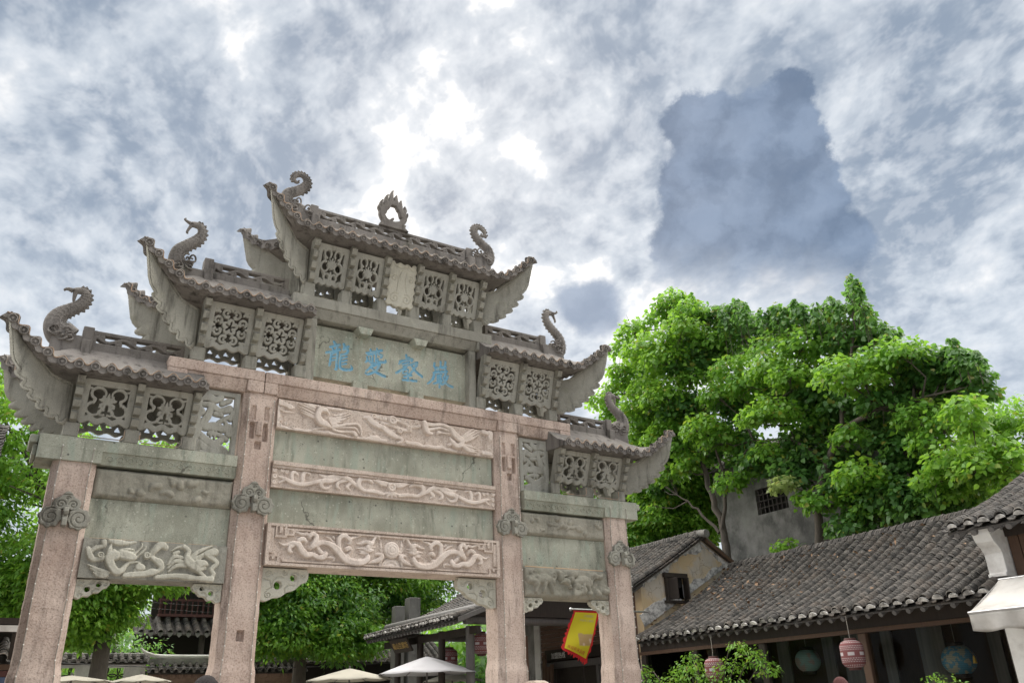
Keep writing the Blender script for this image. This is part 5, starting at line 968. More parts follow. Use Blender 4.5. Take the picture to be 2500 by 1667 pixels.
# ------------------------------------------------------------------ tiled roof slope
def arc_tile(pitch, course, up=True, seg=6):
    """one curved tile in local axes: x across, y up the slope, z out of it"""
    w_ = pitch * (.31 if up else .26); h_ = (.36 if up else -.13) * pitch; L = course * 1.9; th = .015; v = []; lift = .024
    for (yy, zo, dz_) in ((0, lift, 0), (0, lift, -th), (L, 0, 0)):
        k_ = 1.0 if yy == 0 else .94
        for i in range(seg + 1):
            a = math.pi * (i / seg - .5); x = math.sin(a) * w_ * k_; z = math.cos(a) * h_ * k_
            v.append((x, yy, z + zo + dz_))
    n = seg + 1; f = []
    for i in range(seg): f += [(i, i + 1, 2 * n + i + 1, 2 * n + i), (n + i, n + i + 1, i + 1, i)]
    return v, f
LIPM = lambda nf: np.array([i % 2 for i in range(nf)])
def tile_roof(thing, O, e, s, L, S, pitch=.25, course=.085, nind=0, mortar=True, pans=True, seed=1, sag=.0, rafters=None, name='roof', skip=None, dens=1.0):
    O = Vector(O); e = Vector(e).normalized(); s = Vector(s).normalized(); n = e.cross(s).normalized()
    if n.z < 0: n = -n
    base = Vector(thing.location)
    rnd = random.Random(seed)
    M0 = Matrix(((e.x, s.x, n.x), (e.y, s.y, n.y), (e.z, s.z, n.z)))
    sl = MB(); c = [O - n * .075, O + e * L - n * .075, O + e * L + s * S - n * .075, O + s * S - n * .075]; c2 = [p_ - n * .03 for p_ in c]
    sl.add([p_ - base for p_ in c + c2], [(0, 1, 2, 3), (7, 6, 5, 4), (0, 4, 5, 1), (1, 5, 6, 2), (2, 6, 7, 3), (3, 7, 4, 0)])
    ro = sl.build(name, 'roof_tile', thing)
    nr = int(L / pitch); pt = L / nr; nc = int(S / course)
    sagf = lambda b: -sag * math.sin(math.pi * min(1, b / S))
    cov, cf = arc_tile(pt, course); pan, pf = arc_tile(pt, course * 1.6, False, 4)
    me = None; items = []
    for i in range(nr):
        jx = rnd.uniform(-.010, .010)
        for j in range(nc):
            a = (i + .5) * pt + jx + .016 * math.sin(j * .11 + i * 1.7) + rnd.uniform(-.006, .006); b = j * course + rnd.uniform(-.010, .010) - .03
            if skip and skip(a, b): continue
            q_ = O + e * a + s * b + n * (.0 + sagf(b) + rnd.uniform(-.003, .004))
            items.append((q_, rnd.uniform(-.03, .03), rnd.uniform(-.015, .015), rnd.uniform(.97, 1.03), rnd.random() < .05))
    items.sort(key=lambda it: (it[0] - CAMP).length)
    J = MB(); Jv = []; Jf = []; cva = np.array(cov)
    for k, (q_, yaw, tl, sc_, bad) in enumerate(items):
        Rm = M0 @ (Matrix.Rotation(yaw + (.25 if bad else 0), 3, 'Z') @ Matrix.Rotation(tl, 3, 'X')) * sc_
        if k < nind:
            if me is None:
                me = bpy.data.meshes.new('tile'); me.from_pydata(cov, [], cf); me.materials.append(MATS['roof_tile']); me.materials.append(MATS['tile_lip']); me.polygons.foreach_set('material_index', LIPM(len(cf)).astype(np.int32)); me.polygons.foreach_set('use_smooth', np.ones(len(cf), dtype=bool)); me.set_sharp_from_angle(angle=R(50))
            o = bpy.data.objects.new('tile', me); M4 = Rm.to_4x4(); M4.translation = q_ - base; o.matrix_local = M4; col.objects.link(o); o.parent = ro
        else:
            R3 = np.array(Rm); o0 = len(Jv) * len(cov); Jv.append(cva @ R3.T + np.array(q_ - base)); Jf.append(np.array(cf) + o0)
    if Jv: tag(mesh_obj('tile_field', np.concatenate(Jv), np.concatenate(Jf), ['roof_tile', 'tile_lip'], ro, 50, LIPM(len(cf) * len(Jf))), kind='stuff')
    if pans:
        Jv = []; Jf = []; pva = np.array(pan)
        for i in range(nr + 1):
            for j in range(int(S / (course * 1.6))):
                b = j * course * 1.6 - .015
                if skip and skip(i * pt, b): continue
                q_ = O + e * (i * pt + rnd.uniform(-.01, .01)) + s * b + n * (-.034 + sagf(b)); R3 = np.array(M0 @ Matrix.Rotation(rnd.uniform(-.04, .04), 3, 'Z')); o0 = len(Jv) * len(pan)
                Jv.append(pva @ R3.T + np.array(q_ - base)); Jf.append(np.array(pf) + o0)
        tag(mesh_obj('pan_tile_field', np.concatenate(Jv), np.concatenate(Jf), 'roof_tile', ro, 50), kind='stuff')
    if mortar:
        w_ = pt * .36; h_ = pt * .28; mm = None
        for i in range(nr):
            if mm is None:
                v = [(0, 0, -.0), ] + [(math.sin(a) * w_, 0, math.cos(a) * h_) for a in np.linspace(-1.5708, 1.5708, 9)]
                v2 = [(x, .03, z) for x, y, z in v]; nn = len(v)
                f = [tuple(range(nn))] + [(k, nn + k, nn + (k + 1) % nn, (k + 1) % nn) for k in range(nn)]
                mm = bpy.data.meshes.new('tile_end'); mm.from_pydata(v + v2, [], f); mm.materials.append(MATS['lime_mortar'])
            o = bpy.data.objects.new('tile_end', mm); M4 = (M0 @ Matrix.Rotation(rnd.uniform(-.18, .18), 3, 'Y') * rnd.uniform(.78, 1.04)).to_4x4(); M4.translation = O + e * ((i + .5) * pt + rnd.uniform(-.015, .015)) - s * rnd.uniform(.02, .06) + n * .008 - base; o.matrix_local = M4; col.objects.link(o); o.parent = ro
    if rafters:
        rad, length, step, drop = rafters
        mb = MB(); d3 = Vector((s.x, s.y, s.z)); mb.tube([Vector((0, 0, 0)), d3 * length], rad, 9); rm = None
        k = step * .5
        while k < L:
            q_ = O + e * k - n * (.115 + drop) - s * .015 - base
            if rm is None: r_ = mb.build('rafter', 'grey_wood', thing, 40); rm = r_.data
            else: r_ = bpy.data.objects.new('rafter', rm); col.objects.link(r_); r_.parent = thing
            r_.location = q_; k += step
        f = MB(); a = O - n * .085 - base; b = a + e * L; f.add([a, b, b + s * .12, a + s * .12, a - n * .022, b - n * .022, b + s * .12 - n * .022, a + s * .12 - n * .022], [(0, 1, 2, 3), (7, 6, 5, 4), (0, 4, 5, 1), (3, 2, 6, 7), (0, 3, 7, 4), (1, 5, 6, 2)]); f.build('eave_board', 'grey_wood', thing)
    return ro
def ridge_tiles(thing, a, b, n, w_=.20, h_=.16, name='ridge'):
    """ridge of upright stacked tiles"""
    a = Vector(a) - Vector(thing.location); b = Vector(b) - Vector(thing.location); d_ = (b - a); u_ = d_.normalized(); sd = Vector((-u_.y, u_.x, 0)).normalized(); up = u_.cross(sd); up = up if up.z > 0 else -up
    mb = MB(); rnd = random.Random(4); lean = u_ * .07
    for i in range(n):
        p_ = a + d_ * ((i + .5) / n); ww = w_ * rnd.uniform(.42, .5); hh = h_ * rnd.uniform(.9, 1.05); th = d_.length / n * .40
        q_ = []
        for sgn in (-1, 1):
            for t in np.linspace(-1.3, 1.3, 6): q_.append(p_ + u_ * th * sgn + sd * math.sin(t) * ww + up * (math.cos(t) * hh - .03) + lean * math.cos(t))
        mb.add(q_, [tuple(range(6)), tuple(range(11, 5, -1))] + [(k, 6 + k, 7 + k, k + 1) for k in range(5)])
    return tag(mb.build(name, 'roof_tile', thing), kind='stuff')
def slab(thing, name, mat, P, thick):
    """flat panel from 4 points, extruded along its back normal"""
    P = [Vector(p_) - Vector(thing.location) for p_ in P]; n = (P[1] - P[0]).cross(P[-1] - P[0]).normalized() * thick
    mb = MB(); k = len(P); mb.add(P + [p_ - n for p_ in P], [tuple(range(k)), tuple(range(2 * k - 1, k - 1, -1))] + [(i, k + i, k + (i + 1) % k, (i + 1) % k) for i in range(k)]); return mb.build(name, mat, thing)
def B(thing, name, mat, x0, x1, y0, y1, z0, z1, bv=0):
    l = thing.location; mb = MB(); mb.box(x0 - l.x, x1 - l.x, y0 - l.y, y1 - l.y, z0 - l.z, z1 - l.z); o = mb.build(name, mat, thing)
    if bv: bevel(o, bv)
    return o
def text_mesh(name, body, size, mat, parent, M, ext=.003):
    cu = bpy.data.curves.new('txt', 'FONT'); cu.body = body; cu.size = size; cu.extrude = ext; cu.align_x = 'CENTER'
    ob = bpy.data.objects.new('txt', cu); col.objects.link(ob); bpy.context.view_layer.update()
    me = bpy.data.meshes.new_from_object(ob.evaluated_get(bpy.context.evaluated_depsgraph_get())); bpy.data.objects.remove(ob)
    me.materials.clear(); me.materials.append(MATS[mat]); o = bpy.data.objects.new(name, me); o.matrix_local = M; return link(o, parent)

# ------------------------------------------------------------------ tea house on the street side
th = empty('tea_house', (8.7, .5, 0), 'low tea house with a long dark tiled roof, glass front and lanterns', 'house')
E0, E1 = Vector((8.52, 5.05, 2.93)), Vector((7.97, -3.9, 2.93)); RD = Vector((11.85, 5.25, 4.72))
ev = (E1 - E0).normalized(); up_ = (RD - E0); up_ = (up_ - ev * up_.dot(ev)); SL = up_.length
rnd_leaf = []
tile_roof(th, E0, ev, up_, (E1 - E0).length, SL, .252, .074, 300, True, True, 3, .10, (.042, .5, .27, .02))
ridge_tiles(th, E0 + up_ + Vector((0, .1, .03)), E1 + up_ + Vector((.1, -.1, .03)), 150)
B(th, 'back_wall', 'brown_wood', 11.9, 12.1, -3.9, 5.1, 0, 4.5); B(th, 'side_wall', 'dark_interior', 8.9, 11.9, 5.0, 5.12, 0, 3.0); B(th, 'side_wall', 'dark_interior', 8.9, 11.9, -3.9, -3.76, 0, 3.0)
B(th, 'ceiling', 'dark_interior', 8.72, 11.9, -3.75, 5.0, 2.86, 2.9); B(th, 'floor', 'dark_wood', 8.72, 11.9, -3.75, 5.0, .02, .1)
B(th, 'lintel', 'dark_wood', 8.60, 8.72, -3.75, 5.0, 2.66, 2.9); B(th, 'lintel_moulding', 'brown_wood', 8.57, 8.68, -3.7, 5.0, 2.585, 2.655)
for y in (-3.65, -1.05, 1.28, 3.2, 4.9): B(th, 'column', 'brown_wood' if y == -1.05 else 'dark_wood', 8.58, 8.74, y - .08, y + .08, 0, 2.58, .01)
for a, b in ((-3.57, -1.13), (-.97, 1.20), (1.36, 3.12), (3.28, 4.82)):
    B(th, 'window_pane', 'window_glass', 8.655, 8.662, a, b, .62, 2.58); B(th, 'window_sill', 'dark_wood', 8.6, 8.72, a, b, .5, .62); B(th, 'wainscot', 'dark_wood', 8.63, 8.70, a, b, 0, .5)
for y, wd in ((-3.2, .3), (-2.65, .22), (-1.5, .5), (-.6, .22), (.15, .5), (.75, .25), (1.9, .3), (2.7, .22), (4.0, .3)):
    B(th, 'reflection_strip', 'reflection_strip', 9.9, 9.95, y - wd / 2, y + wd / 2, .1, 2.86)  # upright pale strips added behind the panes to imitate reflected posts
# dry leaves lying on the tiles
rl = random.Random(8); lv = MB()
for k in range(170):
    a = min(8.5, abs(rl.gauss(2.4, 2.2))); b = rl.uniform(.4, 3.4); p_ = E0 + ev * a + up_.normalized() * b + Vector((-.05, 0, .13)) - Vector(th.location); s_ = rl.uniform(.03, .075); r1 = Vector((rl.uniform(-1, 1), rl.uniform(-1, 1), rl.uniform(-.2, .6))).normalized() * s_; r2 = Vector((r1.y, -r1.x, rl.uniform(-.02, .05)))
    lv.add([p_ - r1, p_ + r2 * .6, p_ + r1, p_ - r2 * .6 + Vector((0, 0, .03))], [(0, 1, 2, 3)])
t = newmat('dry_leaf'); i_ = isl(t); finish(t, t.mix(i_, (.17, .092, .05), (.28, .19, .12)), .8)
dl = MB(); dl.v = [tuple(Vector(v_) + Vector(th.location)) for v_ in lv.v]; dl.f = lv.f; dl.mi = lv.mi
tag(dl.build('dry_leaves', 'dry_leaf'), 'dry brown leaves scattered on the tea house roof tiles', 'leaves', kind='stuff')

# ------------------------------------------------------------------ gabled house with the ochre wall
gh = empty('gable_house', (10.2, 5.2, 0), 'small gabled house with cracked ochre plaster wall and a black shuttered window', 'house')
gx0, gx1, gz = 8.95, 13.4, 5.50
slab(gh, 'gable_wall', 'yellow_plaster', [(gx0, 5.2, 0), (gx1, 5.2, 0), (gx1, 5.2, 4.15), (11.16, 5.2, gz), (gx0, 5.2, 4.28)], .25)
B(gh, 'street_wall', 'board_wood', 8.95, 9.1, 5.46, 10.6, 2.55, 4.2)
so = Vector((8.58, 5.08, 4.16)); sr = Vector((11.16, 5.08, 5.60))
tile_roof(gh, so + Vector((0, 6.2, 0)), (0, -1, 0), sr - so, 6.2, (sr - so).length, .22, .085, 120, True, True, 5, .03, (.035, .4, .26, .02))
so2 = Vector((13.6, 5.08, 4.18)); sr2 = Vector((11.16, 5.08, 5.60))
tile_roof(gh, so2, (0, 1, 0), sr2 - so2, 6.2, (sr2 - so2).length, .22, .11, 0, False, False, 6, .03)
ridge_tiles(gh, (11.16, 5.0, 5.62), (11.16, 11.3, 5.62), 80)
mb = MB(); L0 = Vector(gh.location); mb.tube([Vector((11.16, 4.93, 5.60)) - L0, Vector((11.16, 5.2, 5.62)) - L0], .11, 12); mb.build('ridge_end', 'grey_pillar_stone', gh, 50)
slab(gh, 'barge_board', 'brown_wood', [(11.2, 5.03, 5.50), (13.55, 5.03, 4.14), (13.55, 5.03, 4.04), (11.2, 5.03, 5.40)], -.03)
# ragged white mortar along the rakes and above the tea house roof
def ragged(thing, name, a, b, wmin, wmax, seed, y):
    rnd = random.Random(seed); a = Vector(a); b = Vector(b); n = 46; d_ = b - a; u_ = d_.normalized(); pr = Vector((u_.z, 0, -u_.x)); v = []; wv = wmin
    for i in range(n + 1):
        wv = max(wmin, min(wmax, wv + rnd.uniform(-.05, .05))); p_ = a + d_ * i / n; v += [p_ - Vector(thing.location), p_ + pr * wv - Vector(thing.location), p_ + Vector((0, .03, 0)) - Vector(thing.location), p_ + pr * wv + Vector((0, .03, 0)) - Vector(thing.location)]
    f = []
    for i in range(n): k = 4 * i; f += [(k, k + 1, k + 5, k + 4), (k + 1, k + 3, k + 7, k + 5)]
    return mesh_obj(name, [tuple(q_) for q_ in v], f, 'lime_mortar', thing)
ragged(gh, 'mortar_band', (8.95, 5.185, 4.27), (11.1, 5.185, 5.44), .05, .26, 2, 5.18); ragged(gh, 'mortar_band', (11.15, 5.184, 5.44), (13.3, 5.184, 4.2), .05, .22, 3, 5.18)
ragged(gh, 'mortar_band', (12.1, 5.175, 4.88), (8.95, 5.175, 3.24), .10, .34, 4, 5.18)
B(gh, 'window_opening', 'dark_interior', 9.82, 10.32, 5.175, 5.19, 3.93, 4.47)
wf = B(gh, 'window_frame', 'dark_wood', 9.68, 10.46, 5.09, 5.174, 4.44, 4.55)
for nm, a in (('window_jamb', (9.72, 9.80, 5.10, 5.174, 3.88, 4.44)), ('window_jamb', (10.34, 10.42, 5.10, 5.174, 3.88, 4.44)), ('window_sill', (9.66, 10.47, 5.07, 5.174, 3.82, 3.88))): B(gh, nm, 'dark_wood', *a)
for sx, x in ((1, 9.80), (-1, 10.34)):
    slab(gh, 'shutter', 'dark_wood', [(x, 5.12, 3.90), (x + sx * .09, 4.88, 3.90), (x + sx * .09, 4.88, 4.42), (x, 5.12, 4.42)], .025)
# street front of the ground floor: ribbed boards between a white pier and dark joinery
for k in range(11):
    z = 2.74 + k * .112
    B(gh, 'board', 'board_wood', 8.87, 8.948, 5.5, 9.6, z, z + .098); B(gh, 'batten', 'lime_mortar', 8.90, 8.946, 5.5, 9.6, z + .099, z + .111)
B(gh, 'signboard', 'dark_wood', 8.845, 8.869, 6.2, 9.4, 2.70, 2.98)
text_mesh('sign_lettering', '加盟热线', .17, 'white_print', gh, Matrix.Translation(Vector((8.838, 8.75, 2.76)) - L0) @ Matrix.Rotation(R(-90), 4, 'Z') @ Matrix.Rotation(R(90), 4, 'X'))
B(gh, 'pier', 'white_plaster', 8.84, 9.2, 9.62, 9.92, 0, 4.05, .01); B(gh, 'pier', 'old_plaster', 8.9, 9.2, 9.92, 10.6, 0, 4.1)
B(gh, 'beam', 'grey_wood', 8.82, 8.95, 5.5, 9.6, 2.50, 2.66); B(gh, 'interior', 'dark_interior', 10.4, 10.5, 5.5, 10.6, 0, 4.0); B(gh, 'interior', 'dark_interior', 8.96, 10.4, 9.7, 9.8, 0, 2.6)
B(gh, 'door_post', 'grey_wood', 8.85, 8.95, 9.30, 9.40, 0, 2.5); B(gh, 'door_post', 'grey_wood', 8.85, 8.95, 7.0, 7.1, 0, 2.5)
# planks leaning at the pier
for k, (y, h_) in enumerate(((9.0, 2.75), (8.86, 2.55), (8.72, 2.60), (9.12, 2.86))):
    p_ = MB(); p_.obox((0, 0, h_ / 2), (1, 0, 0), (0, 1, 0), (0, 0, 1), .02, .065, h_ / 2); o = p_.build('plank', 'brown_wood'); o.location = (8.38 + .02 * k, y, 0); o.rotation_euler = (0, R(4), 0); tag(o, '%s of four brown planks leaning upright by the white shop pier' % ('second tallest', 'shortest', 'third tallest', 'tallest')[k], 'plank', 'planks by the shop pier')
# ------------------------------------------------------------------ flag on a pole
fg = empty('banner_flag', (6.68, 5.0, 3.57), 'yellow banner with ragged red edge and red writing hanging from a steel pole', 'flag')
mb = MB(); mb.tube([(-.02, 0, 0), (2.25, 0, 0)], .022, 10); mb.build('pole', 'metal', fg, 60)
mb = MB(); mb.lathe([(.004, -.04), (.028, -.03), (.038, 0), (.028, .03), (.004, .04)], (-.03, 0, 0), 12); mb.build('pole_knob', 'metal', fg, 60)
def flagpt(u_, v_, off=0):     # u across 0..1, v down 0..1 : blown sideways
    x = .10 + .62 * u_ - .40 * v_ * (.9 + .1 * v_); z = -.03 - .80 * v_ - .16 * u_ * v_ - .06 * u_ * v_ * v_; y = .05 * math.sin(3 * u_ + 4 * v_) * v_ - .02 + off
    return (x, y, z)
def flagmesh(name, mat, u0, u1, v0, v1, off, jag=0, n=26):
    rnd = random.Random(6); v = []; f = []
    for j in range(n + 1):
        for i in range(n + 1):
            uu = u0 + (u1 - u0) * i / n; vv = v0 + (v1 - v0) * j / n
            if jag:
                if i == 0: uu -= jag * rnd.random()
                if i == n: uu += jag * rnd.random()
                if j == n: vv += jag * .9 * rnd.random() * (1 if 0 < i < n else .2)
            v.append(flagpt(uu, vv, off))
    f = [(j * (n + 1) + i, j * (n + 1) + i + 1, (j + 1) * (n + 1) + i + 1, (j + 1) * (n + 1) + i) for j in range(n) for i in range(n)]
    return mesh_obj(name, v, f, mat, fg, 80)
flagmesh('red_border', 'banner_red', -.045, 1.045, -.015, 1.04, .012, .09); flagmesh('yellow_field', 'banner_yellow', 0, 1, .04, 1.0, 0)
def warp_text(body, size, mat, u0, u1, v0, slant=0):
    o = text_mesh('lettering', body, 1.0, mat, fg, Matrix.Identity(4), 0); me = o.data
    xs = [v_.co.x for v_ in me.vertices]
    if not xs: return
    a, b = min(xs), max(xs)
    for v_ in me.vertices: v_.co = Vector(flagpt(u0 + (v_.co.x - a) / (b - a) * (u1 - u0), v0 - v_.co.y * size + slant * (v_.co.x - a) / (b - a), -.008))
warp_text('欢迎前来品尝', .085, 'red_print', .08, .86, .955, 0.0); warp_text('正宗特色糕点', .07, 'grey_print', .42, .86, .15); warp_text('传统手工制作', .06, 'grey_print', .30, .90, .255)

# ------------------------------------------------------------------ corner shop at the right
cs = empty('corner_shop', (8.6, -5.5, 0), 'white-plastered corner shop with curved corbel, tiled upper roof and grey awning', 'house')
co = Vector((7.95, -3.42, 3.93)); cr_ = Vector((10.9, -3.42, 5.12))
tile_roof(cs, co, (0, -1, 0), cr_ - co, 5.2, (cr_ - co).length, .26, .074, 200, True, True, 12, .05, (.045, .45, .27, .02))
B(cs, 'wall_end', 'white_plaster', 8.30, 8.9, -4.02, -3.74, 0, 3.14, .01); B(cs, 'side_wall', 'white_plaster', 8.9, 10.9, -4.02, -3.78, 0, 3.9)
mb = MB(); L0 = Vector(cs.location)
mb.prism([(8.9, 3.15), (8.24, 3.15), (8.24, 3.20), (8.28, 3.21), (8.28, 3.50), (8.22, 3.58), (8.12, 3.66), (8.06, 3.78), (8.05, 3.86), (8.9, 3.86)], lambda p_, q_, t_: (p_ - L0.x, t_ - L0.y, q_), -4.02, -3.74); bevel(mb.build('corbel', 'white_plaster', cs), .01, 2)
B(cs, 'upper_front', 'brown_wood', 8.52, 8.6, -8.5, -4.03, 3.0, 3.9)
for k in range(12): B(cs, 'board', 'brown_wood', 8.49, 8.519, -4.20 - k * .16, -4.055 - k * .16, 3.06, 3.74)
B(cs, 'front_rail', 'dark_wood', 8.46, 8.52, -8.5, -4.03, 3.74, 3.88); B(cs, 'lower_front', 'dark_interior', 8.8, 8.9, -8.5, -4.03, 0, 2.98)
aw = empty('awning', (8.3, -6, 3.0), 'pale grey canvas awning with a drooping valance on the corner shop', 'awning')
def awmesh():
    n, m_ = 24, 10; v = []; f = []
    for j in range(m_ + 1):
        for i in range(n + 1):
            y = -3.9 - 4.2 * i / n; t = j / m_; v.append((8.22 - 1.02 * t - 8.3, y + 6, 3.10 - .50 * t - .03 * math.sin(math.pi * t) - 3.0))
    f = [(j * (n + 1) + i, j * (n + 1) + i + 1, (j + 1) * (n + 1) + i + 1, (j + 1) * (n + 1) + i) for j in range(m_) for i in range(n)]
    o = mesh_obj('canopy', v, f, 'awning_cloth', aw, 80); s = o.modifiers.new('t', 'SOLIDIFY'); s.thickness = .008
    v = []; f = []; n = 60; m_ = 6
    for j in range(m_ + 1):
        for i in range(n + 1):
            t = i / n; y = -3.9 - 4.2 * t; dn = j / m_; sc_ = .235 + .03 * abs(math.sin(t * 26)); v.append((7.195 + .035 * math.sin(t * 50) * dn + .02 * dn - 8.3, y + 6 + .01 * dn, 2.595 - sc_ * dn - 3.0))
    f = [(j * (n + 1) + i, j * (n + 1) + i + 1, (j + 1) * (n + 1) + i + 1, (j + 1) * (n + 1) + i) for j in range(m_) for i in range(n)]
    o = mesh_obj('valance', v, f, 'awning_cloth', aw, 80); s = o.modifiers.new('t', 'SOLIDIFY'); s.thickness = .005
    v = []; f = []; n = 10
    for i in range(n + 1):
        t = i / n; x = 8.22 - 1.02 * t; z = 3.10 - .50 * t; v += [(x - 8.3, 2.098, z - 3.0), (x - 8.3, 2.10, z - .20 - 3.0 - .03 * math.sin(math.pi * t))]
    f = [(2 * i, 2 * i + 1, 2 * i + 3, 2 * i + 2) for i in range(n)]; o = mesh_obj('side_flap', v, f, 'awning_cloth', aw, 80); s = o.modifiers.new('t', 'SOLIDIFY'); s.thickness = .005
    mb = MB(); mb.tube([(-1.1, 2.11, -.40), (-1.1, -2.1, -.40)], .02, 8); mb.tube([(-.08, 2.11, .10), (-.08, -2.1, .10)], .025, 8); mb.tube([(-1.1, 1.9, -.42), (-.06, 1.9, -.35)], .014, 6); mb.build('frame', 'metal', aw, 60)
awmesh()
# ------------------------------------------------------------------ tall old house behind the trees
oh = empty('old_house', (15, 3, 0), 'tall old house of stained grey plaster with a barred black window behind the trees', 'house')
B(oh, 'wall', 'old_plaster', 15.0, 15.3, .5, 8.15, 0, 6.70); B(oh, 'wall', 'old_plaster', 15.0, 15.3, 6.46, 8.15, 6.70, 7.48); B(oh, 'wall', 'old_plaster', 15.0, 15.3, .5, 5.26, 6.70, 7.48); B(oh, 'wall', 'old_plaster', 15.0, 15.3, .5, 8.15, 7.48, 8.45)
B(oh, 'side_wall', 'old_plaster', 15.3, 20, 7.9, 8.15, 0, 8.45); B(oh, 'window_opening', 'dark_interior', 15.31, 15.4, 5.2, 6.5, 6.65, 7.5)
for k in range(7): B(oh, 'window_bar', 'dark_wood', 15.05, 15.085, 5.36 + k * .165, 5.40 + k * .165, 6.70, 7.48)
for k in range(3): B(oh, 'window_bar', 'dark_wood', 15.03, 15.049, 5.26, 6.46, 6.88 + k * .2, 6.92 + k * .2)
B(oh, 'window_hood', 'grey_pillar_stone', 14.8, 15.0, 3.9, 5.6, 5.28, 5.36); B(oh, 'niche', 'dark_interior', 14.97, 15.0, 4.0, 5.5, 4.4, 5.27)
tile_roof(oh, (14.75, 8.4, 8.45), (0, -1, 0), (1.2, 0, .6), 8.2, 1.6, .26, .14, 0, False, False, 15)
# ------------------------------------------------------------------ house with peeling bricks beyond
ph = empty('brick_house', (15, 12, 0), 'old gabled house with plaster peeling off dark bricks, behind the ochre gable', 'house')
slab(ph, 'gable_wall', 'peeled_brick', [(10.4, 12, 0), (18.5, 12, 0), (18.5, 12, 6.65), (14.4, 12, 8.35), (10.4, 12, 6.65)], .3)
for sg, xe in ((-1, 10.1), (1, 18.9)):
    a_ = Vector((xe, 11.7, 6.62)); b_ = Vector((14.4, 11.7, 8.5))
    tile_roof(ph, a_ if sg > 0 else a_ + Vector((0, 5, 0)), (0, sg, 0), b_ - a_, 5.0, (b_ - a_).length, .26, .14, 0, False, False, 17)
    slab(ph, 'barge_board', 'dark_wood', [(14.4, 11.66, 8.42), (xe, 11.66, 6.55), (xe, 11.66, 6.38), (14.4, 11.66, 8.25)], -.04 if sg > 0 else .04)
mb = MB(); L0 = Vector(ph.location); mb.tube([Vector((17.0, 11.45, 7.28)) - L0, Vector((17.0, 11.98, 7.28)) - L0], .14, 10); mb.build('purlin', 'dark_wood', ph, 50)
# ------------------------------------------------------------------ street pavilion behind the middle bay
pv = empty('pavilion', (6, 8.5, 0), 'open street pavilion with dark wooden posts and a low tiled roof', 'pavilion')
po = Vector((4.28, 11.35, 3.42)); pr_ = Vector((7.2, 11.35, 4.55))
tile_roof(pv, po, (-.04, -1, 0), pr_ - po, 5.55, (pr_ - po).length, .20, .085, 160, True, True, 21, .12, (.03, .4, .2, .02))
po2 = Vector((10.1, 5.8, 3.42)); pr2 = Vector((7.2, 5.8, 4.55)); tile_roof(pv, po2, (0, 1, 0), pr2 - po2, 5.55, (pr2 - po2).length, .2, .14, 0, False, False, 22, .1)
ridge_tiles(pv, (7.2, 5.75, 4.58), (7.2, 11.4, 4.58), 80, .16, .14)
for x in (4.8, 9.0):
    for y in (10.31, 8.97, 7.79, 6.39):
        mb = MB(); mb.tube([(x - 6, y - 8.5, 0), (x - 6, y - 8.5, 3.3)], .085 if y != 6.39 else .10, 12); mb.build('post', 'grey_wood' if y == 6.39 else 'dark_wood', pv, 50)
    B(pv, 'beam', 'dark_wood', x - .06, x + .06, 6.0, 11.1, 3.12, 3.28)
for y, zz in ((6.2, 3.42), (11.0, 3.42)):
    mb = MB(); mb.tube([(4.55 - 6, y - 8.5, zz), (9.5 - 6, y - 8.5, zz)], .10, 12); mb.build('tie_beam', 'grey_wood', pv, 50)
mb = MB(); mb.tube([(4.9 - 6, 5.75 - 8.5, 3.68), (4.9 - 6, 11.3 - 8.5, 3.68)], .10, 12); mb.build('purlin', 'grey_wood', pv, 50)
slab(pv, 'gable_board', 'dark_wood', [(4.7, 6.05, 3.5), (9.7, 6.05, 3.5), (7.2, 6.05, 4.45)], .04)
slab(pv, 'barge_board', 'grey_wood', [(4.15, 5.72, 3.42), (4.15, 5.72, 3.32), (7.2, 5.72, 4.40), (7.2, 5.72, 4.52)], .04)
B(pv, 'panel', 'brown_wood', 6.2, 6.3, 6.3, 7.2, 0, 3.1); B(pv, 'back_panel', 'dark_wood', 8.95, 9.05, 6.4, 10.3, 0, 3.1)
pl = slab(pv, 'name_board', 'dark_wood', [(4.42, 9.98, 3.26), (4.42, 8.92, 3.26), (4.58, 8.88, 2.95), (4.58, 9.94, 2.95)], .04)
text_mesh('board_lettering', '南山豆腐坊', .18, 'gold_print', pv, Matrix.Translation(Vector((4.485, 9.43, 3.03)) - Vector(pv.location)) @ Matrix.Rotation(R(-90), 4, 'Z') @ Matrix.Rotation(R(90 + 25), 4, 'X'))
# ------------------------------------------------------------------ lanterns
def lantern(loc, kind, label, rad, h, cord):
    l = empty('paper_lantern', loc, label, 'lantern')
    if kind == 'barrel': prof = [(rad * .45, -h / 2 - .02), (rad * .5, -h / 2), (rad * .80, -h * .44), (rad * .98, -h * .32), (rad, -h * .15), (rad, h * .15), (rad * .98, h * .32), (rad * .80, h * .44), (rad * .5, h / 2), (rad * .45, h / 2 + .02)]; mt = 'lantern_red'
    else: prof = [(max(.05, rad * math.sin(a)), -rad * .93 * math.cos(a)) for a in np.linspace(.2, 2.94, 15)]; mt = kind
    mb = MB(); mb.lathe(prof, (0, 0, 0), 28); mb.build('shade', mt, l, 60)
    for z in (-h / 2, h / 2):
        mb = MB(); mb.lathe([(rad * .50, -.03), (rad * .52, -.01), (rad * .52, .03), (rad * .48, .04)], (0, 0, z - .005 if kind == 'barrel' else z * .98), 20); mb.build('rim', 'red_wood' if kind == 'barrel' else 'dark_wood', l, 50)
    mb = MB(); mb.tube([(0, 0, h / 2), (0, 0, h / 2 + cord)], .006, 5); mb.build('cord', 'cable', l)
    return l
a = lantern((8.12, -1.15, 2.23), 'barrel', 'red and white patterned barrel lantern hanging clear of the vines', .195, .44, .40)
lantern((8.12, 2.18, 2.14), 'barrel', 'red and white patterned barrel lantern half hidden among the vines', .195, .44, .40)
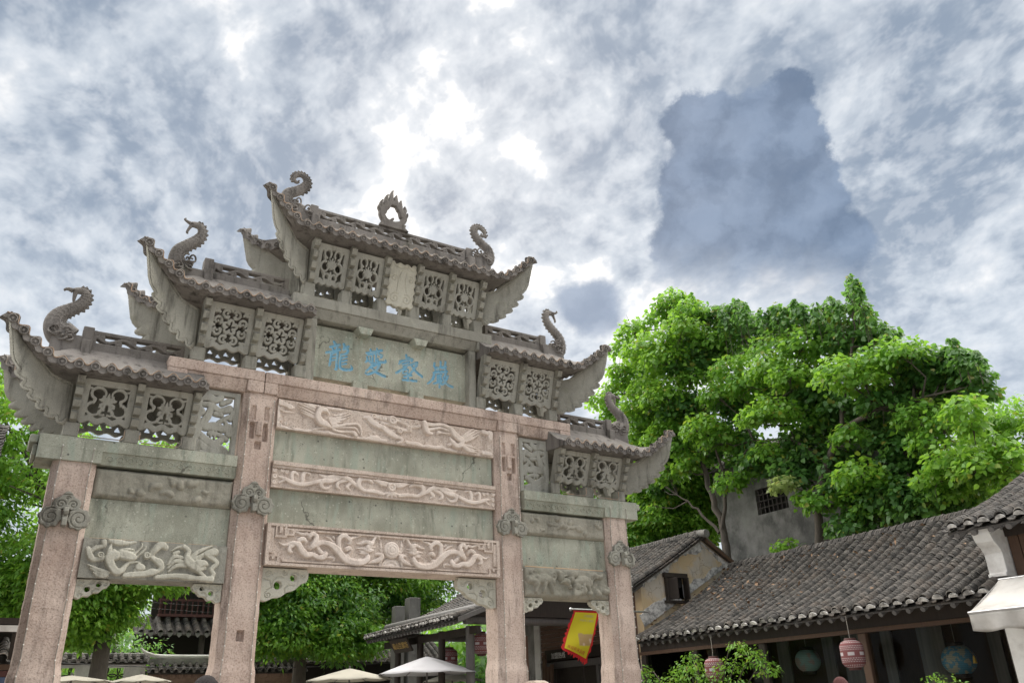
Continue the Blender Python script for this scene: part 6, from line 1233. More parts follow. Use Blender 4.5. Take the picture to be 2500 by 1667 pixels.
lantern((9.5, .96, 2.24), 'lantern_teal', 'round teal paper lantern with blossom print behind the glass', .245, .45, .42)
l = lantern((9.5, -2.19, 2.07), 'lantern_blue', 'round blue floral paper lantern behind the glass', .275, .5, .55)
tl = MB(); tl.lathe([(.008, .0), (.02, -.03), (.035, -.12), (.004, -.125)], (0, 0, 0), 10); o = tl.build('tassel', 'tassel', None, 60); o.location = (9.3, -2.58, 2.12); tag(o, 'small orange tassel hanging beside the round blue lantern', 'tassel')
for k, (y, z) in enumerate(((8.35, 2.72), (6.75, 2.95))): lantern((5.3, y, z), 'barrel', ('dark red barrel lantern in the pavilion above the white parasol', 'dark red barrel lantern under the pavilion beam by its front post')[k], .2, .46, .2)
# ------------------------------------------------------------------ parasols
def parasol(x, y, ztop, r_, mat, label, rise=.34, tilt=0):
    p_ = empty('parasol', (x, y, 0), label, 'parasol', 'cafe parasols')
    n = 8; v = [(0, 0, ztop)]; f = []
    for ring in range(1, 7):
        t = ring / 6
        for k in range(n * 4):
            a = 2 * math.pi * k / (n * 4); sc_ = 1 - .045 * abs(math.sin(a * n / 2)); v.append((r_ * t * sc_ * math.cos(a), r_ * t * sc_ * math.sin(a), ztop - rise * (t ** 1.08) - .02 * abs(math.sin(a * n / 2)) * t))
    m_ = n * 4
    f = [(0, 1 + k, 1 + (k + 1) % m_) for k in range(m_)] + [(1 + (q_ - 1) * m_ + k, 1 + q_ * m_ + k, 1 + q_ * m_ + (k + 1) % m_, 1 + (q_ - 1) * m_ + (k + 1) % m_) for q_ in range(1, 6) for k in range(m_)]
    o = mesh_obj('canopy', v, f, mat, p_, 30); s = o.modifiers.new('t', 'SOLIDIFY'); s.thickness = .006
    mb = MB(); mb.tube([(0, 0, 0), (0, 0, ztop + .05)], .022, 8); mb.build('pole', 'grey_wood', p_, 50)
    for k in range(n):
        a = 2 * math.pi * k / n; mb = MB(); mb.tube([(0, 0, ztop - .03), (r_ * .99 * math.cos(a), r_ * .99 * math.sin(a), ztop - rise - .015)], .008, 4); mb.build('rib', 'grey_wood', p_)
    mb = MB(); mb.lathe([(.25, 0), (.25, .06), (.05, .1), (.03, .3)], (0, 0, .0), 14); mb.build('base', 'black_metal', p_, 40)
parasol(4.07, 7.1, 2.70, 1.15, 'canvas_white', 'white parasol open beside the pavilion posts', .36)
parasol(2.5, 7.8, 2.49, .98, 'canvas_cream', 'grey-cream parasol standing before the dark tiled roofs', .24)
parasol(-2.95, 9.08, 2.46, .80, 'canvas_cream', 'cream parasol under the pierced garden wall', .12); parasol(-1.66, 8.92, 2.46, .62, 'canvas_cream', 'cream parasol before the small ridged gate roof', .14)
parasol(5.4, 8.4, 2.42, .75, 'canvas_cream', 'low brownish parasol tucked behind the white parasol', .2)
# ------------------------------------------------------------------ two plain stone pillars
for k, (x0_, x1_, z) in enumerate(((5.84, 6.15, 4.47), (6.28, 6.65, 4.73))):
    mb = MB(); hw_ = (x1_ - x0_) / 2; mb.box(-hw_, hw_, -hw_, hw_, 0, z); o = bevel(mb.build('stone_pillar', 'grey_pillar_stone'), .02, 2); o.location = ((x0_ + x1_) / 2, 13, 0); tag(o, ('shorter of two plain square stone pillars rising behind the pavilion roof', 'taller of two plain square stone pillars rising behind the pavilion roof')[k], 'pillar')
# ------------------------------------------------------------------ garden wall with tile coping and pierced windows
gw = empty('garden_wall', (-2, 17, 0), 'cream garden wall with dark tile coping and pierced lattice windows', 'wall')
B(gw, 'wall', 'white_plaster', -7, -.3, 17.0, 17.25, 3.0, 3.22); B(gw, 'wall', 'white_plaster', -7, -.3, 17.0, 17.25, 0, 1.9)
for a, b in ((-7, -5.6), (-4.6, -4.0), (-2.16, -1.78), (-.86, -.3)): B(gw, 'wall_pier', 'white_plaster', a, b, 17.002, 17.248, 1.9, 3.0)
for a, b in ((-5.6, -4.6), (-4.0, -2.16), (-1.78, -.86)):
    n = max(2, round((b - a) / .28)); p_ = (b - a) / n; S = []
    for i in range(n + 1):
        for j in range(4):
            S.append([(i * p_ + p_ * .62 * math.cos(t), .14 + j * .30 + p_ * .62 * math.sin(t), .016) for t in np.linspace(0, 6.2832, 17)])
    plate('lattice_window', capfield(S), (0, b - a, 0, 1.1), .014, lambda u_, v_, n_, a=a: np.stack([a + u_ + 2, .12 - n_, 1.9 + v_], -1), .04, 'dark_wood', gw, .006)
tile_roof(gw, (-7, 16.86, 3.16), (1, 0, 0), (0, .3, .2), 6.75, .36, .21, .085, 60, False, True, 31)
tile_roof(gw, (-.25, 17.4, 3.16), (-1, 0, 0), (0, -.3, .2), 6.75, .36, .21, .085, 0, False, False, 32)
B(gw, 'coping', 'old_plaster', -7, -.25, 17.06, 17.2, 3.30, 3.40, .02)
# little ridged gate roof and rubble wall beside it
rw = empty('rubble_wall', (2, 16.5, 0), 'brown rubble-stone wall under a tiled ridge with upturned horn', 'wall')
B(rw, 'core', 'brown_rubble', -.25, 4.4, 16.62, 16.9, 0, 2.86)
rs = random.Random(12); x = -.2; rows_z = [(1.55, .26), (1.83, .24), (2.09, .26), (2.37, .22), (2.61, .24)]
for z, h_ in rows_z:
    x = -.24 + rs.uniform(0, .1)
    while x < 4.25:
        w_ = rs.uniform(.18, .42); q_ = []
        for t in np.arange(0, 6.28, .9): q_.append((x + w_ / 2 + (w_ / 2 - .02) * (abs(math.cos(t)) ** .6) * (1 if math.cos(t) > 0 else -1) * rs.uniform(.8, 1), z + h_ / 2 + (h_ / 2 - .02) * (abs(math.sin(t)) ** .6) * (1 if math.sin(t) > 0 else -1) * rs.uniform(.8, 1)))
        mb = MB(); mb.prism(q_[::-1], lambda p_, r_, t_: (p_ - 2, t_ - 16.5, r_), 16.585, 16.64); bevel(mb.build('stone', 'brown_rubble', rw), .02); x += w_
tile_roof(rw, (-.3, 16.42, 2.86), (1, 0, 0), (0, .32, .22), 4.7, .38, .21, .085, 60, False, True, 33)
mb = MB(); pth = [(-.55, 0, 3.52), (-.47, 0, 3.44), (-.36, 0, 3.37), (-.15, 0, 3.30), (.15, 0, 3.275), (1.3, 0, 3.27), (4.4, 0, 3.27)]
mb.tube([(p_[0] - 2, 16.75 - 16.5, p_[2]) for p_ in pth], [.02, .035, .05, .06, .065, .065, .065], 10); mb.build('ridge', 'white_plaster', rw, 60)
B(rw, 'ridge_base', 'old_plaster', -.3, 4.4, 16.68, 16.82, 3.06, 3.22)
# ------------------------------------------------------------------ dark two-storey pavilion behind the trees
bp_ = empty('timber_pavilion', (4, 24, 0), 'dark two-storey timber pavilion with tiled skirt roof and red balcony', 'pavilion')
tile_roof(bp_, (.2, 23.2, 4.50), (1, 0, 0), (0, 1.0, .62), 9.0, 1.15, .33, .11, 120, False, True, 41, .03)
for k in range(27):
    mb = MB(); x = .37 + k * .333; mb.prism([(-.10, .05), (.10, .05), (.08, -.05), (0, -.13), (-.08, -.05)], lambda p_, r_, t_: (x + p_ - 4, t_, 4.47 + r_), -.83, -.80); mb.build('drip_tile', 'grey_pillar_stone', bp_)
B(bp_, 'lower_wall', 'dark_interior', .3, 9.0, 24.2, 24.4, 0, 4.6); B(bp_, 'upper_wall', 'dark_wood', .8, 8.8, 24.35, 24.5, 4.9, 7.6)
for x in (.5, 2.6, 4.7, 6.8, 8.9):
    mb = MB(); mb.tube([(x - 4, -.55, 0), (x - 4, -.55, 4.5)], .11, 10); mb.build('column', 'dark_wood', bp_, 50)
B(bp_, 'balcony_rail', 'red_wood', 1.0, 8.8, 24.0, 24.08, 5.74, 5.82); B(bp_, 'balcony_sill', 'red_wood', 1.0, 8.8, 23.98, 24.3, 5.16, 5.26)
for k in range(40): B(bp_, 'baluster', 'red_wood', 1.0 + k * .2, 1.05 + k * .2, 24.02, 24.06, 5.26, 5.74)
for k in range(10):
    x = 1.1 + k * .78; B(bp_, 'window', 'red_wood', x, x + .08, 24.28, 24.34, 5.3, 7.2)
    for j in range(4): B(bp_, 'mullion', 'dark_wood', x + .14 + j * .15, x + .17 + j * .15, 24.29, 24.345, 5.8, 7.2)
tile_roof(bp_, (.0, 23.0, 7.3), (1, 0, 0), (0, 1.0, .7), 9.4, 2.0, .33, .13, 0, False, False, 42)
# rocky white scholar's-roof fragments beside it
mb = MB(); rs = random.Random(5)
for k in range(6):
    z = 3.55 + k * .12; x = -.72 - .06 * k; mb.tube([(x + 1 - .12, rs.uniform(-.1, .1), z), (x + 1, .0, z + .03), (x + 1 + .14, rs.uniform(-.1, .1), z - .01)], [.05, .075, .04], 7)
o = mb.build('roof_horn', 'old_plaster', None, 60); o.location = (-1, 20, 0); tag(o, 'weathered white stepped roof horn beside the big tree trunk', 'ornament')
# ------------------------------------------------------------------ low tiled roofs behind the parasols
lr = empty('low_house', (8, 20, 0), 'low dark house with plain tiled roof seen under the trees', 'house')
tile_roof(lr, (4.9, 19.2, 3.28), (1, 0, 0), (0, 1.0, .62), 6.0, 1.5, .24, .10, 100, True, True, 51)
B(lr, 'wall', 'dark_interior', 5.0, 10.8, 19.7, 19.9, 0, 3.4)
B(lr, 'ridge', 'old_plaster', 4.9, 10.9, 20.45, 20.6, 4.0, 4.12)
# ------------------------------------------------------------------ left edge: dark shop and stall
ds = empty('dark_shop', (-6.8, 0, 0), 'black timber shop with tiled eave close beside the outer gateway post', 'house')
tile_roof(ds, (-8.9, -2.0, 3.86), (1, 0, 0), (0, 1.0, .5), 3.95, 2.2, .24, .10, 40, True, True, 61, 0, (.04, .4, .24, .02))
B(ds, 'front_wall', 'dark_wood', -8.7, -5.15, -1.6, -1.4, 0, 3.75); B(ds, 'side_wall', 'dark_wood', -5.3, -5.15, -1.4, 1.0, 0, 4.2)
for k, z in enumerate((3.15, 3.45, 3.72)):
    mb = MB(); mb.tube([(-5.6 + 6.8, -1.75, z), (-4.90 + 6.8, -1.75, z)], .05, 8); mb.build('beam_end', 'grey_wood', ds, 50)
st = empty('market_stall', (-5.0, 3, 0), 'dark street stall with white fascia strip and red menu board', 'stall')
B(st, 'roof', 'dark_wood', -6.4, -4.26, 2.7, 4.2, 2.84, 2.92); B(st, 'fascia', 'white_plaster', -6.4, -4.24, 2.66, 2.70, 2.74, 2.82); B(st, 'post', 'dark_wood', -4.34, -4.28, 2.8, 2.86, 0, 2.84); B(st, 'back', 'dark_interior', -6.4, -4.3, 4.1, 4.2, 0, 2.84)
tile_roof(st, (-6.4, 2.72, 2.40), (1, 0, 0), (0, 1, .5), 2.1, .6, .2, .09, 0, False, True, 62)
for k, (z0_, z1_, m_) in enumerate(((2.26, 2.33, 'brown_wood'), (2.18, 2.25, 'red_wood'), (2.10, 2.17, 'cloth_blue'), (2.02, 2.09, 'red_wood'), (1.90, 2.01, 'cloth_blue'))): B(st, 'menu_board', m_, -5.6, -4.26, 2.74, 2.78, z0_, z1_)
# ------------------------------------------------------------------ trees
def leaf_tpl(shape):
    if shape == 'heart':
        side = [(0, 0), (.40, .18), (.40, .55), (0, 1.08)]
    else: side = [(0, 0), (.22, .42), (0, 1.0)]
    n = len(side); v = []
    for x, y in side: v.append((0, y, -.10 * y * y))
    for x, y in side[1:-1]: v.append((x, y, .10 * x - .10 * y * y))
    for x, y in side[1:-1]: v.append((-x, y, .10 * x - .10 * y * y))
    f = []; m_ = n - 2
    R_ = lambda i: 0 if i == 0 else (n - 1 if i == n - 1 else n + i - 1); L_ = lambda i: 0 if i == 0 else (n - 1 if i == n - 1 else n + m_ + i - 1)
    for i in range(n - 1):
        a = [i, R_(i), R_(i + 1), i + 1]; b = [i + 1, L_(i + 1), L_(i), i]
        f.append([x for k, x in enumerate(a) if x not in a[:k]]); f.append([x for k, x in enumerate(b) if x not in b[:k]])
    return np.array(v), f
def basis(nrm, ydir):
    n_ = nrm / np.linalg.norm(nrm, axis=1, keepdims=True); y = ydir - n_ * np.sum(ydir * n_, 1, keepdims=True); y /= np.linalg.norm(y, axis=1, keepdims=True) + 1e-9
    x = np.cross(y, n_); return np.stack([x, y, n_], -1)
def put_leaves(name, parent, tpl, P, Bs, size, mat, org):
    v, f = tpl; k = len(v)
    V = np.einsum('nij,vj->nvi', Bs, v) * size[:, None, None] + P[:, None, :] - np.array(org)
    F = [[i + q_ * k for i in fc] for q_ in range(len(P)) for fc in f]
    return mesh_obj(name, V.reshape(-1, 3), F, mat, parent, 179)
def clump_leaves(rs, cx, cy, cz, r_, n, flat=.92):
    """leaves in a dome shell, denser on top; returns points, normals, tip directions"""
    d_ = rs.normal(size=(n, 3)); d_[:, 2] = np.abs(d_[:, 2]) * .9 - .35 * rs.rand(n); d_ /= np.linalg.norm(d_, axis=1, keepdims=True)
    rad = r_ * (.40 + .75 * rs.rand(n) ** .7)
    P = np.array([cx, cy, cz]) + d_ * rad[:, None] * np.array([1, 1, flat])
    N = d_ * .7 + np.array([0, 0, .65]) + rs.normal(size=(n, 3)) * .55
    T = d_ * np.array([1, 1, .3]) + np.array([0, 0, -.75]) + rs.normal(size=(n, 3)) * .45
    return P, N, T
HEART, OVAL = leaf_tpl('heart'), leaf_tpl('oval')
SHOOTS=[(12.90,4.83,12.55,0.96,1),(12.90,4.65,12.17,0.76,1),(12.90,4.20,12.58,0.94,1),(12.90,3.93,12.26,0.75,1),(12.90,3.36,11.81,0.67,1),(12.90,2.84,11.77,0.72,1),(12.90,2.59,11.57,0.66,1),(12.90,2.19,11.58,0.71,1),(12.90,2.00,11.32,0.59,1),(12.90,1.56,11.18,0.69,1),(12.90,1.10,11.16,0.80,1),(12.90,0.90,10.95,0.63,1),(12.90,0.38,11.54,0.97,1),(12.90,0.25,11.30,1.07,1),(12.90,0.20,11.01,0.84,1),(12.90,0.14,10.53,0.78,1),(12.90,-0.22,9.85,0.65,1),(12.90,-1.74,8.81,0.57,1),(12.90,6.86,14.15,0.96,0),(12.90,7.36,14.15,0.83,0),(12.90,6.44,13.73,0.88,0),(12.90,5.99,13.53,0.80,0),(12.90,8.68,13.84,0.78,0),(12.90,-1.92,8.45,0.41,1),(12.90,-2.17,8.33,0.41,1)]
def limb_tree(label, clumps, limbs, seed, nleaf, nind, lsize):
    rs = np.random.RandomState(seed); base = np.array([limbs[0][0][0], limbs[0][0][1], 0.0])
    clumps = clumps + [(cx + rs.uniform(.7, 1.3), cy + rs.uniform(-.4, .2), cz - rs.uniform(.1, .5), r_ * 1.1, 'm' if rs.rand() < .55 else 'd') for q_, (cx, cy, cz, r_, k) in enumerate(clumps) if r_ > .5 and k != 'y' and q_ % 5 < 4]
    tr = empty('broadleaf_tree', base, label, 'tree', 'big-leaved trees behind the tea house')
    mb = MB(); nodes = []
    for li, L in enumerate(limbs):
        pts = smoothst([(a, b, c) for a, b, c, _ in L], 4) if False else L
        P = [Vector(p_[:3]) - Vector(base) for p_ in pts]; r_ = [p_[3] for p_ in pts]
        Q = []; rr_ = []
        for i in range(len(P) - 1):
            for k in range(4): t = k / 4; Q.append(P[i].lerp(P[i + 1], t) + Vector(rs.normal(size=3) * .025)); rr_.append(r_[i] + (r_[i + 1] - r_[i]) * t)
        Q.append(P[-1]); rr_.append(r_[-1])
        if li == 0: Q = [Vector((0, 0, 0))] + Q; rr_ = [rr_[0] * 1.35] + rr_
        mb.tube(Q, rr_, 9); nodes += list(zip(Q, rr_))
    mb.build('trunk', 'bark', tr, 60)
    tw = MB()
    for cx, cy, cz, r_, k in clumps:
        c = Vector((cx, cy, cz)) - Vector(base); nd = min((q_ for q_ in nodes if q_[0].z > 4), key=lambda q_: (q_[0] - c).length + (1.0 if q_[0].z > c.z else 0))
        a = nd[0]; mid = a.lerp(c, .5) + Vector((rs.normal() * .15, rs.normal() * .15, -.12)); r0 = min(nd[1], .035)
        tw.tube([a, a.lerp(mid, .5), mid, mid.lerp(c, .6), c], [r0, r0 * .8, r0 * .65, r0 * .5, .008], 5)
        for j in range(6): e = c + Vector(rs.normal(size=3)) * r_ * .5; tw.tube([mid.lerp(c, .6), c.lerp(e, .5) + Vector((0, 0, .05)), e], [.010, .008, .004], 4)
    tag(tw.build('branches', 'bark', tr, 60), kind='stuff')
    allL = {}
    for sx, sy, sz_, L_, w_ in SHOOTS:
        if w_ != (seed - 5): continue
        n = 60; t = rs.rand(n); a = rs.rand(n) * 6.28; r_ = .03 + .15 * t
        P = np.stack([sx + r_ * np.cos(a), sy + r_ * np.sin(a), sz_ + .15 - t * L_], -1)
        N = np.stack([np.cos(a) * .8, np.sin(a) * .8, np.full(n, .6)], -1) + rs.normal(size=(n, 3)) * .3; T = np.stack([np.cos(a), np.sin(a), np.full(n, -1.1)], -1) + rs.normal(size=(n, 3)) * .3
        allL.setdefault('d' if w_ else 'm', []).append((P, N, T))
        tw2 = MB(); tw2.tube([Vector((sx, sy, sz_)) - Vector(base), Vector((sx, sy, sz_ - L_ * 1.6)) - Vector(base)], [.004, .012], 4); tw2.build('shoot', 'bark', tr)
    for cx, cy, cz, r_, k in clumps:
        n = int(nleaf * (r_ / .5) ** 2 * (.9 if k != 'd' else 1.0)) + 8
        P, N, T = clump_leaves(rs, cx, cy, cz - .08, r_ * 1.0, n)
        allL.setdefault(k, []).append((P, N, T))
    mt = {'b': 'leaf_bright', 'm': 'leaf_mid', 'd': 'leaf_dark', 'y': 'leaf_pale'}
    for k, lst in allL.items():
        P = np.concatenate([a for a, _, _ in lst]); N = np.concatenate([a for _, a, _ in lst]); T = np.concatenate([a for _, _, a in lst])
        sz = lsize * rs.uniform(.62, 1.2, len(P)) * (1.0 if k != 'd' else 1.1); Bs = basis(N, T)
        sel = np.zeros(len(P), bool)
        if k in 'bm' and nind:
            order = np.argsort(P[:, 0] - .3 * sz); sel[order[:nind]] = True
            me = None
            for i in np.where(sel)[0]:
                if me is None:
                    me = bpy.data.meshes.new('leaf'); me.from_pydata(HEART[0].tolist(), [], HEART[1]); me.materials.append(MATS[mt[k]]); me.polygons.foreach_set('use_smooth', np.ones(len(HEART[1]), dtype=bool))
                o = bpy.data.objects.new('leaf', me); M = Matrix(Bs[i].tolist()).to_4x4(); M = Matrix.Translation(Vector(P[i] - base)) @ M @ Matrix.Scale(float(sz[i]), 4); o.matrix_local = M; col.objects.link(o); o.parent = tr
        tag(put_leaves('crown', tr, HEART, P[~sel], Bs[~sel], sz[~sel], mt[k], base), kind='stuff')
    return tr
TREE_A += [(12.90, 9.36, 9.19, 0.52, 'm'), (12.90, 8.72, 10.05, 0.58, 'm'), (12.90, 9.60, 10.46, 0.53, 'b'), (12.90, 10.44, 10.87, 0.41, 'm')]
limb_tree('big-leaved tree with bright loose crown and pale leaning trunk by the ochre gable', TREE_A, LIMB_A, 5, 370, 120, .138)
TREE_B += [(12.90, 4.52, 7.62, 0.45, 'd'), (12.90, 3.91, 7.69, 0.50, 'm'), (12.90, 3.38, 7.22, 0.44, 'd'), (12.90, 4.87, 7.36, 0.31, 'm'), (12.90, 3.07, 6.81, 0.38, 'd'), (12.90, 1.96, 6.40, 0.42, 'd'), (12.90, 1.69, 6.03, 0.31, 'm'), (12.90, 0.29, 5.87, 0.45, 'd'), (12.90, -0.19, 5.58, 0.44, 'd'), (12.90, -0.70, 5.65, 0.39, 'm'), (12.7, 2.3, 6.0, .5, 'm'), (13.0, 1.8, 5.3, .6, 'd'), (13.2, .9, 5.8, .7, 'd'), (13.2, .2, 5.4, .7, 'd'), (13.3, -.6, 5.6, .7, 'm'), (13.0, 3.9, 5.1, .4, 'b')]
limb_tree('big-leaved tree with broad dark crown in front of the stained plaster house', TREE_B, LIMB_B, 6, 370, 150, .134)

def camphor(label, x, y, zb, ell, seed, ncl, nleaf, mats, size, group='camphor trees behind the gateway', lean=(0, 0)):
    """ell: list of (cx,cy,cz,rx,ry,rz) crown lobes"""
    rs = np.random.RandomState(seed); base = np.array([x, y, 0.0]); tr = empty('camphor_tree', base, label, 'tree', group)
    mb = MB(); tops = []
    top = Vector((lean[0], lean[1], zb)); mb.tube([(0, 0, 0), (lean[0] * .3, lean[1] * .3, zb * .4), (lean[0] * .7, lean[1] * .7, zb * .75), top], [.30, .24, .20, .17], 10)
    for cx, cy, cz, rx, ry, rz in ell:
        c = Vector((cx - x, cy - y, cz)); mid = top.lerp(c, .5) + Vector((rs.normal() * .3, rs.normal() * .3, .2)); mb.tube([top - Vector((0, 0, .3)), mid, c], [.17, .11, .05], 7)
        for j in range(5):
            d_ = Vector(rs.normal(size=3)); d_.z = abs(d_.z) * .5; d_.normalize(); e = c + Vector((d_.x * rx, d_.y * ry, d_.z * rz)) * .8; mb.tube([mid, c.lerp(e, .4), e], [.06, .04, .015], 5)
    mb.build('trunk', 'bark', tr, 60)
    by = {}
    for cx, cy, cz, rx, ry, rz in ell:
        for k in range(ncl):
            d_ = rs.normal(size=3); d_ /= np.linalg.norm(d_); rad = rs.uniform(.55, 1.02)
            p_ = np.array([cx, cy, cz]) + d_ * rad * np.array([rx, ry, rz]); r_ = rs.uniform(.35, .75)
            P, N, T = clump_leaves(rs, p_[0], p_[1], p_[2], r_, nleaf, .6)
            m_ = mats[min(len(mats) - 1, int((rs.rand() ** 1.0) * len(mats)))]
            by.setdefault(m_, []).append((P, N, T))
    for m_, lst in by.items():
        P = np.concatenate([a for a, _, _ in lst]); N = np.concatenate([a for _, a, _ in lst]); T = np.concatenate([a for _, _, a in lst])
        tag(put_leaves('crown', tr, OVAL, P, basis(N, T), size * rs.uniform(.7, 1.3, len(P)), m_, base), kind='stuff')
camphor('spreading camphor tree with low bright boughs over the garden wall', -2.0, 13.2, 4.2, [(-3.2, 13.2, 6.6, 2.6, 2.2, 1.6), (-1.5, 12.8, 5.3, 1.3, 1.2, 1.0), (-2.6, 12.6, 4.9, 1.3, 1.1, .75), (-5.4, 13.5, 8.6, 2.3, 2.0, 1.7), (-1.2, 13.6, 7.4, 2.0, 1.8, 1.3), (.6, 13.6, 7.7, 1.5, 1.5, 1.0), (-2.7, 12.9, 3.9, 1.0, .9, .7), (-3.6, 13.4, 4.4, 1.2, 1.0, .8)], 11, 83, 161, ['leaf_bright', 'leaf_mid', 'leaf_bright', 'leaf_mid'], .155)
camphor('tall camphor tree with dark shaded crown by the black timber shop', -6.6, 14.5, 4.0, [(-6.4, 14, 5.6, 2.3, 1.8, 1.9), (-7.6, 14, 8.0, 2.2, 2.0, 2.0), (-5.2, 14.6, 4.2, 1.3, 1.2, 1.2)], 12, 81, 144, ['leaf_mid', 'leaf_dark', 'leaf_bright'], .165)
camphor('round bright camphor tree filling the middle opening of the gateway', 3.9, 15.6, 3.6, [(3.1, 15.0, 4.7, 1.6, 1.3, 1.1), (4.6, 15.2, 4.6, 1.5, 1.3, 1.1), (3.6, 15.6, 6.2, 2.0, 1.6, 1.2), (5.9, 16.4, 6.0, 1.8, 1.6, 1.3), (3.0, 14.7, 3.75, 1.1, .9, .65), (4.9, 14.6, 3.6, 1.1, .9, .65), (2.4, 14.9, 5.2, 1.1, 1.0, .9)], 13, 83, 161, ['leaf_bright', 'leaf_mid', 'leaf_mid', 'leaf_dark'], .155)
camphor('deep green camphor tree with dark limbs behind the stone pillars', 8.2, 17.6, 4.5, [(7.6, 17.0, 6.0, 2.2, 1.8, 1.5), (9.6, 17.5, 7.0, 2.2, 2.0, 1.8), (7.2, 17.2, 4.6, 1.8, 1.4, 1.0), (11.5, 18, 8.2, 2.0, 1.8, 1.5)], 14, 78, 144, ['leaf_mid', 'leaf_dark', 'leaf_bright'], .165)
camphor('far camphor tree with pale sunlit crown beyond the brick house', 15.5, 17.5, 6.5, [(13.8, 16.5, 9.4, 2.2, 1.8, 1.4), (16.5, 17.5, 9.6, 2.2, 2.0, 1.6), (15.0, 16.5, 7.4, 2.4, 1.8, 1.6), (14.68, 10.67, 9.54, 1.20, 1.20, 1.00), (15.11, 10.28, 8.15, 1.20, 1.20, 1.00), (15.64, 9.77, 7.24, 1.20, 1.20, 1.00), (16.14, 9.27, 8.46, 1.20, 1.20, 1.00), (15.66, 9.75, 9.87, 1.20, 1.20, 1.00), (14.71, 10.65, 7.05, 1.20, 1.20, 1.00)], 15, 67, 136, ['leaf_bright', 'leaf_mid'], .18)
camphor('far tree with pale crown beyond the stained plaster house', 19.5, 0.5, 6.0, [(19.0, 0.5, 7.6, 1.6, 2.0, 1.2), (19.0, -1.5, 6.8, 1.5, 1.6, 1.1)], 16, 60, 119, ['leaf_bright', 'leaf_mid'], .18)
# far wood closing the view
rs = np.random.RandomState(77); by = {}
for k in range(520):
    a = rs.uniform(-28, 66); D = rs.uniform(38, 48); x = -4.76 + D * math.sin(R(a)); y = -10.84 + D * math.cos(R(a)); z = rs.uniform(.3, 6.4)
    P, N, T = clump_leaves(rs, x, y, z, rs.uniform(1.1, 1.9), 130, .85); by.setdefault(('leaf_mid', 'leaf_dark', 'leaf_dark')[k % 3], []).append((P, N, T))
wd = empty('far_wood', (8, 28, 0), 'dark far-off wood closing the view behind the houses', 'wood'); tag(wd, kind='stuff')
for m_, lst in by.items():
    P = np.concatenate([a for a, _, _ in lst]); N = np.concatenate([a for _, a, _ in lst]); T = np.concatenate([a for _, _, a in lst])
    tag(put_leaves('foliage', wd, OVAL, P, basis(N, T), (.46 * rs.uniform(.7, 1.3, len(P))), m_, (8, 28, 0)), kind='stuff')
# ------------------------------------------------------------------ climbing plants before the tea house
def vine(label, spots, seed, n, size, mats, origin, name='climbing_vine', cat='vine'):
    rs = np.random.RandomState(seed); base = np.array(origin); tr = empty(name, base, label, cat)
    mb = MB()
    for cx, cy, cz, r_ in spots:
        e = Vector((cx, cy, cz)) - Vector(base); mb.tube([(0, 0, 0), (e.x * .3, e.y * .3, e.z * .6), (e.x * .8, e.y * .8, e.z * 1.02), e], [.03, .02, .012, .006], 5)
    mb.build('stem', 'bark', tr, 60)
    by = {}
    for i, (cx, cy, cz, r_) in enumerate(spots):
        P, N, T = clump_leaves(rs, cx, cy, cz, r_, int(n * (r_ / .3) ** 1.6) + 10, .8); by.setdefault(mats[i % len(mats)], []).append((P, N, T))
    for m_, lst in by.items():
        P = np.concatenate([a for a, _, _ in lst]); N = np.concatenate([a for _, a, _ in lst]); T = np.concatenate([a for _, _, a in lst])
        tag(put_leaves('foliage', tr, OVAL, P, basis(N, T), size * rs.uniform(.6, 1.25, len(P)), m_, base), kind='stuff')
vine('bright climbing vine draped over the lantern before the tea house glass', [(8.0, 4.3, 2.15, .26), (8.0, 4.0, 1.95, .25), (8.0, 4.7, 1.8, .3), (8.1, 3.5, 1.9, .3), (8.0, 3.0, 2.15, .26), (7.95, 2.75, 2.0, .3), (7.9, 2.45, 2.2, .2), (7.95, 2.1, 1.9, .3), (8.1, 1.7, 2.1, .3), (8.1, 1.2, 2.35, .24), (8.1, .95, 2.2, .25), (8.1, .75, 2.0, .24), (7.9, 1.5, 1.75, .3), (7.9, 2.6, 1.65, .35), (7.9, 3.6, 1.6, .35), (8.15, 1.5, 2.5, .2), (8.2, 2.9, 2.4, .18)], 21, 140, .085, ['leaf_bright', 'leaf_mid', 'leaf_bright'], (8.15, 2.6, 0))
vine('bright green garden bush growing under the climbing vine', [(7.4, 1.4, 1.6, .3), (7.4, 1.0, 1.62, .28), (7.4, .6, 1.55, .26), (7.4, 1.9, 1.5, .3), (7.5, .2, 1.45, .25)], 22, 170, .075, ['leaf_bright'], (7.5, 1.2, 0), 'garden_bush', 'bush')
vine('dense dark garden bushes crowding behind the pierced garden wall', [(-6 + .55 * k, 19.5 + (k % 3) * .5, 3.0 + .9 * ((k * 7) % 5) / 5, 1.0) for k in range(12)], 25, 60, .17, ['leaf_mid', 'leaf_dark'], (-3, 19.8, 0), 'garden_bush', 'bush')
vine('young pale green shrub in front of the round blue lantern', [(7.3, -3.05, 1.72, .18), (7.3, -3.3, 1.66, .2), (7.3, -2.8, 1.62, .2), (7.35, -3.45, 1.55, .18)], 23, 60, .07, ['leaf_bright'], (7.35, -3.1, 0), 'young_shrub', 'shrub')
# ------------------------------------------------------------------ overhead wires
for k, (a, b, lab) in enumerate((((-6, 15.5, 3.32), (6.6, 15.5, 3.0), 'black cable sagging across the garden wall'), ((-2, 14, 4.55), (12, 14, 4.75), 'thin overhead wire crossing behind the middle opening'), ((-2, 14, 4.40), (12, 14, 4.52), 'lower thin overhead wire behind the middle opening'))):
    pts = [(a[0] + (b[0] - a[0]) * t, a[1], a[2] + (b[2] - a[2]) * t - .25 * 4 * t * (1 - t)) for t in np.linspace(0, 1, 20)]
    mb = MB(); mb.tube(pts, .012 if k == 0 else .006, 5); tag(mb.build('overhead_wire', 'black_metal', None, 60), lab, 'wire')
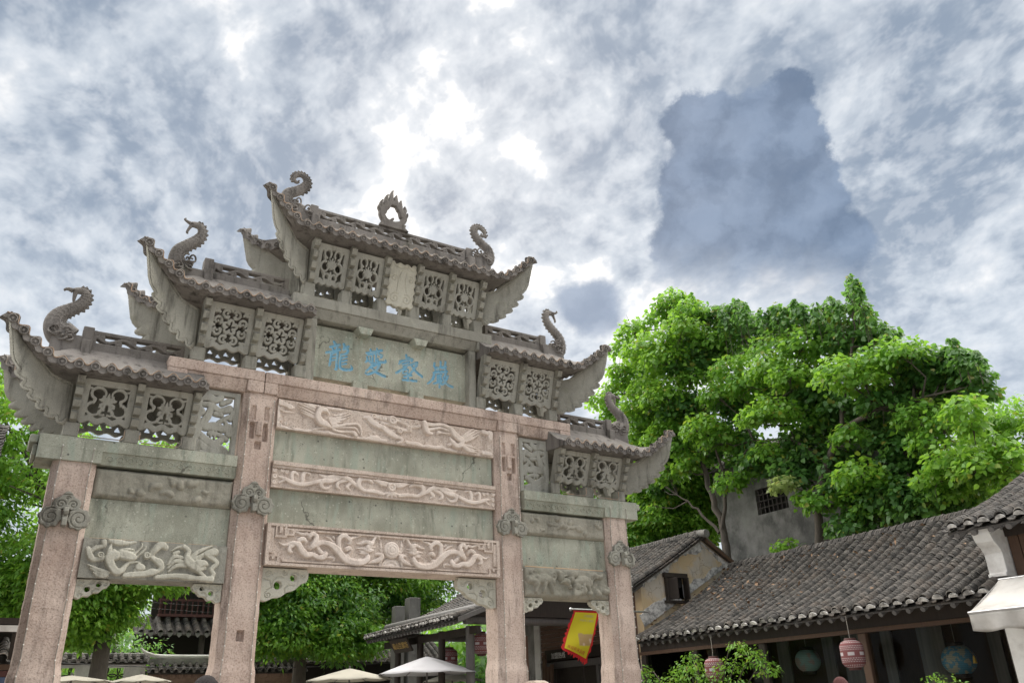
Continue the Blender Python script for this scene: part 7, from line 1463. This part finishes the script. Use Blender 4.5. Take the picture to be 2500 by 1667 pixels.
# ------------------------------------------------------------------ two passers-by; only the crowns of their heads reach the picture
def person(loc, yaw, H, hairm, topm, label):
    k = H / 1.75; p_ = empty('person', loc, label, 'person', rz=yaw)
    J = [((0, 0, .95), .125, .10), ((0, .005, 1.12), .115, .095), ((0, 0, 1.32), .15, .105), ((0, 0, 1.44), .11, .085), ((0, -.005, 1.52), .055, .055)]
    E_ = [(0, 1), (1, 2), (2, 3), (3, 4)]
    for s_ in (-1, 1):
        n = len(J); J += [((s_ * .17, 0, 1.42), .06, .06), ((s_ * .20, .02, 1.14), .045, .045), ((s_ * .19, -.08, .90), .033, .033)]; E_ += [(3, n), (n, n + 1), (n + 1, n + 2)]
        n = len(J); J += [((s_ * .09, 0, .86), .085, .085), ((s_ * .095, -.02, .48), .058, .058), ((s_ * .10, .02, .09), .042, .045), ((s_ * .11, -.12, .035), .038, .03)]; E_ += [(0, n), (n, n + 1), (n + 1, n + 2), (n + 2, n + 3)]
        n = len(J); J += [((s_ * .19, -.10, .84), .034, .022)]; E_ += [(n - 5, n)]; hb = n
        for q_ in range(4): n = len(J); J += [((s_ * (.175 + .012 * q_), -.115 - .004 * q_, .79), .009, .009), ((s_ * (.172 + .012 * q_), -.118, .755 + (.006 if q_ in (0, 3) else 0)), .008, .008)]; E_ += [(hb, n), (n, n + 1)]
        n = len(J); J += [((s_ * .165, -.13, .83), .010, .010), ((s_ * .155, -.145, .80), .009, .009)]; E_ += [(hb, n), (n, n + 1)]
    me = bpy.data.meshes.new('body'); me.from_pydata([tuple(c * k for c in j[0]) for j in J], E_, []); o = link(bpy.data.objects.new('body', me), p_)
    md = o.modifiers.new('skin', 'SKIN'); md.use_smooth_shade = True
    for v_, j in zip(me.skin_vertices[0].data, J): v_.radius = (j[1] * k, j[2] * k)
    me.skin_vertices[0].data[0].use_root = True
    sb = o.modifiers.new('sub', 'SUBSURF'); sb.levels = 1; sb.render_levels = 2; me.materials.append(MATS[topm])
    # head with face
    n = 20; v = []; f = []
    for i in range(n + 1):
        ph_ = math.pi * i / n
        for j in range(n):
            a = 2 * math.pi * j / n; x = .074 * math.sin(ph_) * math.cos(a); y = .092 * math.sin(ph_) * math.sin(a); z = .112 * math.cos(ph_)
            if z < -.02: x *= 1 + z * 1.8; y = y * (1 + z * .8)
            if y < -.06 and abs(x) < .016 and -.045 < z < .01: y -= .016
            v.append((x * k, y * k, (z + 1.64) * k))
    f = [(i * n + j, i * n + (j + 1) % n, (i + 1) * n + (j + 1) % n, (i + 1) * n + j) for i in range(n) for j in range(n)]
    hd = mesh_obj('head', v, f, 'skin', p_, 70)
    for s_ in (-1, 1):
        mb = MB(); mb.lathe([(.002, -.008), (.010, -.004), (.011, .003), (.002, .008)], (s_ * .03 * k, -.083 * k, 1.645 * k), 8, 'Y'); mb.build('eye', 'eye_dark', hd, 60)
        mb = MB(); mb.lathe([(.003, -.006), (.026, -.004), (.028, .004), (.01, .008)], (s_ * .076 * k, .005, 1.635 * k), 10, 'X'); mb.build('ear', 'skin', hd, 60)
    mb = MB(); mb.tube([(-.022 * k, -.080 * k, 1.578 * k), (0, -.087 * k, 1.575 * k), (.022 * k, -.080 * k, 1.578 * k)], .006 * k, 6); mb.build('mouth', 'red_wood', hd, 60)
    rs = random.Random(3); v = []; m_ = 12
    for i in range(m_ + 1):
        ph_ = 2.1 * i / m_
        for j in range(28):
            a = 2 * math.pi * j / 28; g_ = 1.10 + .05 * rs.random(); lim = 1.25 if math.sin(a) < -.35 else 2.1; pp = min(ph_, lim)
            v.append((.076 * g_ * math.sin(pp) * math.cos(a) * k, (.094 * g_ * math.sin(pp) * math.sin(a) + .006) * k, (.116 * g_ * math.cos(pp) + 1.642) * k))
    f = [(i * 28 + j, i * 28 + (j + 1) % 28, (i + 1) * 28 + (j + 1) % 28, (i + 1) * 28 + j) for i in range(m_) for j in range(28)]
    mesh_obj('hair', v, f, hairm, p_, 80)
person((-3.555, -5.48, 0), .3, 1.80, 'hair_black', 'cloth_blue', 'dark-haired person walking in blue before the inner gateway post')
person((2.36, -5.29, 0), -.6, 1.735, 'hair_auburn', 'cloth_grey', 'auburn-haired person in grey standing before the tea house lanterns')
